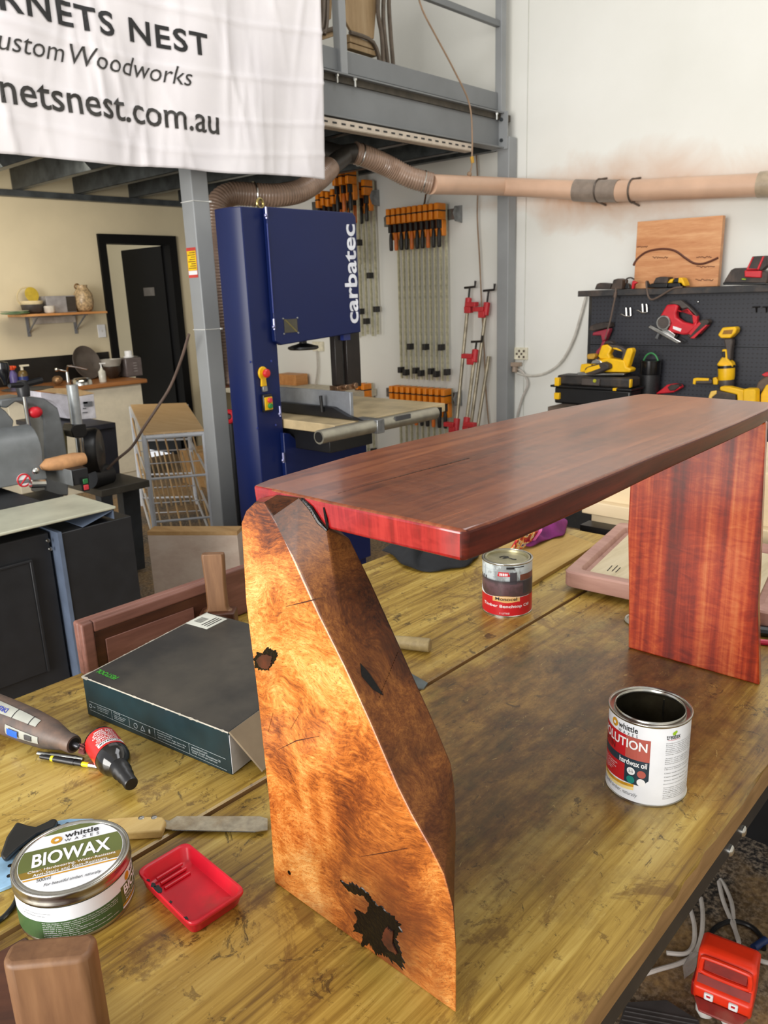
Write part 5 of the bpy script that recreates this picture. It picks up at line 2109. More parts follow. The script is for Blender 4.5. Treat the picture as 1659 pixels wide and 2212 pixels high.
def build_bandsaw():
    y = 3.0
    t = thing('bandsaw', 'tall navy blue bandsaw with white lettering standing behind the slab bench', 'bandsaw', (2.7, 3.05, 0))
    m = MB()
    xr = PY(600, 760, y).x
    plan = [(2.357, y), (xr, y), (xr, y + 0.16), (2.326, y + 0.16), (2.326, y + 0.045)]
    m.loft([[Vector((a, b, 0.012)) for a, b in plan], [Vector((a, b, 1.95)) for a, b in plan]])
    fr = m.obj('column', BLUE, t, bevel=0.004, world=True)
    m = MB()
    x1 = 3.065
    ub = [(xr + 0.001 - 0.035, 1.952), (x1 - 0.02, 1.952), (x1, 1.93), (x1 + 0.002, PY(775, 717, y).z), (xr + 0.001, PY(602, 745, y).z), (xr + 0.001 - 0.035, PY(602, 745, y).z + 0.02)]
    P = [Vector((a, y - 0.03, z)) for a, z in ub]
    m.prism(P, (0, 0.029, 0))
    dr = m.obj('upper_door', BLUE, t, bevel=0.005, seg=3, world=True)
    m = MB()
    P = [Vector((a, y, z)) for a, z in ((xr + 0.001, 1.95), (x1 - 0.01, 1.95), (x1 - 0.006, PY(775, 717, y).z + 0.01), (xr + 0.001, PY(602, 745, y).z + 0.01))]
    m.prism(P, (0, 0.16, 0))
    m.obj('upper_housing', BLUE, t, bevel=0.004, world=True)
    m = MB()
    lz = [PY(613, 932, y).z, PY(634, 951, y).z, PY(784, 940, y).z]
    P = [Vector((xr - 0.025, y - 0.03, lz[0])), Vector((PY(618, 938, y).x, y - 0.03, lz[0] - 0.01)), Vector((PY(634, 951, y).x, y - 0.03, lz[1])), Vector((x1 + 0.01, y - 0.03, lz[2])), Vector((x1 + 0.01, y - 0.03, 0.10)), Vector((xr - 0.025, y - 0.03, 0.10))]
    m.prism(P, (0, 0.029, 0))
    ld = m.obj('lower_door', BLUE, t, bevel=0.004, world=True)
    m = MB()
    m.span((xr + 0.001, y, 0.012), (x1, y + 0.16, lz[2] - 0.012))
    m.obj('lower_housing', BLUE, t, bevel=0.004, world=True)
    hx = PY(575, 500, y - 0.03).x
    for za, zb in ((PY(577, 462, y).z, 0), (PY(587, 700, y).z, 0), (PY(607, 885, y).z, 0), (PY(610, 985, y).z, 0)):
        m = MB()
        m.cyl((xr - 0.042, y - 0.037, za - 0.025), (xr - 0.042, y - 0.037, za + 0.025), 0.006, n=10)
        m.ball((xr - 0.048, y - 0.04, za - 0.012), 0.009, 10)
        m.obj('hinge', M('hinge_metal', (150, 152, 190), 0.3, 0.7), t, world=True)
    m = MB()
    m.cyl((xr - 0.0385, y - 0.034, PY(580, 470, y).z - 0.03), (xr - 0.0385, y - 0.034, PY(587, 690, y).z + 0.03), 0.003, n=8)
    m.obj('door_edge', BLUEL, dr, world=True)
    # window
    a, b = PY(613, 690, y - 0.031), PY(643, 717, y - 0.031)
    m = MB()
    m.span((a.x, y - 0.0325, b.z), (b.x, y - 0.0302, a.z))
    wn = m.obj('window', M('tinted_window', (66, 62, 48), 0.2), dr, world=True)
    m = MB()
    m.prism([Vector((a.x, y - 0.0335, a.z)), Vector((a.x + 0.01, y - 0.0335, a.z)), Vector((b.x, y - 0.0335, b.z)), Vector((b.x - 0.01, y - 0.0335, b.z))], (0, 0.0008, 0))
    m.obj('scale_mark', M('scale_yellow', (110, 100, 50), 0.4), wn, world=True)
    for q in ((a.x - 0.004, a.z + 0.004), (b.x + 0.004, a.z + 0.004), (a.x - 0.004, b.z - 0.004), (b.x + 0.004, b.z - 0.004)):
        m = MB()
        m.lathe([(0.005, 0), (0.004, 0.003)], (q[0], y - 0.0303, q[1]), (0, -1, 0), 10)
        m.obj('screw', STEEL, wn, world=True)
    # lettering, reading upwards
    lo, hi = PY(758, 699, y - 0.031), PY(753, 484, y - 0.031)
    xl, xh = PY(770, 690, y - 0.031).x, PY(745, 600, y - 0.031).x
    m = MB()
    m.text('carbatec', (x1 - 0.012, y - 0.0312, lo.z), (0, 0, 1), (-1, 0, 0), hi.z - lo.z, 0.092, 0.022, lift=0.0005)
    m.obj('lettering', M('white_paint_letter', (226, 230, 240), 0.4), dr, world=True, smooth=0)
    p = PY(556, 441, y + 0.08)
    m = MB()
    m.torus((p.x, y + 0.06, 1.975), 0.022, 0.006, (0.2, -1, 0), 20, 8)
    m.obj('lifting_eye', M('brassy_metal', (190, 172, 110), 0.3, 0.9), t, world=True)
    # emergency stop
    yf = y - 0.001
    c = PY(566, 806, yf)
    YEL = M('safety_yellow', (226, 178, 12), 0.4)
    m = MB()
    m.prism([c + Vector((0.027 * cos(q), 0, 0.032 * sin(q))) for q in [radians(a) for a in range(-60, 241, 20)]] + [c + Vector((-0.017, 0, -0.062)), c + Vector((0.017, 0, -0.062))], (0, -0.012, 0))
    es = m.obj('stop_plate', YEL, t, bevel=0.003, world=True)
    m = MB()
    m.lathe([(0.010, 0.012), (0.010, 0.022), (0.021, 0.026), (0.021, 0.033), (0.014, 0.040), (0.002, 0.041)], c + Vector((0.004, 0, 0)), (0, -1, 0), 24)
    m.obj('stop_button', M('stop_red', (206, 36, 36), 0.35), es, world=True)
    m = MB()
    m.box(c + Vector((0.002, -0.008, -0.075)), (0.028, 0.014, 0.026))
    m.obj('padlock_tab', STEEL, es, world=True, bevel=0.002)
    c = PY(574, 870, yf)
    m = MB()
    m.box(c + Vector((0, -0.01, 0)), (0.054, 0.02, 0.086))
    sw = m.obj('switch_box', BLKP, t, bevel=0.005, world=True)
    m = MB()
    m.box(c + Vector((0, -0.0225, -0.002)), (0.047, 0.005, 0.062))
    fp = m.obj('face_plate', YEL, sw, bevel=0.002, world=True)
    for dz, cc_ in ((0.014, (200, 60, 60)), (-0.014, (40, 130, 60))):
        m = MB()
        m.lathe([(0.013, 0), (0.013, 0.008), (0.010, 0.011)], c + Vector((0.004, -0.025, dz)), (0, -1, 0), 16)
        m.obj('push_button', M('button_%d' % cc_[0], cc_, 0.35), fp, world=True)
    a, b = PY(541, 782, yf), PY(586, 780, yf)
    for q in (a, b, PY(556, 925, yf), PY(596, 918, yf)):
        m = MB()
        m.lathe([(0.006, 0), (0.005, 0.003)], (q.x, yf, q.z), (0, -1, 0), 10)
        m.obj('screw', BLUEL, t, world=True)
    # handwheel below the upper door
    c = PY(655, 750, y + 0.08)
    m = MB()
    m.lathe([(0.018, 0.05), (0.02, 0.02), (0.05, 0.012), (0.078, 0.004), (0.080, -0.006), (0.070, -0.012), (0.002, -0.008)], c, (0, 0, 1), 28)
    m.obj('hand_wheel', BLKP, t, world=True)
    # guide post and guard
    g0, g1 = PY(717, 728, y + 0.05), PY(768, 722, y + 0.05)
    zb = PY(742, 838, y + 0.05).z
    m = MB()
    m.span((g0.x, y + 0.03, zb + 0.02), (g0.x + 0.055, y + 0.07, g0.z + 0.05))
    m.span((g0.x + 0.075, y + 0.02, zb), (g1.x, y + 0.08, g1.z + 0.05))
    gp = m.obj('blade_guard', M('guard_black', (30, 24, 22), 0.35, vary=0.3), t, bevel=0.003, world=True)
    m = MB()
    m.span((g0.x + 0.057, y + 0.045, 0.96), (g0.x + 0.073, y + 0.047, g0.z + 0.03))
    m.obj('blade', STEEL, t, world=True)
    m = MB()
    q = PY(742, 838, y + 0.05)
    m.box((q.x - 0.01, y + 0.045, zb + 0.004), (0.14, 0.06, 0.03))
    m.cyl((q.x + 0.05, y + 0.0, zb + 0.01), (q.x + 0.05, y + 0.09, zb + 0.01), 0.016)
    m.cyl((q.x - 0.03, y - 0.01, zb + 0.01), (q.x - 0.03, y + 0.09, zb + 0.01), 0.014)
    m.obj('blade_guide', M('worn_guide', (150, 120, 96), 0.3, 0.8, vary=0.4, vscale=40), t, world=True, bevel=0.002)
    m = MB()
    m.box((q.x - 0.0, y + 0.03, g0.z + 0.01), (0.05, 0.05, 0.06))
    m.obj('guide_bracket', BLUEL, t, world=True)
    for px, py in ((770, 645), (772, 702), (772, 722)):
        p = PY(px, py, y + 0.06)
        m = MB()
        m.cyl((x1 - 0.012, y + 0.06, p.z), (x1 + 0.045, y + 0.06, p.z), 0.014, n=14)
        m.obj('knob', BLKP, t, world=True)
    # table, fence and rail
    zt = 0.965
    m = MB()
    m.span((xr + 0.01, 2.64, zt - 0.045), (3.36, 3.36, zt))
    tb = m.obj('table', M('tan_table', (190, 170, 132), 0.35, vary=0.2, vscale=6), t, bevel=0.003, world=True)
    m = MB()
    m.span((xr + 0.008, 2.615, zt - 0.06), (3.30, 2.638, zt - 0.012))
    m.obj('front_rail_bar', BLKP, tb, world=True)
    m = MB()
    r0, r1 = PZ(690, 940, zt - 0.01), PZ(922, 891, zt - 0.01)
    yr = (r0.y + r1.y) / 2
    m.tube([(r0.x, yr, zt - 0.02), (r1.x + 0.06, yr, zt - 0.02)], 0.032, 20)
    rl = m.obj('rail', M('satin_aluminium', (164, 160, 146), 0.35, 0.7, vary=0.1), t, world=True)
    m = MB()
    m.lathe([(0.024, 0), (0.024, 0.003)], (r0.x, yr, zt - 0.02), (-1, 0, 0), 18)
    m.obj('rail_end_cap', BLKP, rl, world=True)
    for xx in (r0.x + 0.12, r1.x - 0.1):
        m = MB()
        m.box((xx, (yr + 2.615) / 2, zt - 0.02), (0.03, abs(2.614 - yr), 0.03))
        m.obj('rail_mount', BLKP, rl, world=True)
    fx = PZ(771, 905, zt).x
    m = MB()
    m.span((fx - 0.02, 2.70, zt + 0.002), (fx, 3.34, zt + 0.13))
    fn = m.obj('fence', M('fence_aluminium', (160, 164, 170), 0.35, 0.6, vary=0.08), t, bevel=0.002, world=True)
    m = MB()
    m.prism([Vector((fx - 0.022, 2.60, zt + 0.004)), Vector((fx - 0.022, 3.2, zt + 0.004)), Vector((fx - 0.022, 3.2, zt + 0.055)), Vector((fx - 0.022, 2.80, zt + 0.055)), Vector((fx - 0.022, 2.70, zt + 0.02))], (-0.03, 0, 0))
    m.obj('fence_carrier', BLKP, fn, world=True, bevel=0.002)
    m = MB()
    m.cyl((fx - 0.06, 2.86, zt + 0.03), (fx - 0.065, 2.86, zt + 0.11), 0.009, n=12)
    m.obj('fence_lever', BLKP, fn, world=True)
    m = MB()
    m.span((fx - 0.03, yr - 0.036, zt - 0.055), (fx + 0.02, 2.66, zt + 0.012))
    m.obj('fence_foot', STEEL, fn, world=True, bevel=0.003)
    m = MB()
    m.box((fx + 0.16, yr - 0.028, zt - 0.002), (0.11, 0.012, 0.022))
    m.obj('rail_scale', M('scale_dark', (70, 70, 72), 0.4), rl, world=True)
    m = MB()
    p = PY(660, 905, 2.9)
    m.span((xr + 0.05, 2.72, zt - 0.15), (xr + 0.35, 3.25, zt - 0.046))
    m.obj('trunnion', BLKP, t, world=True, bevel=0.004)


build_bandsaw()
# ------------------------------------------------------------------ clamps on the white wall
ORG = M('orange_clamp_paint', (240, 140, 26), 0.38, vary=0.1)
CLBLK = M('clamp_black', (36, 34, 34), 0.45, vary=0.15)
CBAR = M('clamp_bar_steel', (196, 193, 166), 0.35, 0.35, vary=0.2, vscale=25)
ORGH = M('clamp_handle_orange', (214, 112, 40), 0.45)


def clamp(length, label, group, stop, hmat, dark):
    """parallel clamp hanging by its head: local origin at the top of the head, -x points into the room, -z down"""
    t = thing('bar_clamp', label, 'clamp', (0, 0, 0), 0, group)
    m = MB()
    m.span((-0.15, -0.018, -0.120), (-0.045, 0.018, 0.0))
    j = m.obj('jaw', ORG, t, bevel=0.005)
    m = MB()
    m.span((-0.1525, -0.0195, -0.060), (-0.05, 0.0195, -0.050))
    m.obj('band', CLBLK, j)
    m = MB()
    m.span((-0.092, -0.018, -0.24), (-0.040, 0.018, -0.121))
    m.obj('side_plate', ORG, t, bevel=0.005)
    m = MB()
    m.span((-0.132, -0.013, -0.185), (-0.093, 0.013, -0.121))
    m.obj('screw_housing', CLBLK, t, bevel=0.003)
    m = MB()
    m.lathe([(0.008, -0.186), (0.013, -0.20), (0.0165, -0.24), (0.0165, -0.315), (0.012, -0.325)], (-0.112, 0, 0), n=12)
    m.obj('handle', hmat, t)
    m = MB()
    m.span((-0.036, -0.006, -length), (-0.012, 0.006, -0.002))
    m.obj('bar', CBAR, t)
    m = MB()
    z = -stop
    m.span((-0.062, -0.017, z - 0.05), (-0.004, 0.017, z))
    m.obj('end_stop', CLBLK, t, bevel=0.003)
    return t


def clamp_row(proto, n, first, last, group, words, dz=None):
    rnd = random.Random(n * 7 + 1)
    for i in range(n):
        f = i / (n - 1) if n > 1 else 0
        p = Vector(first).lerp(Vector(last), f)
        if dz:
            p.z += dz[i % len(dz)]
        lab = words % ORD[i]
        pr = proto[i % len(proto)]
        if pr[1]:
            pr[1] = False
            o = pr[0]
            o.location = p
            o['label'] = lab
            o['group'] = group
        else:
            copy_tree(pr[0], lab, p, group)


def protos(length, stops):
    return [[clamp(length, 'x', 'g', s, h, 0), True] for s, h in zip(stops, (CLBLK, ORGH, CLBLK))]


XC = 5.215
zc2 = PX(885, 445, XC - 0.15).z
ya, yb = PX(836, 450, XC - 0.15).y, PX(941, 440, XC - 0.15).y
G2 = protos(1.38, (1.28, 1.30, 1.08))
clamp_row(G2, 10, (XC, ya, zc2), (XC, yb, zc2), 'orange clamps in the middle upper row', 'orange bar clamp, %s from the left in the upper row right of the bandsaw')
zc1 = PX(750, 407, XC - 0.15).z
ya, yb = PX(683, 420, XC - 0.15).y, PX(783, 400, XC - 0.15).y
G1 = protos(1.26, (1.02, 1.12, 0.72))
clamp_row(G1, 10, (XC, ya, zc1), (XC, yb, zc1 + 0.05), 'orange clamps behind the bandsaw', 'orange bar clamp, %s from the left in the high row above the bandsaw', (0, 0.01, -0.01))
ya, yb = PX(742, 388, XC - 0.19).y, PX(770, 384, XC - 0.19).y
m = None
t = thing('clamp_jaws', 'x', 'clamp')
bpy.data.objects.remove(t)
SH = protos(0.75, (0.6, 0.66, 0.55))
clamp_row(SH, 3, (XC - 0.16, ya, zc1 + 0.13), (XC - 0.16, yb, zc1 + 0.13), 'short orange clamps on top of the high row', 'short orange bar clamp, %s of the three sitting highest under the mezzanine')
zc3 = PX(900, 838, XC - 0.15).z
ya, yb = PX(843, 842, XC - 0.15).y, PX(955, 848, XC - 0.15).y
G3 = protos(0.72, (0.66, 0.6, 0.67))
clamp_row(G3, 10, (XC, ya, zc3), (XC, yb, zc3), 'orange clamps in the lower row', 'orange bar clamp, %s from the left in the low row above the slab bench')
ya = PX(783, 850, XC - 0.15).y
clamp_row(G3, 2, (XC, ya + 0.075, zc3), (XC, ya, zc3), 'orange clamps behind the bandsaw fence', 'orange bar clamp, %s of the two low ones behind the saw fence')
for nm, z, y0, y1 in (('on the upper middle row', zc2, PX(828, 450, XC).y, PX(992, 470, XC).y), ('behind the bandsaw', zc1, PX(672, 420, XC).y, PX(812, 400, XC).y), ('on the low row', zc3, PX(834, 850, XC).y, PX(992, 850, XC).y)):
    t = thing('clamp_rack', 'steel wall rack holding the orange clamps ' + nm, 'rack', (XW, (y0 + y1) / 2, z))
    m = MB()
    m.span((XC + 0.002, y1, z - 0.12), (XC + 0.0345, y0, z - 0.04))
    m.obj('wall_rail', STEEL, t, bevel=0.002, world=True)
    m = MB()
    m.prism([Vector((XC + 0.03, y1 - 0.002, z - 0.02)), Vector((XC - 0.06, y1 - 0.002, z - 0.03)), Vector((XC - 0.09, y1 - 0.002, z - 0.08)), Vector((XC - 0.06, y1 - 0.002, z - 0.14)), Vector((XC + 0.03, y1 - 0.002, z - 0.15))], (0, -0.004, 0))
    m.obj('end_bracket', STEEL, t, world=True)

REDC = M('red_clamp_paint', (196, 44, 52), 0.4, vary=0.1)
PIPEM = M('dull_pipe', (178, 168, 146), 0.35, 0.6, vary=0.2, vscale=15)


def pipe_clamp(label, top, bot, heads, crank, back=0.0):
    X_ = 5.12
    a, b = PX(*top, X_ + 0.06 - back), PX(*bot, X_ - 0.14 - back)
    t = thing('pipe_clamp', label, 'clamp', b, 0, 'red pipe clamps leaning on the wall')
    m = MB()
    m.tube([a, b], 0.014, 12)
    m.obj('pipe', PIPEM, t, world=True)
    d = (b - a).normalized()
    for f, s in heads:
        p = a.lerp(b, f)
        m = MB()
        m.tube([p - d * 0.05, p + d * 0.05], 0.026, 10)
        m.box(p + Vector((-0.02, 0.05 * s, 0.0)), (0.05, 0.10, 0.035))
        m.box(p + Vector((-0.02, 0.02 * s, -0.04)), (0.045, 0.06, 0.05))
        m.obj('jaw', REDC, t, bevel=0.004, world=True)
    if crank:
        m = MB()
        q = a - d * 0.10
        m.tube([a, q], 0.008, 8)
        m.tube([q + Vector((0, 0.05, -0.005)), q + Vector((0, -0.05, 0.0)), q + Vector((0, -0.055, 0.045))], 0.009, 8)
        m.obj('crank', M('dark_crank', (50, 46, 44), 0.4, 0.5), t, world=True)


pipe_clamp('red headed pipe clamp leaning leftmost beside the clamp rows', (1012, 648), (982, 960), ((0.03, -1), (0.86, 1)), True)
pipe_clamp('red headed pipe clamp leaning against the column foot', (1052, 655), (1012, 960), ((0.04, 1),), True)
pipe_clamp('short red headed pipe clamp between the two taller ones', (1026, 765), (1001, 965), ((0.02, 1), (0.75, -1)), True, 0.13)
pipe_clamp('plain pipe clamp pushed closest to the column', (1056, 770), (1026, 960), (), False, -0.02)

# ------------------------------------------------------------------ power point and leads
t = thing('power_outlet', 'cream double power outlet with a grey plug on the white wall', 'outlet', PX(1122, 762, XW))
m = MB()
a, b = PX(1105, 750, XW), PX(1141, 777, XW)
m.span((XW - 0.022, b.y, b.z), (XW - 0.001, a.y, a.z))
m.obj('plate', M('cream_plastic', (236, 230, 206), 0.4), t, bevel=0.004, world=True)
rr = random.Random(4)
m = MB()
for i in range(4):
    for j in range(3):
        if (i + j) % 2 == 0:
            m.span((XW - 0.0245, b.y + 0.018 + i * 0.021, b.z + 0.014 + j * 0.022), (XW - 0.0221, b.y + 0.034 + i * 0.021, b.z + 0.030 + j * 0.022))
m.obj('sockets', M('socket_brown', (96, 82, 70), 0.5), t, world=True)
m = MB()
p = PX(1113, 787, XW - 0.05)
m.box(p, (0.05, 0.09, 0.03), None)
m.tube([p + Vector((0, 0, -0.015)), p + Vector((-0.01, 0.0, -0.06))], 0.022, 12)
m.obj('plug', M('dusty_plug', (170, 150, 132), 0.5), t, world=True, bevel=0.003)
for label, pts, col, r in (('white lead sagging from the outlet up to the pegboard shelf', [(1108, 792), (1118, 806), (1150, 812), (1185, 803), (1215, 778), (1240, 730), (1255, 680), (1266, 640)], (206, 202, 192), 0.009), ('grey lead hanging from the outlet down the wall', [(1112, 795), (1130, 805), (1140, 830), (1128, 860), (1117, 900), (1115, 930)], (190, 184, 176), 0.008)):
    m = MB()
    m.tube(smooth_path([PX(a_, b_, XW - 0.04) for a_, b_ in pts], 6), r, 8)
    single(m, 'power_lead', M('lead_%d' % col[0], col, 0.5), label, 'cord')
m = MB()
m.tube([PX(1104, 803, XW - 0.03), PX(1100, 860, XW - 0.03), PX(1097, 960, XW - 0.03)], 0.026, 14)
single(m, 'conduit', M('white_conduit', (222, 222, 224), 0.4), 'white vertical conduit under the power outlet', 'conduit')

# ------------------------------------------------------------------ pegboard bench
def m_peg():
    t = NT('black_pegboard')
    tc = t.n('ShaderNodeTexCoord')
    sp = t.n('ShaderNodeSeparateXYZ')
    t.l(tc.outputs['Object'], sp.inputs[0])
    def fr(s, off):
        a = t.math('FRACT', t.math('ADD', t.math('MULTIPLY', s, 38.0), off))
        return t.math('ABSOLUTE', t.math('ADD', a, -0.5))
    row = t.math('FLOOR', t.math('MULTIPLY', sp.outputs['Z'], 38.0))
    d = t.math('ADD', t.math('MULTIPLY', fr(sp.outputs['Y'], 0.0), 1.0), t.math('MULTIPLY', fr(sp.outputs['Z'], 0.0), 1.7))
    k = t.ramp(d, [(0.24, (1, 1, 1, 1)), (0.34, (0, 0, 0, 1))])
    t.color(t.mix(k, (44, 46, 54), (20, 20, 24)))
    t.set(0.5)
    return t.m


ZT = 0.80
XP = 5.0
yl = PX(1277, 700, XP).y
t = thing('pegboard_rack', 'black pegboard rack with a narrow top shelf standing against the white wall', 'pegboard', (5.1, 2.0, ZT))
zsp = PX(1500, 748, XP).z
PEG = m_peg()
for z0, z1 in ((zsp + 0.002, 1.484), (ZT + 0.001, zsp - 0.002)):
    m = MB()
    m.span((XP, 1.2, z0), (XP + 0.02, yl, z1))
    m.obj('pegboard', PEG, t, world=True)
m = MB()
m.span((XP + 0.0, yl + 0.0005, ZT + 0.001), (XP + 0.22, yl + 0.022, 1.484))
m.obj('side_panel', BLK, t, world=True)
m = MB()
SHZ = 1.522
m.span((4.93, 1.2, 1.4845), (5.243, yl + 0.07, SHZ))
m.obj('shelf', M('dusty_black_shelf', (46, 46, 48), 0.6, vary=0.2, dirt=((96, 80, 68), 0.4)), t, bevel=0.003, world=True)
t = thing('tool_bench', 'low black tool bench carrying the pegboard along the white wall', 'bench', (4.8, 2.0, 0))
m = MB()
ybl = PX(1183, 880, 4.5).y
m.span((4.5, 1.0, ZT - 0.03), (5.243, ybl, ZT))
m.obj('worktop', M('dusty_bench_top', (92, 80, 70), 0.7, vary=0.2), t, bevel=0.003, world=True)
m = MB()
m.span((4.52, 1.0, 0.0), (5.23, ybl - 0.01, ZT - 0.031))
m.obj('cabinet', BLK, t, bevel=0.004, world=True)


def C3(x0, y0, s, X_):
    """traced outline -> points on the plane x = X_"""
    return lambda pts, dx=0.0: [PX(x0 + a / s, y0 + b / s, X_) + Vector((dx, 0, 0)) for a, b in pts]


RED = M('tool_red', (206, 32, 46), 0.4, vary=0.08)
YEL2 = M('tool_yellow', (240, 188, 14), 0.4, vary=0.06)
GUN = M('tool_grey', (74, 66, 62), 0.5, vary=0.15)
DUSTB = M('dusty_black_plastic', (56, 48, 44), 0.6, vary=0.25, dirt=((104, 84, 70), 0.35))


def traced(t, name, P, depth, mat, bevel=0.004, parent=None):
    m = MB()
    m.prism(P, (depth, 0, 0))
    return m.obj(name, mat, parent or t, bevel=bevel, seg=2, world=True)


# jigsaw
X_ = 4.91
J = C3(1380, 520, 5.946, X_)
t = thing('jigsaw', 'red cordless jigsaw with silver shoe hung tilted on the pegboard', 'jigsaw', J([(420, 1100)])[0])
traced(t, 'body', J([(355, 822), (455, 818), (505, 832), (472, 930), (478, 990), (560, 1045), (690, 1075), (738, 1020), (748, 1100), (628, 1205), (560, 1208), (440, 1182), (360, 1165), (405, 1060), (345, 990), (262, 980)], 0.0), 0.06, RED, 0.010)
traced(t, 'handle', J([(472, 892), (540, 905), (620, 870), (690, 955), (742, 965), (738, 1035), (690, 1076), (672, 955), (610, 892), (530, 922)], 0.01), 0.035, RED, 0.004)
traced(t, 'top_grip', J([(366, 806), (430, 772), (530, 764), (640, 850), (735, 950), (742, 990), (692, 935), (612, 866), (545, 880), (505, 832), (440, 817)], 0.008), 0.04, GUN, 0.005)
sh = traced(t, 'shoe', J([(135, 1112), (165, 1080), (560, 1298), (505, 1320)], -0.02), 0.10, CHROME, 0.003)
traced(t, 'shoe_mount', J([(290, 1150), (330, 1110), (470, 1210), (450, 1245), (350, 1200)], 0.0), 0.05, CHROME, 0.003)
m = MB()
cc_ = J([(322, 1052)], -0.008)[0]
m.torus(cc_, 0.040, 0.006, (1, 0, 0), 28, 6)
m.obj('guard_ring', CHROME, t, world=True)
m = MB()
m.lathe([(0.034, 0), (0.034, 0.01)], cc_, (1, 0, 0), 24)
m.obj('guard_window', GUN, t, world=True)
traced(t, 'plunger', J([(235, 1100), (250, 1010), (300, 975), (320, 1000), (270, 1110)], -0.004), 0.02, STEEL, 0.002)
traced(t, 'blade', J([(182, 1255), (212, 1266), (246, 1182), (226, 1170)], 0.03), 0.003, STEEL, 0)
bt = traced(t, 'battery', J([(614, 1222), (790, 1020), (870, 1008), (906, 1046), (720, 1252), (650, 1252)], 0.0), 0.06, DUSTB, 0.006)
traced(t, 'battery_stripe', J([(640, 1190), (775, 1045), (800, 1062), (665, 1215)], -0.002), 0.003, RED, 0, bt)
traced(t, 'battery_base', J([(660, 1252), (860, 1080), (880, 1085), (712, 1256)], -0.003), 0.05, RED, 0.002, bt)
traced(t, 'name_plate', J([(440, 1095), (550, 1130), (536, 1168), (440, 1132)], -0.002), 0.003, WHITE_P, 0)

# planer on the tool case, and the case
X_ = 4.66
t = thing('tool_case', 'black hard tool case with yellow latches under the yellow planer', 'tool case', (4.75, 2.5, ZT))
K = C3(1180, 580, 5.53, X_)
c0, c1 = K([(95, 1590)])[0], K([(1000, 1590)])[0]
zt_, zm, zb_ = K([(500, 1290)])[0].z, K([(500, 1430)])[0].z, ZT + 0.001
m = MB()
m.span((4.66, c1.y, zb_), (4.82, c0.y, zm - 0.003))
m.obj('lower_shell', BLKP, t, bevel=0.012, seg=3, world=True)
m = MB()
m.span((4.67, c1.y + 0.005, zm + 0.010), (4.81, c0.y - 0.01, zt_))
m.obj('lid', M('dusty_case_lid', (40, 38, 38), 0.5, vary=0.2, dirt=((96, 80, 66), 0.45)), t, bevel=0.014, seg=3, world=True)
m = MB()
m.span((4.645, c1.y - 0.012, zm - 0.004), (4.83, c0.y + 0.025, zm + 0.0105))
m.obj('seam_lip', BLKP, t, bevel=0.004, world=True)
for u0, v0, u1, v1 in ((118, 1300, 168, 1400), (112, 1480, 170, 1560), (810, 1425, 850, 1460), (1010, 1320, 1022, 1420)):
    a, b = K([(u0, v0)])[0], K([(u1, v1)])[0]
    m = MB()
    m.span((4.638, b.y, b.z), (4.668, a.y, a.z))
    m.obj('latch', YEL2, t, bevel=0.003, world=True)
m = MB()
a, b = K([(430, 1310)])[0], K([(640, 1400)])[0]
m.span((4.650, b.y, b.z), (4.672, a.y, a.z))
hd_ = m.obj('handle_plate', GUN, t, bevel=0.003, world=True)
m = MB()
m.lathe([(0.012, 0), (0.010, 0.004)], PX(1180 + 578 / 5.53, 580 + 1342 / 5.53, 4.650), (-1, 0, 0), 16)
m.obj('badge', M('lime_badge', (176, 178, 40), 0.4), hd_, world=True)

X_ = 4.74
K = C3(1180, 580, 5.53, X_)
off = zt_ + 0.003 - K([(600, 1284)])[0].z
up_ = Vector((0, 0, off))
KK = lambda pts, dx=0.0: [p + up_ for p in K(pts, dx)]
t = thing('power_planer', 'yellow cordless planer standing on the black tool case', 'planer', (4.8, KK([(650, 1270)])[0].y, zt_ + 0.001))
traced(t, 'sole', KK([(395, 1252), (440, 1248), (960, 1264), (945, 1284), (400, 1284)], -0.03), 0.10, CHROME, 0.002)
traced(t, 'front_shoe', KK([(415, 1246), (430, 1152), (545, 1152), (560, 1200), (540, 1246)], -0.02), 0.08, YEL2, 0.006)
traced(t, 'body', KK([(560, 1246), (560, 1150), (600, 1092), (650, 1102), (760, 1082), (820, 1094), (940, 1112), (960, 1190), (1020, 1212), (1004, 1254)], -0.01), 0.08, YEL2, 0.008)
traced(t, 'front_handle', KK([(640, 1096), (612, 1062), (658, 932), (720, 920), (784, 962), (742, 1040), (768, 1084), (740, 1100)], 0.0), 0.06, YEL2, 0.008)
traced(t, 'rear_handle', KK([(905, 1118), (960, 970), (1015, 963), (1032, 1000), (975, 1190), (950, 1190)], 0.0), 0.055, YEL2, 0.008)
traced(t, 'grip', KK([(725, 918), (790, 925), (880, 950), (945, 985), (950, 1030), (920, 1112), (885, 1108), (905, 1020), (860, 990), (775, 972)], 0.006), 0.045, GUN, 0.006)
traced(t, 'grip_pad', KK([(790, 958), (835, 962), (880, 982), (900, 1004), (870, 996), (800, 975)], 0.0), 0.02, YEL2, 0.002)
traced(t, 'dust_spout', KK([(664, 925), (700, 880), (760, 880), (800, 915), (740, 915), (700, 915)], 0.01), 0.05, DUSTB, 0.005)
traced(t, 'drive_cover', KK([(545, 1150), (570, 1105), (610, 1092), (660, 1110), (690, 1140), (640, 1150), (600, 1150)], -0.02), 0.03, CHROME, 0.004)
bt = traced(t, 'battery', KK([(510, 1222), (530, 1185), (600, 1160), (740, 1120), (800, 1150), (806, 1200), (640, 1272), (540, 1270)], -0.07), 0.06, DUSTB, 0.008)
traced(t, 'battery_label', KK([(522, 1225), (560, 1185), (690, 1150), (708, 1190), (600, 1230), (530, 1250)], -0.073), 0.003, YEL2, 0.0, bt)
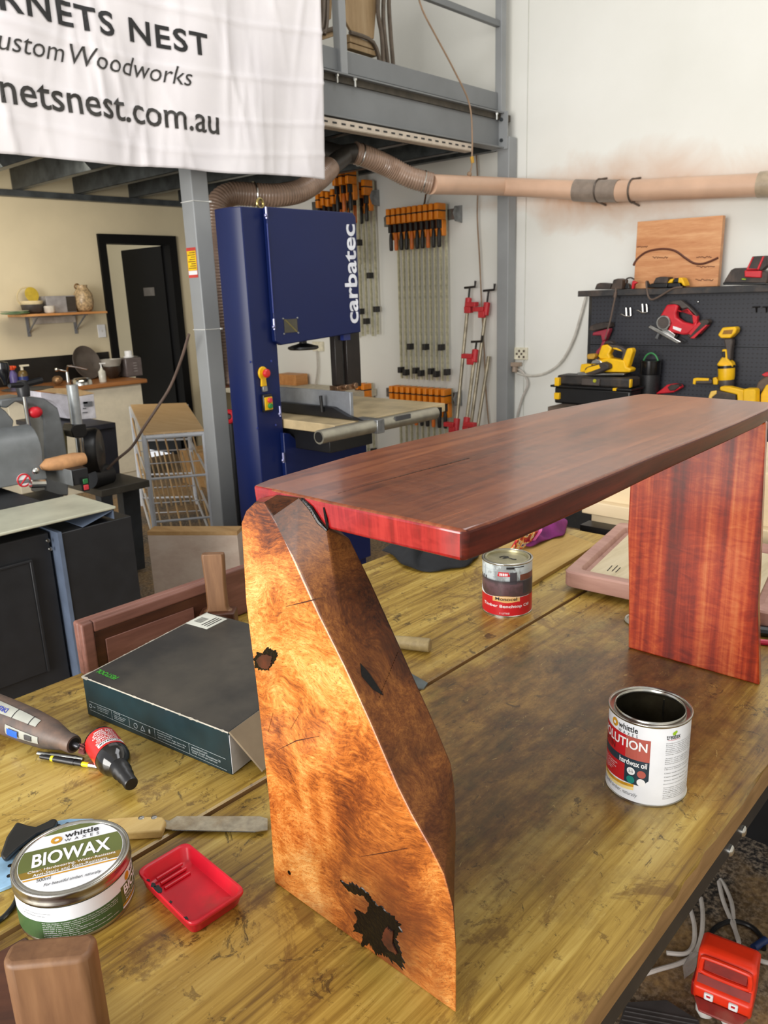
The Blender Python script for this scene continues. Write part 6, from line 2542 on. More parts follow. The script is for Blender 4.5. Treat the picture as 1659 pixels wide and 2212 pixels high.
traced(t, 'depth_knob', KK([(480, 1062), (490, 1036), (570, 1032), (582, 1062), (560, 1098), (492, 1098)], 0.0), 0.05, M('dusty_yellow', (190, 146, 50), 0.5), 0.005)
traced(t, 'knob_stem', KK([(500, 1098), (555, 1098), (552, 1152), (505, 1152)], 0.01), 0.03, BLKP, 0.003)

# perforated canister
p = PX(1402, 845, 4.92)
t = thing('speaker_canister', 'black perforated cylinder with a green carrying loop beside the tool case', 'canister', (p.x, p.y, ZT + 0.001))
z1 = PX(1402, 778, 4.92).z
m = MB()
m.lathe([(0.060, 0), (0.062, 0.004), (0.062, z1 - ZT - 0.091)], (p.x, p.y, ZT + 0.001), n=40)
m.obj('grille', M('dotted_grille', (34, 34, 36), 0.5, vary=0.6, vscale=160), t, world=True)
m = MB()
h = z1 - ZT - 0.001
m.lathe([(0.0625, h - 0.089), (0.064, h - 0.08), (0.064, h - 0.012), (0.067, h - 0.01), (0.067, h - 0.002), (0.06, h), (0.001, h - 0.004)], (p.x, p.y, ZT + 0.001), n=40)
m.obj('top_cap', M('glossy_black', (20, 20, 22), 0.2), t, world=True, smooth=50)
m = MB()
m.tube(smooth_path([(p.x, p.y + 0.05, z1 - 0.005), (p.x, p.y + 0.03, z1 + 0.03), (p.x, p.y, z1 + 0.045), (p.x, p.y - 0.03, z1 + 0.03), (p.x, p.y - 0.05, z1 - 0.005)], 5), 0.005, 8)
m.obj('carry_loop', M('green_cord', (60, 140, 80), 0.5), t, world=True)

# pink drill at the left edge
X_ = 4.915
K = C3(1180, 580, 5.53, X_)
t = thing('cordless_drill', 'dusty pink-red drill with black battery hung at the left edge of the pegboard', 'drill', K([(650, 800)])[0])
PNK = M('dusty_pink_red', (150, 44, 62), 0.5, vary=0.1)
traced(t, 'battery', K([(505, 740), (520, 690), (580, 660), (690, 640), (755, 650), (760, 700), (690, 720), (560, 750)]), 0.07, DUSTB, 0.006)
traced(t, 'body', K([(545, 800), (555, 765), (700, 728), (755, 715), (745, 760), (700, 860), (665, 875), (650, 800), (580, 800)]), 0.05, PNK, 0.006)
traced(t, 'chuck', K([(665, 872), (702, 862), (690, 920), (640, 1000), (600, 1050), (570, 1060), (600, 980), (640, 940)]), 0.05, PNK, 0.004)
# hanging flex over the drill
m = MB()
m.tube(smooth_path([PX(1180 + a / 5.53, 580 + b / 5.53, 4.92) for a, b in ((832, 235), (825, 330), (800, 450), (765, 620), (735, 730), (705, 840))], 5), 0.006, 8)
m.tube([PX(1180 + 828 / 5.53, 580 + 285 / 5.53, 4.92), PX(1180 + 818 / 5.53, 580 + 345 / 5.53, 4.92)], 0.011, 8)
single(m, 'charger_lead', M('dusty_lead', (96, 80, 70), 0.6), 'dusty lead hanging over the left end of the pegboard shelf', 'cord')
m = MB()
m.tube(smooth_path([PX(1380 + a / 5.946, 520 + b / 5.946, 4.925) for a, b in ((95, 520), (100, 600), (120, 710), (160, 755), (230, 735), (340, 670), (450, 610), (560, 598))], 5), 0.006, 8)
single(m, 'charger_lead', M('dusty_lead', (96, 80, 70), 0.6), 'dusty lead looping down from the middle of the pegboard shelf', 'cord')

# spring clip hooks
for k, (u, v) in enumerate(((900, 545), (1095, 500))):
    p = PX(1180 + u / 5.53, 580 + v / 5.53, 4.985)
    t = thing('peg_hook', 'chrome double peg hook on the pegboard, %s of the pair left of the jigsaw' % ('left one', 'right one')[k], 'hook', p, 0, 'chrome peg hooks')
    q = lambda a, b: PX(1180 + (u + a) / 5.53, 580 + (v + b) / 5.53, 4.97)
    for du in (55, 105):
        m = MB()
        m.tube([q(du - 3, -75), q(du, -60), q(du + 4, 20)], 0.006, 8)
        m.obj('prong', CHROME, t, world=True)
    m = MB()
    m.tube([q(-15, 5), q(0, 0), q(40, 22), q(100, 28)], 0.0045, 8)
    m.obj('back_bar', CHROME, t, world=True)
m = MB()
p = PX(1380 + 760 / 5.946, 520 + 785 / 5.946, 4.995)
m.lathe([(0.008, 0), (0.006, 0.005), (0.002, 0.007)], p, (-1, 0, 0), 12)
single(m, 'screw_head', CHROME, 'single bright screw head on the pegboard right of the jigsaw', 'screw')
for k, u in enumerate((1505, 1635)):
    p = PX(1380 + u / 5.946, 520 + 850 / 5.946, 4.98)
    m = MB()
    m.tube([p + Vector((0, 0.02, 0)), p + Vector((0, -0.02, 0))], 0.004, 8)
    m.tube([p, p + Vector((0.015, 0, -0.03))], 0.004, 8)
    single(m, 'black_hook', BLKP, 'small black hook high on the pegboard at right, %s one' % ('left', 'right')[k], 'hook')

# yellow impact tool hung upside down
X_ = 4.9
J = C3(1380, 520, 5.946, X_)
t = thing('impact_driver', 'tall yellow impact tool hung upside down on the right of the pegboard', 'impact driver', J([(1110, 1700)])[0])
bs = traced(t, 'battery_mount', J([(1020, 1210), (1080, 1115), (1240, 1105), (1262, 1130), (1250, 1180), (1180, 1250), (1060, 1252)], -0.01), 0.07, YEL2, 0.006)
traced(t, 'mount_slot', J([(1080, 1200), (1100, 1150), (1220, 1140), (1200, 1195)], -0.012), 0.01, M('mount_shadow', (150, 104, 20), 0.5), 0.001, bs)
traced(t, 'grip', J([(1085, 1255), (1180, 1250), (1205, 1290), (1185, 1400), (1180, 1540), (1100, 1520), (1110, 1400)]), 0.05, GUN, 0.008)
traced(t, 'grip_front', J([(1070, 1500), (1074, 1395), (1130, 1392), (1140, 1510), (1200, 1570), (1215, 1620), (1004, 1600), (1015, 1575)], -0.01), 0.06, YEL2, 0.006)
traced(t, 'trigger', J([(1078, 1495), (1082, 1420), (1118, 1420), (1120, 1500)], -0.018), 0.03, BLKP, 0.003)
m = MB()
tp_, bt_ = J([(1110, 1590)], 0.02)[0], J([(1110, 1790)], 0.02)[0]
d_ = (bt_ - tp_)
rw = (J([(1218, 1690)])[0] - J([(1004, 1690)])[0]).length / 2
m.lathe([(rw * 0.97, 0), (rw, 0.01), (rw * 0.97, d_.length * 0.8), (rw * 0.9, d_.length)], tp_, d_, 28)
mo = m.obj('motor_housing', YEL2, t, world=True)
m = MB()
m.lathe([(rw + 0.001, 0.006), (rw + 0.001, 0.022)], tp_, d_, 28, cap=False)
m.obj('motor_band', BLKP, mo, world=True)
m = MB()
m.lathe([(rw * 0.88, 0.0), (rw * 0.92, 0.02), (rw * 0.8, 0.055), (rw * 0.6, 0.07)], bt_, d_, 24)
m.obj('gear_case', GUN, t, world=True)
traced(t, 'side_handle', J([(690, 1830), (700, 1770), (740, 1762), (900, 1772), (940, 1790), (940, 1842), (740, 1840)], 0.0), 0.04, GUN, 0.006)
traced(t, 'handle_cap', J([(692, 1840), (700, 1770), (740, 1762), (900, 1770), (900, 1800), (735, 1800), (728, 1848)], -0.005), 0.03, YEL2, 0.004)
traced(t, 'handle_collar', J([(945, 1765), (980, 1752), (1015, 1790), (1010, 1850), (950, 1850)], 0.0), 0.05, YEL2, 0.005)

# power tools standing on the bench at the right edge
X_ = 4.72
J = C3(1380, 520, 5.946, X_)
t = thing('angle_grinder', 'yellow and black cordless grinder lying at the right end of the tool bench', 'grinder', (4.76, J([(1100, 2000)])[0].y, ZT + 0.001))
traced(t, 'battery', J([(900, 2010), (930, 1935), (1000, 1925), (1240, 1975), (1245, 2040), (1230, 2200), (905, 2200)]), 0.08, DUSTB, 0.006)
traced(t, 'battery_side', J([(900, 2000), (925, 1935), (1000, 1925), (1000, 1965), (940, 2010), (935, 2190), (902, 2190)], -0.006), 0.03, M('pale_yellow', (232, 190, 90), 0.4), 0.004)
traced(t, 'body', J([(1025, 1905), (1040, 1875), (1150, 1880), (1340, 1925), (1345, 2190), (1260, 2190), (1250, 1980), (1040, 1930)], 0.01), 0.06, YEL2, 0.006)
traced(t, 'head', J([(1345, 1930), (1360, 1902), (1490, 1905), (1505, 1930), (1503, 2190), (1345, 2190)], -0.01), 0.08, YEL2, 0.006)
t = thing('reciprocating_saw', 'brown-grey power tool with yellow base leaning at the far right of the tool bench', 'power tool', (4.82, PX(1655, 860, 4.8).y, ZT + 0.001))
K = C3(1380, 520, 5.946, 4.8)
traced(t, 'body', K([(1490, 1905), (1530, 1820), (1640, 1720), (1760, 1700), (1760, 1840), (1620, 1900), (1560, 1960)]), 0.08, M('brown_grey_grip', (98, 82, 70), 0.6, vary=0.2), 0.008)
traced(t, 'band', K([(1580, 1720), (1630, 1690), (1760, 1690), (1760, 1730), (1620, 1745)], -0.006), 0.07, RED, 0.003)
traced(t, 'base', K([(1560, 2200), (1570, 1970), (1640, 1850), (1760, 1830), (1760, 2200)], -0.01), 0.08, YEL2, 0.006)
t = thing('red_multi_tool', 'small red and black tool lying on the bench behind the slab end', 'power tool', (4.9, PX(1450, 845, 4.9).y, ZT + 0.001))
K = C3(1180, 580, 5.53, 4.9)
traced(t, 'body', K([(1380, 1440), (1440, 1390), (1510, 1380), (1590, 1395), (1605, 1430), (1520, 1480), (1450, 1490), (1300, 1500)]), 0.06, RED, 0.006)
traced(t, 'grip', K([(1450, 1420), (1490, 1385), (1580, 1385), (1600, 1410), (1540, 1455), (1480, 1462)], -0.008), 0.05, DUSTB, 0.005)

# ------------------------------------------------------------------ on the pegboard shelf
t = thing('timber_plaque', 'pale timber plaque with a burnt wavy line leaning above the pegboard shelf', 'plaque', (5.16, 2.2, SHZ))
up = [(1377, 479), (1562, 465), (1553, 620), (1366, 620)]
Q = [PX(a, b, 5.12) for a, b in up]
Q[2].z = Q[3].z = SHZ + 0.001
Q[2].y = Q[1].y
Q[3].y = Q[0].y + 0.005
PLQ = wood('plaque_timber', [(186, 120, 74), (206, 146, 98), (222, 170, 122)], 'y', ring=14, rough=0.5)
m = MB()
m.prism(Q, (0.045, 0, 0))
b = m.obj('board', PLQ, t, bevel=0.003, world=True)
J = C3(1080, 420, 2.865, 5.1195)
m = MB()
cv = smooth_path([(826, 440, 0), (850, 400, 0), (900, 360, 0), (960, 342, 0), (1030, 338, 0), (1090, 352, 0), (1150, 395, 0), (1200, 425, 0), (1250, 430, 0), (1300, 415, 0), (1352, 392, 0)], 5)
m.tube([J([(p.x, p.y)])[0] for p in cv], 0.0075, 6)
m.obj('burnt_line', M('burnt_brown', (98, 54, 38), 0.6), b, world=True)
rr = random.Random(8)
for (u0, v0, u1) in ((848, 325, 915), (945, 391, 1040), (1215, 388, 1310), (1215, 448, 1330), (1210, 530, 1320)):
    m = MB()
    pts = []
    n = int((u1 - u0) / 4)
    for i in range(n):
        pts.append(J([(u0 + (u1 - u0) * i / (n - 1), v0 + rr.uniform(-6, 5))])[0])
    m.tube(pts, 0.0022, 5)
    m.obj('burnt_script', M('burnt_brown', (98, 54, 38), 0.6), b, world=True)


def shelf_item(name, label, cat, parts, X_, px, s=5.53, o=(1180, 580)):
    K = C3(o[0], o[1], s, X_)
    zlow = min(p.z for nm, pts, dx, d, mt in parts for p in K(pts))
    dz = Vector((0, 0, SHZ + 0.001 - zlow))
    t = thing(name, label, cat, (X_, K([px])[0].y, SHZ + 0.001))
    for nm, pts, dx, d, mt in parts:
        traced(t, nm, [p + dz for p in K(pts, dx)], d, mt, 0.005)
    return t


shelf_item('battery_charger', 'dusty brown-black charger with raised end at the left of the pegboard shelf', 'charger', [('base', [(575, 245), (600, 180), (640, 165), (775, 180), (760, 245)], 0, 0.09, DUSTB), ('dock', [(765, 245), (800, 130), (850, 115), (910, 130), (900, 245)], 0, 0.09, DUSTB)], 4.98, (740, 240))
t = shelf_item('glue_bottle', 'small black bottle with red nozzle and grey loop on the pegboard shelf', 'bottle', [('body', [(930, 235), (950, 160), (985, 180), (1000, 235)], 0, 0.04, BLKP), ('nozzle', [(1015, 235), (1020, 165), (1030, 130), (1085, 160), (1050, 180), (1040, 235)], 0, 0.03, RED)], 5.0, (1000, 235))
m = MB()
m.tube(smooth_path([PX(1180 + a / 5.53, 580 + b / 5.53, 5.01) for a, b in ((950, 170), (960, 125), (1010, 110), (1050, 130))], 5), 0.005, 8)
m.obj('loop', GUN, t, world=True)
shelf_item('battery_charger', 'low black charger with grey pad left of the yellow battery', 'charger', [('base', [(1215, 235), (1200, 205), (1260, 180), (1450, 180), (1440, 235)], 0, 0.12, BLKP), ('pad', [(1255, 182), (1290, 115), (1340, 100), (1440, 105), (1430, 180)], 0.02, 0.08, DUSTB), ('foot', [(1195, 235), (1185, 150), (1200, 145), (1228, 210), (1225, 235)], 0, 0.03, BLKP)], 4.97, (1320, 235))
shelf_item('tool_battery', 'yellow and black battery pack on the pegboard shelf in front of the plaque', 'battery', [('base', [(1445, 215), (1455, 160), (1590, 160), (1620, 215)], 0, 0.08, BLKP), ('left_rail', [(1445, 160), (1480, 115), (1520, 110), (1500, 160)], 0, 0.08, YEL2), ('top', [(1500, 160), (1520, 105), (1575, 100), (1570, 160)], 0.01, 0.07, BLKP), ('right_rail', [(1570, 158), (1580, 95), (1620, 100), (1650, 160), (1660, 200), (1630, 190), (1610, 160)], 0, 0.08, YEL2)], 4.98, (1540, 215))
shelf_item('battery_charger', 'wide black charger holding a red battery at the right of the pegboard shelf', 'charger', [('base', [(1085, 570), (1100, 520), (1180, 390), (1230, 365), (1380, 360), (1660, 420), (1640, 545), (1620, 570)], 0, 0.15, DUSTB), ('foot_rim', [(1080, 580), (1085, 545), (1620, 548), (1640, 580)], -0.008, 0.16, BLKP), ('battery_face', [(1370, 480), (1368, 395), (1585, 400), (1580, 490)], -0.02, 0.06, RED), ('battery_top', [(1385, 392), (1465, 215), (1650, 205), (1660, 330), (1590, 396)], -0.015, 0.06, DUSTB), ('battery_rail', [(1388, 390), (1470, 222), (1490, 222), (1420, 370), (1530, 375), (1600, 215), (1625, 215), (1555, 390)], -0.022, 0.02, RED), ('indicator', [(1320, 515), (1322, 498), (1375, 500), (1375, 518)], -0.004, 0.005, LEAF_L)], 4.97, (1350, 570), 5.946, (1380, 520))
# ------------------------------------------------------------------ kitchen corner
CABW = M('cream_cabinet', (226, 218, 196), 0.4, vary=0.04)
TOPBR = wood('brown_counter_top', [(134, 84, 44), (164, 108, 60), (182, 126, 76)], 'x', rough=0.35)
t = thing('kitchen_counter', 'cream kitchen counter with brown top along the beige wall', 'counter', (2.9, 6.55, 0))
m = MB()
m.span((1.2, 6.32, 0.0), (3.70, 6.885, 0.862))
m.obj('cabinet', CABW, t, bevel=0.003, world=True)
m = MB()
m.span((1.2, 6.26, 0.863), (3.735, 6.89, 0.90))
m.obj('worktop', TOPBR, t, bevel=0.01, seg=3, world=True)
for x0, x1 in ((2.52, 3.08), (3.09, 3.69)):
    m = MB()
    m.span((x0, 6.300, 0.10), (x1, 6.319, 0.85))
    d = m.obj('door', CABW, t, bevel=0.003, world=True)
    m = MB()
    hx = x1 - 0.05 if x1 < 3.5 else x0 + 0.05
    m.tube([(hx, 6.299, 0.66), (hx, 6.275, 0.66), (hx, 6.275, 0.82), (hx, 6.299, 0.82)], 0.006, 8)
    m.obj('handle', STEEL, d, world=True)
a, b = PY(120, 826, 6.5), PY(60, 836, 6.5)
m = MB()
m.lathe([(0.19, 0.0), (0.20, 0.003), (0.18, 0.004), (0.16, -0.001 + 0.003)], (2.78, 6.5, 0.9005), n=32)
m.obj('sink_rim', STEEL, t, world=True)
m = MB()
q = PY(146, 815, 6.7)
m.cyl((q.x, 6.7, 0.9005), (q.x, 6.7, 1.0), 0.018, 0.012)
m.tube(smooth_path([(q.x, 6.7, 0.99), (q.x - 0.0, 6.66, 1.04), (q.x + 0.05, 6.60, 1.03), (q.x + 0.10, 6.52, 1.01)], 5), 0.010, 8)
m.tube([(q.x, 6.7, 0.99), (q.x - 0.10, 6.66, 1.02)], 0.008, 8)
m.ball((q.x - 0.11, 6.655, 1.02), 0.018, 10)
m.obj('tap', CHROME, t, world=True)
m = MB()
a, b = PY(-60, 778, YK), PY(236, 762, YK)
m.span((1.2, YK - 0.012, 0.9005), (3.74, YK - 0.001, 1.12))
t = single(m, 'splashback', M('black_splashback', (30, 28, 26), 0.35, vary=0.2), 'black splashback strip behind the kitchen counter', 'splashback')


def counter_obj(name, label, cat, px, yy, build, z=0.9008):
    p = PY(px, 820, yy)
    t = thing(name, label, cat, (p.x, yy, z))
    build(t)
    return t


def L_(prof, mat, nm, t, n=24, axis=(0, 0, 1), c=(0, 0, 0), bevel=0):
    return MB().lathe(prof, c, axis, n).obj(nm, mat, t, smooth=50)


def sz(px0, px1, yy):
    return abs(PY(px1, 800, yy).x - PY(px0, 800, yy).x) * 0.5


def f(t):
    m = MB().box((0, 0, 0.085), (0.165, 0.15, 0.17))
    m.obj('body', M('smoky_clear_plastic', (104, 96, 96), 0.2, vary=0.1), t, bevel=0.012, seg=3)
    L_([(0.045, 0.171), (0.045, 0.182), (0.034, 0.184), (0.034, 0.225), (0.03, 0.23)], WHITE_P, 'cap', t)
    m = MB()
    for k in range(4):
        m.box((0.01, -0.0765, 0.05 + k * 0.024), (0.035, 0.002, 0.006))
    m.obj('scale_marks', M('pale_marks', (150, 146, 146), 0.5), t)


counter_obj('water_container', 'smoky clear square container with white cap on the counter end', 'container', 284, 6.62, f)


def f(t):
    L_([(0.03, 0), (0.075, 0.06), (0.08, 0.11), (0.074, 0.11), (0.06, 0.05), (0.001, 0.01)], M('dark_bowl', (58, 46, 38), 0.4), 'bowl', t)
    L_([(0.06, 0.08), (0.095, 0.17), (0.091, 0.17), (0.055, 0.085)], M('clear_tub', (170, 168, 160), 0.25), 'tub', t)


counter_obj('stacked_bowls', 'dark bowl and clear tub stacked left of the square container', 'bowls', 245, 6.60, f)


def f(t):
    d = Vector((0.25, -1, 0.28)).normalized()
    c = Vector((0, 0.02, 0.152))
    m = MB().lathe([(0.001, 0.04), (0.08, 0.04), (0.10, 0.03), (0.148, 0.0), (0.15, 0.004), (0.105, 0.04), (0.085, 0.055), (0.001, 0.055)], c, -d, 40)
    m.obj('pan', M('grey_brown_pan', (92, 84, 78), 0.4, vary=0.1), t, smooth=50)
    m = MB().lathe([(0.055, -0.041), (0.07, -0.041)], c, d, 32, cap=False)
    m.obj('base_ring', M('pan_ring', (120, 112, 106), 0.4), t)


counter_obj('frying_pan', 'round grey pan leaning upright against the splashback', 'pan', 196, 6.72, f)


def f(t):
    L_([(0.028, 0), (0.03, 0.004), (0.03, 0.09), (0.012, 0.108), (0.012, 0.12)], M('clear_soap', (206, 206, 196), 0.25), 'bottle', t)
    m = MB().cyl((0, 0, 0.12), (0, 0, 0.155), 0.006).box((0.01, -0.01, 0.158), (0.05, 0.014, 0.01))
    m.obj('pump', WHITE_P, t)


counter_obj('soap_bottle', 'small clear pump bottle in front of the grey pan', 'bottle', 222, 6.38, f)
counter_obj('steel_bowl', 'upturned shiny steel bowl at the front of the counter', 'bowl', 176, 6.38, lambda t: L_([(0.085, 0), (0.082, 0.03), (0.06, 0.055), (0.001, 0.06)], CHROME, 'bowl', t))
counter_obj('copper_scourer', 'coppery round scourer beside the tap', 'scourer', 124, 6.50, lambda t: MB().ball((0, 0, 0.04), 0.045, 14, (1, 1, 0.85)).obj('ball', M('copper_tangle', (150, 118, 84), 0.4, 0.6, vary=0.4, vscale=90), t), 0.9055)


def f(t):
    L_([(0.03, 0), (0.032, 0.005), (0.032, 0.11), (0.014, 0.14)], M('purple_bottle', (92, 84, 140), 0.35), 'bottle', t)
    m = MB().box((0, 0, 0.16), (0.034, 0.034, 0.036)).box((0.0, -0.03, 0.168), (0.026, 0.06, 0.02))
    m.obj('trigger', M('orange_trigger', (222, 78, 30), 0.4), t, bevel=0.005)


counter_obj('spray_bottle', 'purple spray bottle with orange trigger at the left of the counter', 'bottle', 30, 6.76, f)


def f(t):
    L_([(0.038, 0), (0.04, 0.005), (0.04, 0.10), (0.03, 0.125), (0.014, 0.135)], M('amber_bottle', (104, 84, 44), 0.3), 'bottle', t)
    MB().lathe([(0.0405, 0.02), (0.0405, 0.085)], n=24, cap=False).obj('label', M('blue_label', (40, 56, 120), 0.4), t)
    m = MB().cyl((0, 0, 0.136), (0, 0, 0.165), 0.012).box((0.02, -0.005, 0.172), (0.075, 0.02, 0.014))
    m.obj('pump', M('cream_pump', (226, 220, 196), 0.4), t)


counter_obj('hand_wash', 'amber pump bottle with blue label beside the orange trigger', 'bottle', 51, 6.74, f)

t = thing('wall_shelf', 'short wooden wall shelf on grey brackets on the beige wall', 'shelf', (3.35, 6.76, 1.485))
xa, xb = PY(38, 680, 6.7).x, PY(222, 674, 6.7).x
m = MB()
m.span((xa, 6.62, 1.468), (xb, YK - 0.002, 1.487))
m.obj('board', wood('shelf_timber', [(170, 112, 60), (196, 140, 84), (212, 160, 104)], 'x', rough=0.4), t, bevel=0.002, world=True)
for px in (62, 165):
    x = PY(px, 700, YK - 0.03).x
    m = MB()
    m.span((x - 0.012, YK - 0.012, 1.30), (x + 0.012, YK - 0.003, 1.467))
    m.span((x - 0.012, 6.66, 1.458), (x + 0.012, YK - 0.012, 1.467))
    m.prism([(x - 0.004, YK - 0.013, 1.33), (x - 0.004, YK - 0.013, 1.345), (x - 0.004, 6.70, 1.457), (x - 0.004, 6.68, 1.457)], (0.008, 0, 0))
    m.obj('bracket', M('grey_bracket', (136, 138, 142), 0.45, 0.4), t, world=True)
m = MB()
m.span((PY(72, 694, YK - 0.02).x, YK - 0.03, 1.40), (PY(162, 690, YK - 0.02).x, YK - 0.004, 1.455))
m.obj('batten', M('pale_grey_batten', (186, 180, 170), 0.6), t, world=True)


def on_shelf(name, label, cat, px, yy, build, z=1.4878):
    p = PY(px, 676, yy)
    t = thing(name, label, cat, (p.x, yy, z))
    build(t)


def f(t):
    L_([(0.04, 0), (0.10, 0.006), (0.115, 0.014), (0.11, 0.016), (0.001, 0.008)], M('mint_plate', (120, 176, 130), 0.35), 'plate', t, 32)
    L_([(0.03, 0.0165), (0.10, 0.022), (0.112, 0.030), (0.106, 0.031), (0.001, 0.024)], M('cream_plate', (226, 214, 196), 0.35), 'upper_plate', t, 32)


on_shelf('plate_stack', 'two stacked plates, mint under cream, at the left end of the wall shelf', 'plates', 32, 6.70, f)


def f(t):
    L_([(0.05, 0), (0.082, 0.02), (0.09, 0.075), (0.084, 0.075), (0.06, 0.02), (0.001, 0.01)], M('charcoal_bowl', (66, 62, 60), 0.45), 'lower_bowl', t, 28)
    L_([(0.07, 0.06), (0.088, 0.09), (0.09, 0.105), (0.084, 0.105), (0.06, 0.07)], M('cream_bowl', (222, 206, 166), 0.4), 'upper_bowl', t, 28)
    MB().lathe([(0.001, 0.0), (0.058, 0.002), (0.062, 0.008), (0.001, 0.014)], (0.02, 0.03, 0.155), (0.1, -1, 0.2), 28).obj('yellow_plate', M('mustard_plate', (196, 170, 60), 0.4), t)
    m = MB().torus((-0.01, 0.045, 0.13), 0.085, 0.006, (0.05, 1, 0), 30, 6)
    m.obj('clear_rim', M('pale_glass_rim', (206, 190, 150), 0.2), t)


on_shelf('bowl_stack', 'charcoal bowl stacked with cream bowl and yellow plate on the wall shelf', 'bowls', 72, 6.77, f)


def f(t):
    m = MB().box((0.12, 0, 0.07), (0.26, 0.14, 0.14))
    m.obj('box', M('grey_carton', (150, 148, 150), 0.5), t, bevel=0.003)
    MB().box((0.205, -0.0725, 0.07), (0.08, 0.004, 0.125)).obj('dark_end', M('dark_carton_end', (58, 52, 46), 0.5), t)


on_shelf('shelf_box', 'low grey box with dark end on the wall shelf', 'box', 98, 6.80, f)
on_shelf('small_pot', 'small white pot in front of the grey box on the wall shelf', 'pot', 108, 6.68, lambda t: L_([(0.03, 0), (0.042, 0.01), (0.044, 0.055), (0.038, 0.06), (0.034, 0.05), (0.001, 0.04)], M('white_pot', (214, 208, 196), 0.4), 'pot', t))


def f(t):
    L_([(0.045, 0), (0.07, 0.02), (0.085, 0.08), (0.078, 0.15), (0.05, 0.195), (0.044, 0.21), (0.048, 0.225), (0.04, 0.226), (0.03, 0.2)], M('speckled_jar', (176, 152, 116), 0.35, vary=0.35, vscale=60), 'jar', t, 32)
    MB().torus((-0.045, 0, 0.215), 0.02, 0.007, (0, 1, 0.3), 16, 6).obj('handle', M('jar_brown', (126, 96, 62), 0.4), t)


on_shelf('stoneware_jar', 'speckled brown stoneware jar at the right of the wall shelf', 'jar', 184, 6.76, f)
p = PY(219, 715, YK)
m = MB()
m.box((p.x, YK - 0.006, p.z), (0.075, 0.011, 0.115))
t = thing('light_switch', 'white light switch plate left of the black door', 'switch', (p.x, YK, p.z))
m.obj('plate', WHITE_P, t, bevel=0.003, world=True)
MB().box((p.x, YK - 0.013, p.z), (0.014, 0.003, 0.02)).obj('rocker', M('off_white', (206, 206, 200), 0.4), t, world=True)

# ------------------------------------------------------------------ wire stand, bin, cartons
t = thing('wire_stand', 'white wire-sided display stand with pale wooden top behind the steel post', 'stand', (2.9, 4.7, 0))
WHM = M('white_wire_paint', (214, 218, 224), 0.4, vary=0.05)
TANT = wood('tan_stand_top', [(196, 158, 106), (212, 176, 126), (222, 190, 144)], 'y', rough=0.5)
z = 0.80
cn = [PZ(310, 936, z), PZ(440, 927, z), PZ(402, 870, z), PZ(282, 874, z)]
m = MB()
m.prism(cn, (0, 0, -0.012))
m.obj('top_panel', TANT, t, world=True)
m = MB()
for i in range(4):
    a, b = cn[i] + Vector((0, 0, -0.027)), cn[(i + 1) % 4] + Vector((0, 0, -0.027))
    m.tube([a, b], 0.0135, 8)
m.obj('top_frame', WHM, t, world=True)
for i, c in enumerate(cn):
    m = MB()
    m.tube([c + Vector((0, 0, -0.014)), Vector((c.x, c.y, 0.0))], 0.016, 8)
    m.obj('leg', WHM, t, world=True)
for zz in (0.52, 0.25, 0.06):
    m = MB()
    q = [Vector((c.x, c.y, zz)) for c in cn]
    for i in range(4):
        m.tube([q[i], q[(i + 1) % 4]], 0.008, 6)
    for k in range(1, 3):
        m.tube([q[0].lerp(q[3], k / 3), q[1].lerp(q[2], k / 3)], 0.004, 6)
    m.obj('wire_shelf', WHM, t, world=True)
for k in range(7):
    m = MB()
    f_ = k / 6
    for zz in (0.70, 0.42):
        a = Vector((cn[3].x, cn[3].y, zz)).lerp(Vector((cn[2].x, cn[2].y, zz)), f_)
        b = Vector((cn[0].x, cn[0].y, zz - 0.36)).lerp(Vector((cn[1].x, cn[1].y, zz - 0.36)), f_)
        m.tube([a, b], 0.006, 6)
    m.obj('sloping_slat', TANT if k in (0, 3, 6) else M('tan_wire', (186, 160, 124), 0.5), t, world=True)

P1, P2 = Vector((1.93, 3.40, 0)), Vector((2.20, 3.03, 0))
dv = Vector((0.075, 0.055, 0))
t = thing('plywood_bin', 'open pale plywood bin on the floor in front of the steel post', 'bin', P1.lerp(P2, 0.5))
PLYW = wood('pale_plywood', [(186, 164, 148), (202, 184, 168), (212, 198, 184)], 'y', ring=4, rough=0.6)
m = MB()
m.loft([[P1, P2, P2 + dv, P1 + dv], [p + Vector((0, 0, 0.435)) for p in (P1, P2, P2 + dv, P1 + dv)]])
m.obj('side_panel', PLYW, t, bevel=0.002, world=True)
m = MB()
u = (P2 - P1).normalized()
m.loft([[p + Vector((0, 0, 0.4355)) for p in (P1, P2, P2 + dv, P1 + dv)], [p + Vector((0, 0, 0.455)) for p in (P1, P2, P2 + dv, P1 + dv)]])
m.obj('top_edge', wood('tan_ply_edge', [(170, 132, 84), (188, 150, 100), (200, 164, 116)], 'y', rough=0.6), t, world=True)
for (x0, y0, x1, y1, h, lb) in ((3.48, 4.55, 3.95, 4.9, 0.42, 'brown carton on the floor behind the wire stand'), (3.75, 5.5, 4.2, 5.9, 0.30, 'lower brown carton on the floor in front of the counter')):
    m = MB()
    m.span((x0, y0, 0.0005), (x1, y1, h))
    t = thing('carton', lb, 'carton', ((x0 + x1) / 2, (y0 + y1) / 2, 0))
    m.obj('box', M('brown_carton', (164, 128, 82), 0.7, vary=0.1), t, bevel=0.004, world=True)
    m = MB()
    m.span((x0 - 0.001, (y0 + y1) / 2 - 0.03, h - 0.06), (x1 + 0.001, (y0 + y1) / 2 + 0.03, h + 0.001))
    m.obj('tape', M('tan_tape', (186, 156, 108), 0.4), t, world=True)

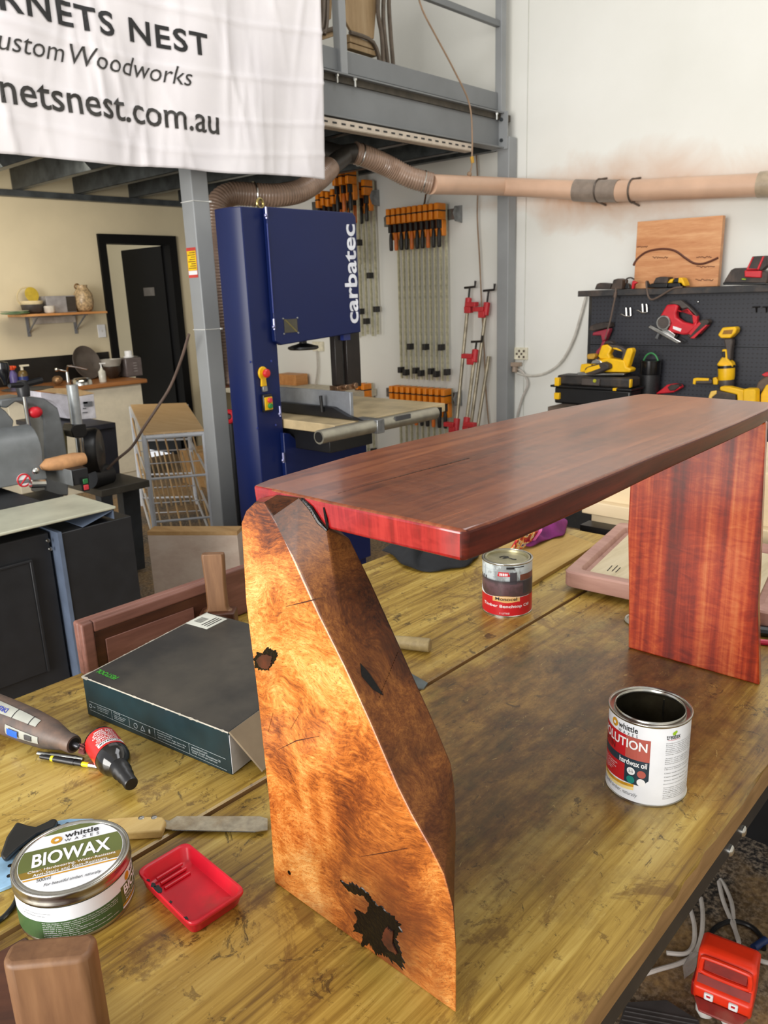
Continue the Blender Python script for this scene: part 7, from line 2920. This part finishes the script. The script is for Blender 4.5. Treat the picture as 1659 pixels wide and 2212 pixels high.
# ------------------------------------------------------------------ drum sander at the left
SG = M('sander_grey', (112, 116, 118), 0.4, vary=0.08)
SD = M('sander_dark', (34, 35, 38), 0.4, vary=0.12)
SB = M('sander_blue_grey', (92, 104, 124), 0.4, vary=0.08)
t = thing('drum_sander', 'large grey drum sander with dark cabinet base and pale outfeed table at the left', 'sander', (1.0, 3.1, 0))
zt = 0.80
m = MB()
m.span((0.2, 2.80, 0.02), (1.19, 3.55, zt - 0.055))
cab = m.obj('cabinet', SD, t, bevel=0.004, world=True)
m = MB()
a, b = PY(-200, 1190, 2.80), PY(118, 1185, 2.80)
m.span((0.3, 2.785, 0.22), (1.10, 2.7995, 0.66))
m.span((0.3, 2.78, 0.655), (1.11, 2.7995, 0.665))
m.span((1.10, 2.78, 0.22), (1.11, 2.7995, 0.66))
ac = m.obj('access_panel', SD, cab, bevel=0.002, world=True)
for px, py in ((104, 1168), (109, 1186)):
    p = PY(px, py, 2.784)
    MB().lathe([(0.008, 0), (0.006, 0.005)], (p.x, 2.7845, p.z), (0, -1, 0), 12).obj('bolt', CHROME, ac, world=True)
m = MB()
m.span((1.20, 2.745, 0.02), (1.215, 3.5, zt - 0.05))
m.obj('lit_flange', SB, t, world=True)  # cabinet side facing the door, its light painted as a paler blue-grey
m = MB()
m.span((1.2155, 2.75, 0.02), (1.50, 3.5, zt - 0.056))
m.obj('side_cabinet', SD, t, bevel=0.003, world=True)
TBL = M('pale_sander_table', (204, 204, 182), 0.4, 0.1, vary=0.12, vscale=5)
m = MB()
q = [PZ(241, 1086, zt), PZ(149, 1067, zt), PZ(0, 1106, zt), PZ(0, 1172, zt)]
x1 = (q[0].x + q[1].x) / 2
m.span((0.1, 2.74, zt - 0.012), (x1, 3.07, zt))
ot = m.obj('outfeed_table', TBL, t, bevel=0.004, world=True)
m = MB()
m.prism([(x1 - 0.01, 2.745, zt - 0.0125), (x1 - 0.01, 3.06, zt - 0.0125), (x1 - 0.14, 3.06, zt - 0.05), (x1 - 0.14, 2.745, zt - 0.05)], (0, 0, -0.003))
m.span((x1 - 0.013, 2.745, zt - 0.05), (x1 - 0.01, 3.06, zt - 0.0125))
m.obj('table_bracket', SB, ot, world=True)
m = MB()
m.span((0.1, 3.08, zt - 0.05), (1.32, 3.75, zt - 0.004))
m.obj('conveyor', M('conveyor_black', (44, 46, 48), 0.6, vary=0.15), t, bevel=0.02, seg=3, world=True)
# drum cover
c0, c1 = 0.1, PY(96, 1030, 3.34).x
m = MB()
prof = []
for k in range(13):
    a = radians(-20 + 220 * k / 12)
    prof.append((3.42 - 0.10 * cos(a), 0.955 + 0.105 * sin(a)))
prof += [(3.53, 0.83), (3.31, 0.83)]
m.loft([[Vector((c0, yy, zz)) for yy, zz in prof], [Vector((c1, yy, zz)) for yy, zz in prof]])
dc = m.obj('drum_cover', SG, t, bevel=0.004, world=True)
p = PY(50, 1037, 3.32)
m = MB()
m.lathe([(0.030, 0.0), (0.030, 0.002), (0.001, 0.002)], (p.x, 3.315, p.z), (0, -1, 0), 28)
sg = m.obj('warning_sign', WHITE_P, dc, world=True)
m = MB()
m.torus((p.x, 3.3125, p.z), 0.026, 0.0035, (0, 1, 0), 28, 6)
m.tube([(p.x - 0.018, 3.3125, p.z - 0.018), (p.x + 0.018, 3.3125, p.z + 0.018)], 0.0035, 6)
m.obj('red_ring', RED, sg, world=True)
# arch casting
Yp = 3.62
A4 = lambda pts, y: [PY(a / 2.9625, 720 + b / 2.9625, y) for a, b in pts]
out_ = [(-260, 1000), (-260, 560), (-120, 450), (0, 425), (150, 402), (290, 418), (372, 478), (405, 600), (440, 830), (440, 1040)]
inn_ = [(290, 1040), (288, 800), (280, 560), (240, 472), (160, 438), (100, 440), (46, 480), (20, 560), (10, 700), (-20, 800), (-180, 1000)]
m = MB()
m.prism(A4(out_[3:] + inn_[:7] + [(0, 470)], Yp), (0, 0.16, 0))
m.obj('arch_casting', SG, t, bevel=0.008, seg=2, world=True)
m = MB()
m.prism(A4([(-260, 1000), (-260, 560), (-120, 450), (0, 425), (0, 470), (40, 500), (90, 560), (60, 735), (-20, 760), (-40, 1000)], Yp), (0, 0.16, 0))
m.obj('inner_casting', SG, t, bevel=0.006, world=True)
m = MB()
a, b = A4([(165, 440)], Yp - 0.03)[0], A4([(188, 620)], Yp - 0.03)[0]
m.tube([A4([(150, 370)], Yp - 0.03)[0], b], 0.009, 10)
m.obj('height_screw', CHROME, t, world=True)
m = MB()
hub = A4([(150, 375)], Yp - 0.03)[0]
m.lathe([(0.026, -0.02), (0.03, 0.02), (0.02, 0.05), (0.002, 0.052)], hub, (0, 0, 1), 16)
m.tube([A4([(60, 335)], Yp - 0.08)[0], A4([(150, 330)], Yp - 0.04)[0], A4([(262, 300)], Yp)[0]], [0.010, 0.014, 0.016], 8)
m.obj('crank_arm', SD, t, world=True)
m = MB()
g0 = A4([(35, 330)], Yp - 0.08)[0]
m.lathe([(0.007, 0), (0.012, 0.02), (0.022, 0.04), (0.028, 0.075), (0.024, 0.095), (0.002, 0.1)], g0, (0, 0, 1), 16)
m.obj('crank_grip', M('gloss_black_grip', (16, 18, 24), 0.15), t, world=True)
m = MB()
m.ball(A4([(225, 505)], Yp - 0.02)[0], 0.034, 14, (1, 0.7, 0.8))
m.obj('red_knob', RED, t, world=True)
# control box
Y2 = 3.22
bx0, bx1 = A4([(470, 960)], Y2)[0], A4([(575, 960)], Y2)[0]
zt2, zb2 = A4([(500, 868)], Y2)[0].z, A4([(520, 1040)], Y2)[0].z
m = MB()
m.span((bx0.x, Y2, zt - 0.003), (bx1.x, Y2 + 0.22, zt2))
cb = m.obj('control_box', SD, t, bevel=0.005, world=True)
m = MB()
m.span((bx0.x - 0.006, Y2 - 0.004, zt - 0.002), (bx0.x - 0.001, Y2 + 0.36, zt2))
m.span((bx0.x - 0.2, Y2 + 0.30, zt - 0.002), (bx0.x - 0.001, Y2 + 0.36, zt2 - 0.005))
m.obj('box_cover', SG, cb, world=True, bevel=0.002)
p = A4([(543, 965)], Y2 - 0.004)[0]
m = MB()
m.box((p.x, Y2 - 0.006, p.z), (0.03, 0.010, 0.06))
sw = m.obj('switch', BLKP, cb, world=True)
for dz, mm in ((0.014, M('button_green', (40, 110, 60), 0.4)), (-0.013, M('button_red', (210, 60, 70), 0.4))):
    MB().box((p.x, Y2 - 0.013, p.z + dz), (0.022, 0.006, 0.022)).obj('push_button', mm, sw, world=True, bevel=0.002)
p = A4([(434, 862)], Y2 + 0.1)[0]
MB().lathe([(0.014, -0.03), (0.014, 0.006), (0.006, 0.012)], p, (0, 0, 1), 14).obj('knob', BLKP, t, world=True)
p = A4([(235, 925)], 3.28)[0]
m = MB()
m.tube([p + Vector((-0.03, 0, -0.02)), p + Vector((0.03, 0, -0.03))], 0.018, 10)
m.ball(p + Vector((0.0, 0, 0.03)), 0.016, 10)
m.obj('coupling', CHROME, t, world=True)

t = thing('sanding_sleeve', 'rolled tan sanding sleeve lying across the sander control box', 'sanding sleeve', A4([(400, 830)], 3.16)[0])
m = MB()
m.tube(A4([(265, 860), (300, 842), (400, 828), (480, 812), (540, 800)], 3.30), [0.012, 0.026, 0.033, 0.034, 0.026], 14)
m.obj('sleeve', M('tan_sleeve', (196, 146, 100), 0.7, vary=0.15), t, world=True)

# second machine: belt sander on a dark steel stand
t = thing('belt_sander', 'black belt and disc sander on a dark steel stand beyond the drum sander', 'sander', (2.0, 4.0, 0))
Y3 = 4.05
m = MB()
p = A4([(590, 760)], Y3)[0]
m.lathe([(0.05, -0.04), (0.12, -0.04), (0.132, -0.03), (0.132, 0.03), (0.12, 0.045), (0.03, 0.05), (0.001, 0.06)], p, (0.75, -0.6, 0), 36)
wh = m.obj('wheel_housing', BLKP, t, world=True, smooth=45)
m = MB()
a, b = A4([(560, 925)], Y3 - 0.05)[0], A4([(695, 900)], Y3 + 0.05)[0]
m.tube([a, a.lerp(b, 0.9), b], [0.062, 0.062, 0.045], 20)
m.obj('motor', SD, t, world=True)
m = MB()
m.prism(A4([(628, 590), (740, 570), (770, 905), (640, 930)], Y3 + 0.20), (0, 0.10, 0))
m.obj('frame_plate', M('dark_frame', (42, 42, 50), 0.5, vary=0.15), t, bevel=0.004, world=True)
m = MB()
for u0, v0, u1, v1 in ((430, 555, 700, 520),):
    zbx = A4([(512, 553)], 4.52)[0].z - 0.0015
    xa, xb = A4([(430, 580)], Y3 + 0.18)[0].x, A4([(735, 565)], Y3 + 0.18)[0].x
    m.span((xa, Y3 + 0.18, zbx - 0.03), (xb, Y3 + 0.86, zbx))
m.obj('top_bracket', M('dark_frame', (42, 42, 50), 0.5), t, bevel=0.003, world=True)
zs = A4([(700, 960)], Y3)[0].z
m = MB()
s0, s1 = A4([(580, 1000)], Y3)[0], A4([(835, 945)], Y3)[0]
m.span((s0.x, Y3 - 0.12, zs - 0.04), (s1.x + 0.05, Y3 + 0.40, zs))
m.obj('stand_top', M('olive_grey_steel', (74, 70, 62), 0.5, vary=0.1), t, bevel=0.003, world=True)
LEGM = M('stand_steel', (58, 62, 66), 0.5, vary=0.12)
for pts, yy in (([(780, 985), (890, 960), (930, 1490), (835, 1512)], Y3 + 0.02), ([(640, 1010), (720, 1000), (755, 1380), (690, 1400)], Y3 + 0.45)):
    P = A4(pts, yy)
    for q in P[2:]:
        q.z = max(0.0005, min(q.z, 0.02)) if yy < Y3 + 0.1 else 0.0005
    P[0].z = P[1].z = zs - 0.041
    m = MB()
    m.prism(P, (0, 0.07, 0))
    m.obj('leg', LEGM, t, bevel=0.003, world=True)
m = MB()
m.prism(A4([(730, 1345), (790, 1180), (815, 1200), (775, 1390)], Y3 + 0.2), (0, 0.02, 0))
m.obj('brace', SB, t, world=True)
m = MB()
m.tube(A4([(705, 1450), (835, 1508)], Y3 + 0.1), 0.010, 8)
m.obj('foot_bar', LEGM, t, world=True)

m = MB()
m.tube(A4([(460, 330), (492, 590)], 3.75), 0.027, 16)
m.obj('gauge_post', M('pale_aluminium', (196, 202, 204), 0.35, 0.5), t, world=True)
m = MB()
m.prism(A4([(455, 620), (470, 585), (550, 580), (560, 640), (540, 668), (470, 668)], 3.72), (0, 0.10, 0))
m.obj('clamp_block', BLKP, t, bevel=0.004, world=True)
m = MB()
m.tube(A4([(505, 668), (518, 785)], 3.75) + [Vector((A4([(518, 785)], 3.75)[0].x, 3.85, 0.7))], 0.020, 14)
m.obj('rod', CHROME, t, world=True)
m = MB()
m.prism(A4([(378, 640), (425, 620), (440, 860), (395, 860)], 3.80), (0, 0.03, 0))
m.obj('scale_strip', M('dull_brass_strip', (132, 126, 92), 0.4, 0.4), t, world=True)

t = thing('white_box', 'white printed appliance box standing on the sander bracket before the counter', 'box', A4([(500, 545)], 4.52)[0])
m = MB()
fr_ = A4([(505, 405), (600, 388), (618, 545), (512, 552)], 4.52)
lf = A4([(258, 372), (505, 405), (512, 552), (430, 545), (385, 470), (330, 430), (262, 410)], 4.47)
m.loft([[fr_[0], fr_[1], fr_[2], fr_[3]], [p + Vector((-0.02, 0.30, 0.0)) for p in fr_]])
m.obj('carton', M('white_carton', (228, 226, 232), 0.45), t, bevel=0.003, world=True)
m = MB()
m.prism(A4([(258, 376), (504, 406), (510, 551), (432, 546), (385, 470), (330, 432), (262, 412)], 4.53), (0, 0.28, 0))
m.obj('foam_end', M('white_foam', (214, 212, 222), 0.6), t, bevel=0.003, world=True)
m = MB()
m.prism(A4([(256, 370), (330, 352), (480, 352), (606, 384), (506, 402)], 4.52), (0, 0.02, 0))
m.obj('tan_lid', M('tan_lid', (212, 178, 130), 0.6), t, world=True)
m = MB()
for u0, v0, u1, v1 in ((530, 440, 560, 452), (530, 478, 552, 486), (535, 438, 590, 470), (528, 505, 560, 512)):
    m.prism(A4([(u0, v0), (u1, v0 - 3), (u1 + 1, v1 - 3), (u0 + 1, v1)], 4.512), (0, 0.001, 0))
m.obj('printed_lines', GREY_P, t, world=True, smooth=0)

m = MB()
m.tube(smooth_path([PY(a, b, 3.46 + (b - 720) / 290 * 0.55) for a, b in ((408, 722), (392, 775), (368, 835), (340, 880), (310, 925), (285, 965), (250, 995), (228, 1018))], 5), 0.0075, 8)
single(m, 'machine_lead', M('brown_lead', (110, 92, 82), 0.55), 'brown power lead running from the steel post down to the black sander', 'cord')

# red knob and small box of the machine behind the blue column
q = PD(494, 900, 4.6)
t = thing('red_vice', 'red round handwheel peeping out left of the bandsaw column', 'handwheel', (q.x, q.y, 0))
m = MB()
m.cyl((q.x + 0.06, q.y + 0.06, 0), (q.x + 0.06, q.y + 0.06, q.z + 0.03), 0.03)
m.cyl((q.x + 0.06, q.y + 0.06, q.z), (q.x, q.y, q.z), 0.012)
m.obj('pedestal', SD, t, world=True)
m = MB()
m.torus(PD(494, 900, 4.6), 0.03, 0.014, FW, 20, 8)
m.obj('wheel', RED, t, world=True)
m = MB()
q = PX(490, 858, 5.0)
m.span((4.85, PX(505, 855, 5.0).y, 0.721), (5.0, PX(470, 855, 5.0).y, PX(490, 822, 5.0).z))
single(m, 'timber_block', wood('block_timber', [(170, 112, 60), (196, 136, 78), (210, 154, 98)], 'x', rough=0.5), 'small timber block on the ledge behind the ribbed hose', 'block')
q = PX(630, 820, 5.15)
m = MB()
m.span((5.05, PX(648, 820, 5.1).y, 0.721), (5.2, PX(606, 820, 5.1).y, PX(630, 808, 5.1).z))
single(m, 'timber_block', wood('block_timber', [(170, 112, 60), (196, 136, 78), (210, 154, 98)], 'x', rough=0.5), 'orange-brown timber block seen through the bandsaw throat', 'block')
m = MB()
a = PX(630, 850, 5.1)
m.span((4.7, 4.9, 0.66), (5.23, 7.0 - 0.12, 0.72))
m.span((4.75, 4.95, 0), (4.85, 5.05, 0.66))
m.span((4.75, 6.7, 0), (4.85, 6.8, 0.66))
t = single(m, 'wall_bench', M('beige_bench', (206, 198, 176), 0.5), 'narrow cream bench against the white wall behind the bandsaw', 'bench')
p = PX(690, 748, XW)
m = MB()
m.span((XW - 0.03, p.y - 0.07, p.z - 0.045), (XW - 0.001, p.y + 0.07, p.z + 0.045))
t = thing('power_outlet', 'cream outlet with two leads seen through the bandsaw throat', 'outlet', p)
m.obj('plate', M('cream_plastic', (236, 230, 206), 0.4), t, bevel=0.004, world=True)
m = MB()
m.tube(smooth_path([PX(a, b, XW - 0.04) for a, b in ((684, 757), (686, 790), (684, 815), (679, 838))], 4), 0.008, 8)
m.obj('lead', M('lead_190', (190, 184, 176), 0.5), t, world=True)

# ------------------------------------------------------------------ beyond the workbench
t = thing('plywood_cabinet', 'pale plywood cabinet standing beyond the far end of the workbench', 'cabinet', (2.35, 0.6, 0))
CPLY = wood('cream_plywood', [(206, 184, 146), (218, 198, 162), (226, 208, 176)], 'y', ring=4, rough=0.6)
m = MB()
m.span((2.16, 0.0, 0.0), (2.60, 1.125, 1.06))
m.obj('carcass', CPLY, t, bevel=0.003, world=True)
m = MB()
m.span((2.125, -0.02, 0.875), (2.159, 1.14, 0.915))
m.obj('ledge', CPLY, t, bevel=0.003, world=True)
m = MB()
m.span((2.10, 0.0, 0.0), (2.159, 1.13, 0.845))
m.obj('dark_slab', BLKP, t, world=True)  # black slab closing the space below the ledge

# ------------------------------------------------------------------ floor at the right
t = thing('power_board', 'orange-red portable power board with two white switches on the floor', 'power board', (1.78, 0.50, 0))
ORD_ = M('orange_red_plastic', (236, 54, 22), 0.35, vary=0.06, dirt=((150, 90, 74), 0.12))
DRED = M('dusty_dark_red', (140, 34, 26), 0.5, vary=0.2, dirt=((140, 100, 84), 0.3))
p = PZ(1576, 2056, 0.148)
t.scale = (0.95, 0.95, 0.74)
t.location = (p.x, p.y, 0)
yaw = atan2(-p.y, -p.x) + radians(90 - 6)
t.rotation_euler = (0, 0, yaw)
# local: front faces -y
W = 0.062
m = MB()
ring = lambda zz, y0, y1, w_: [Vector((-w_, y0, zz)), Vector((w_, y0, zz)), Vector((w_, y1, zz)), Vector((-w_, y1, zz))]
m.loft([ring(0.055, -0.055, 0.045, W), ring(0.105, -0.060, 0.045, W), ring(0.112, -0.048, 0.045, W), ring(0.130, -0.036, 0.045, W), ring(0.190, -0.030, 0.042, W), ring(0.205, -0.014, 0.034, W - 0.006)])
bd = m.obj('housing', ORD_, t, bevel=0.008, seg=3)
m = MB()
m.prism([(-0.046, -0.0345, 0.148), (0.046, -0.0345, 0.148), (0.046, -0.0305, 0.182), (-0.046, -0.0305, 0.182)], (0, -0.0035, 0.0))
m.obj('handle_slot', DRED, bd, bevel=0.012, seg=3)
m = MB()
pth = [(-0.052, -0.038, 0.150), (-0.050, -0.036, 0.180), (-0.040, -0.035, 0.189), (0.040, -0.035, 0.189), (0.050, -0.036, 0.180), (0.052, -0.038, 0.150), (0.042, -0.040, 0.141), (-0.042, -0.040, 0.141), (-0.052, -0.038, 0.150)]
m.tube(smooth_path(pth, 4), 0.0055, 8)
m.obj('handle', ORD_, bd)
m = MB()
m.prism([(-W + 0.006, -0.0505, 0.1125), (W - 0.006, -0.0505, 0.1125), (W - 0.006, -0.0385, 0.130), (-W + 0.006, -0.0385, 0.130)], (0, -0.0008, 0.0004))
m.obj('dusty_step', DRED, bd)
for x in (-0.027, 0.025):
    m = MB()
    m.box((x, -0.0615, 0.088), (0.020, 0.008, 0.022))
    s = m.obj('switch', WHITE_P, bd, bevel=0.003)
    MB().box((x, -0.0665, 0.093), (0.008, 0.002, 0.005)).obj('marker', RED, s)
m = MB()
m.prism([(-W + 0.004, -0.06, 0.072), (W - 0.004, -0.06, 0.072), (W - 0.02, -0.085, 0.057), (-W + 0.02, -0.085, 0.057)], (0, 0, -0.006))
m.obj('socket_shroud', DRED, bd, bevel=0.004)
for x in (-0.033, 0.02):
    m = MB()
    m.tube([(x, -0.045, 0.056), (x, -0.05, 0.02), (x + 0.004, -0.06, 0.008)], [0.022, 0.021, 0.012], 16)
    m.obj('plug', M('grey_white_plug', (206, 202, 198), 0.45), t)
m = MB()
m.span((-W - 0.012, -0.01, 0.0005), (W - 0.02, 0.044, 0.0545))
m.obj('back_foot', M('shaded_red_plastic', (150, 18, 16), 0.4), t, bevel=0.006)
WC = M('white_cable', (206, 200, 194), 0.5, vary=0.1)
for lb, pts in (('white cable looping on the floor left of the orange power board', [(1360, 2115), (1420, 2095), (1470, 2080), (1500, 2060), (1515, 2020), (1518, 1975), (1514, 1940)]), ('second white cable curving under the bench rail', [(1440, 2058), (1480, 2060), (1498, 2040), (1500, 2000), (1490, 1960)]), ('white twin cable dropping straight down behind the power board', [(1553, 1905), (1562, 1945), (1580, 1990), (1592, 2020), (1596, 2035), (1586, 2000), (1580, 1950), (1566, 1915), (1556, 1900)]), ('white cable running off right from the power board', [(1640, 2074), (1660, 2080), (1720, 2092)])):
    m = MB()
    m.tube(smooth_path([PZ(a, b, 0.008) for a, b in pts], 6), 0.0055, 8)
    single(m, 'cable', WC, lb, 'cable')
m = MB()
m.tube(smooth_path([PZ(a, b, 0.007) for a, b in ((1530, 2030), (1545, 2005), (1580, 1990), (1620, 2000), (1645, 2025), (1650, 2050))], 6), 0.006, 8)
single(m, 'cable', BLKP, 'black cable arcing on the floor behind the orange power board', 'cable')
m = MB()
a, b = PZ(1628, 2048, 0.012), PZ(1654, 2030, 0.012)
m.tube([a, b], 0.009, 12)
single(m, 'blue_connector', M('blue_plastic', (28, 52, 104), 0.4), 'short blue connector on the floor right of the power board', 'connector')
t = thing('floor_mat', 'dark ribbed rubber mat on the floor under the workbench edge', 'mat', PZ(1420, 2190, 0))
q = [PZ(1352, 2165, 0.008), PZ(1440, 2160, 0.008), PZ(1510, 2205, 0.008), PZ(1520, 2330, 0.008), PZ(1300, 2330, 0.008)]
m = MB()
m.prism(q, (0, 0, -0.0075))
mt = m.obj('sheet', M('dark_rubber_mat', (64, 60, 60), 0.8, vary=0.15), t, world=True)
for k in range(7):
    m = MB()
    a, b = q[0].lerp(q[4], 0.06 + k * 0.06), q[2].lerp(q[3], k * 0.08)
    m.tube([a + (b - a) * 0.02, b + (a - b) * 0.02], 0.0018, 6)
    m.obj('rib', M('dark_rubber_mat', (56, 52, 52), 0.7), mt, world=True)
m = MB()
q = [PZ(1492, 2060, 0.02), PZ(1508, 2060, 0.03), PZ(1503, 2095, 0.004), PZ(1478, 2115, 0.003), PZ(1475, 2090, 0.01)]
m.prism(q, (0.0015, 0.001, 0.002))
tt = NT('clear_film')
tt.color((220, 214, 210))
tt.set(0.15)
tt.b.inputs['Transmission Weight'].default_value = 0.8
single(m, 'plastic_wrapper', tt.m, 'crumpled clear plastic wrapper lying left of the power board', 'wrapper')
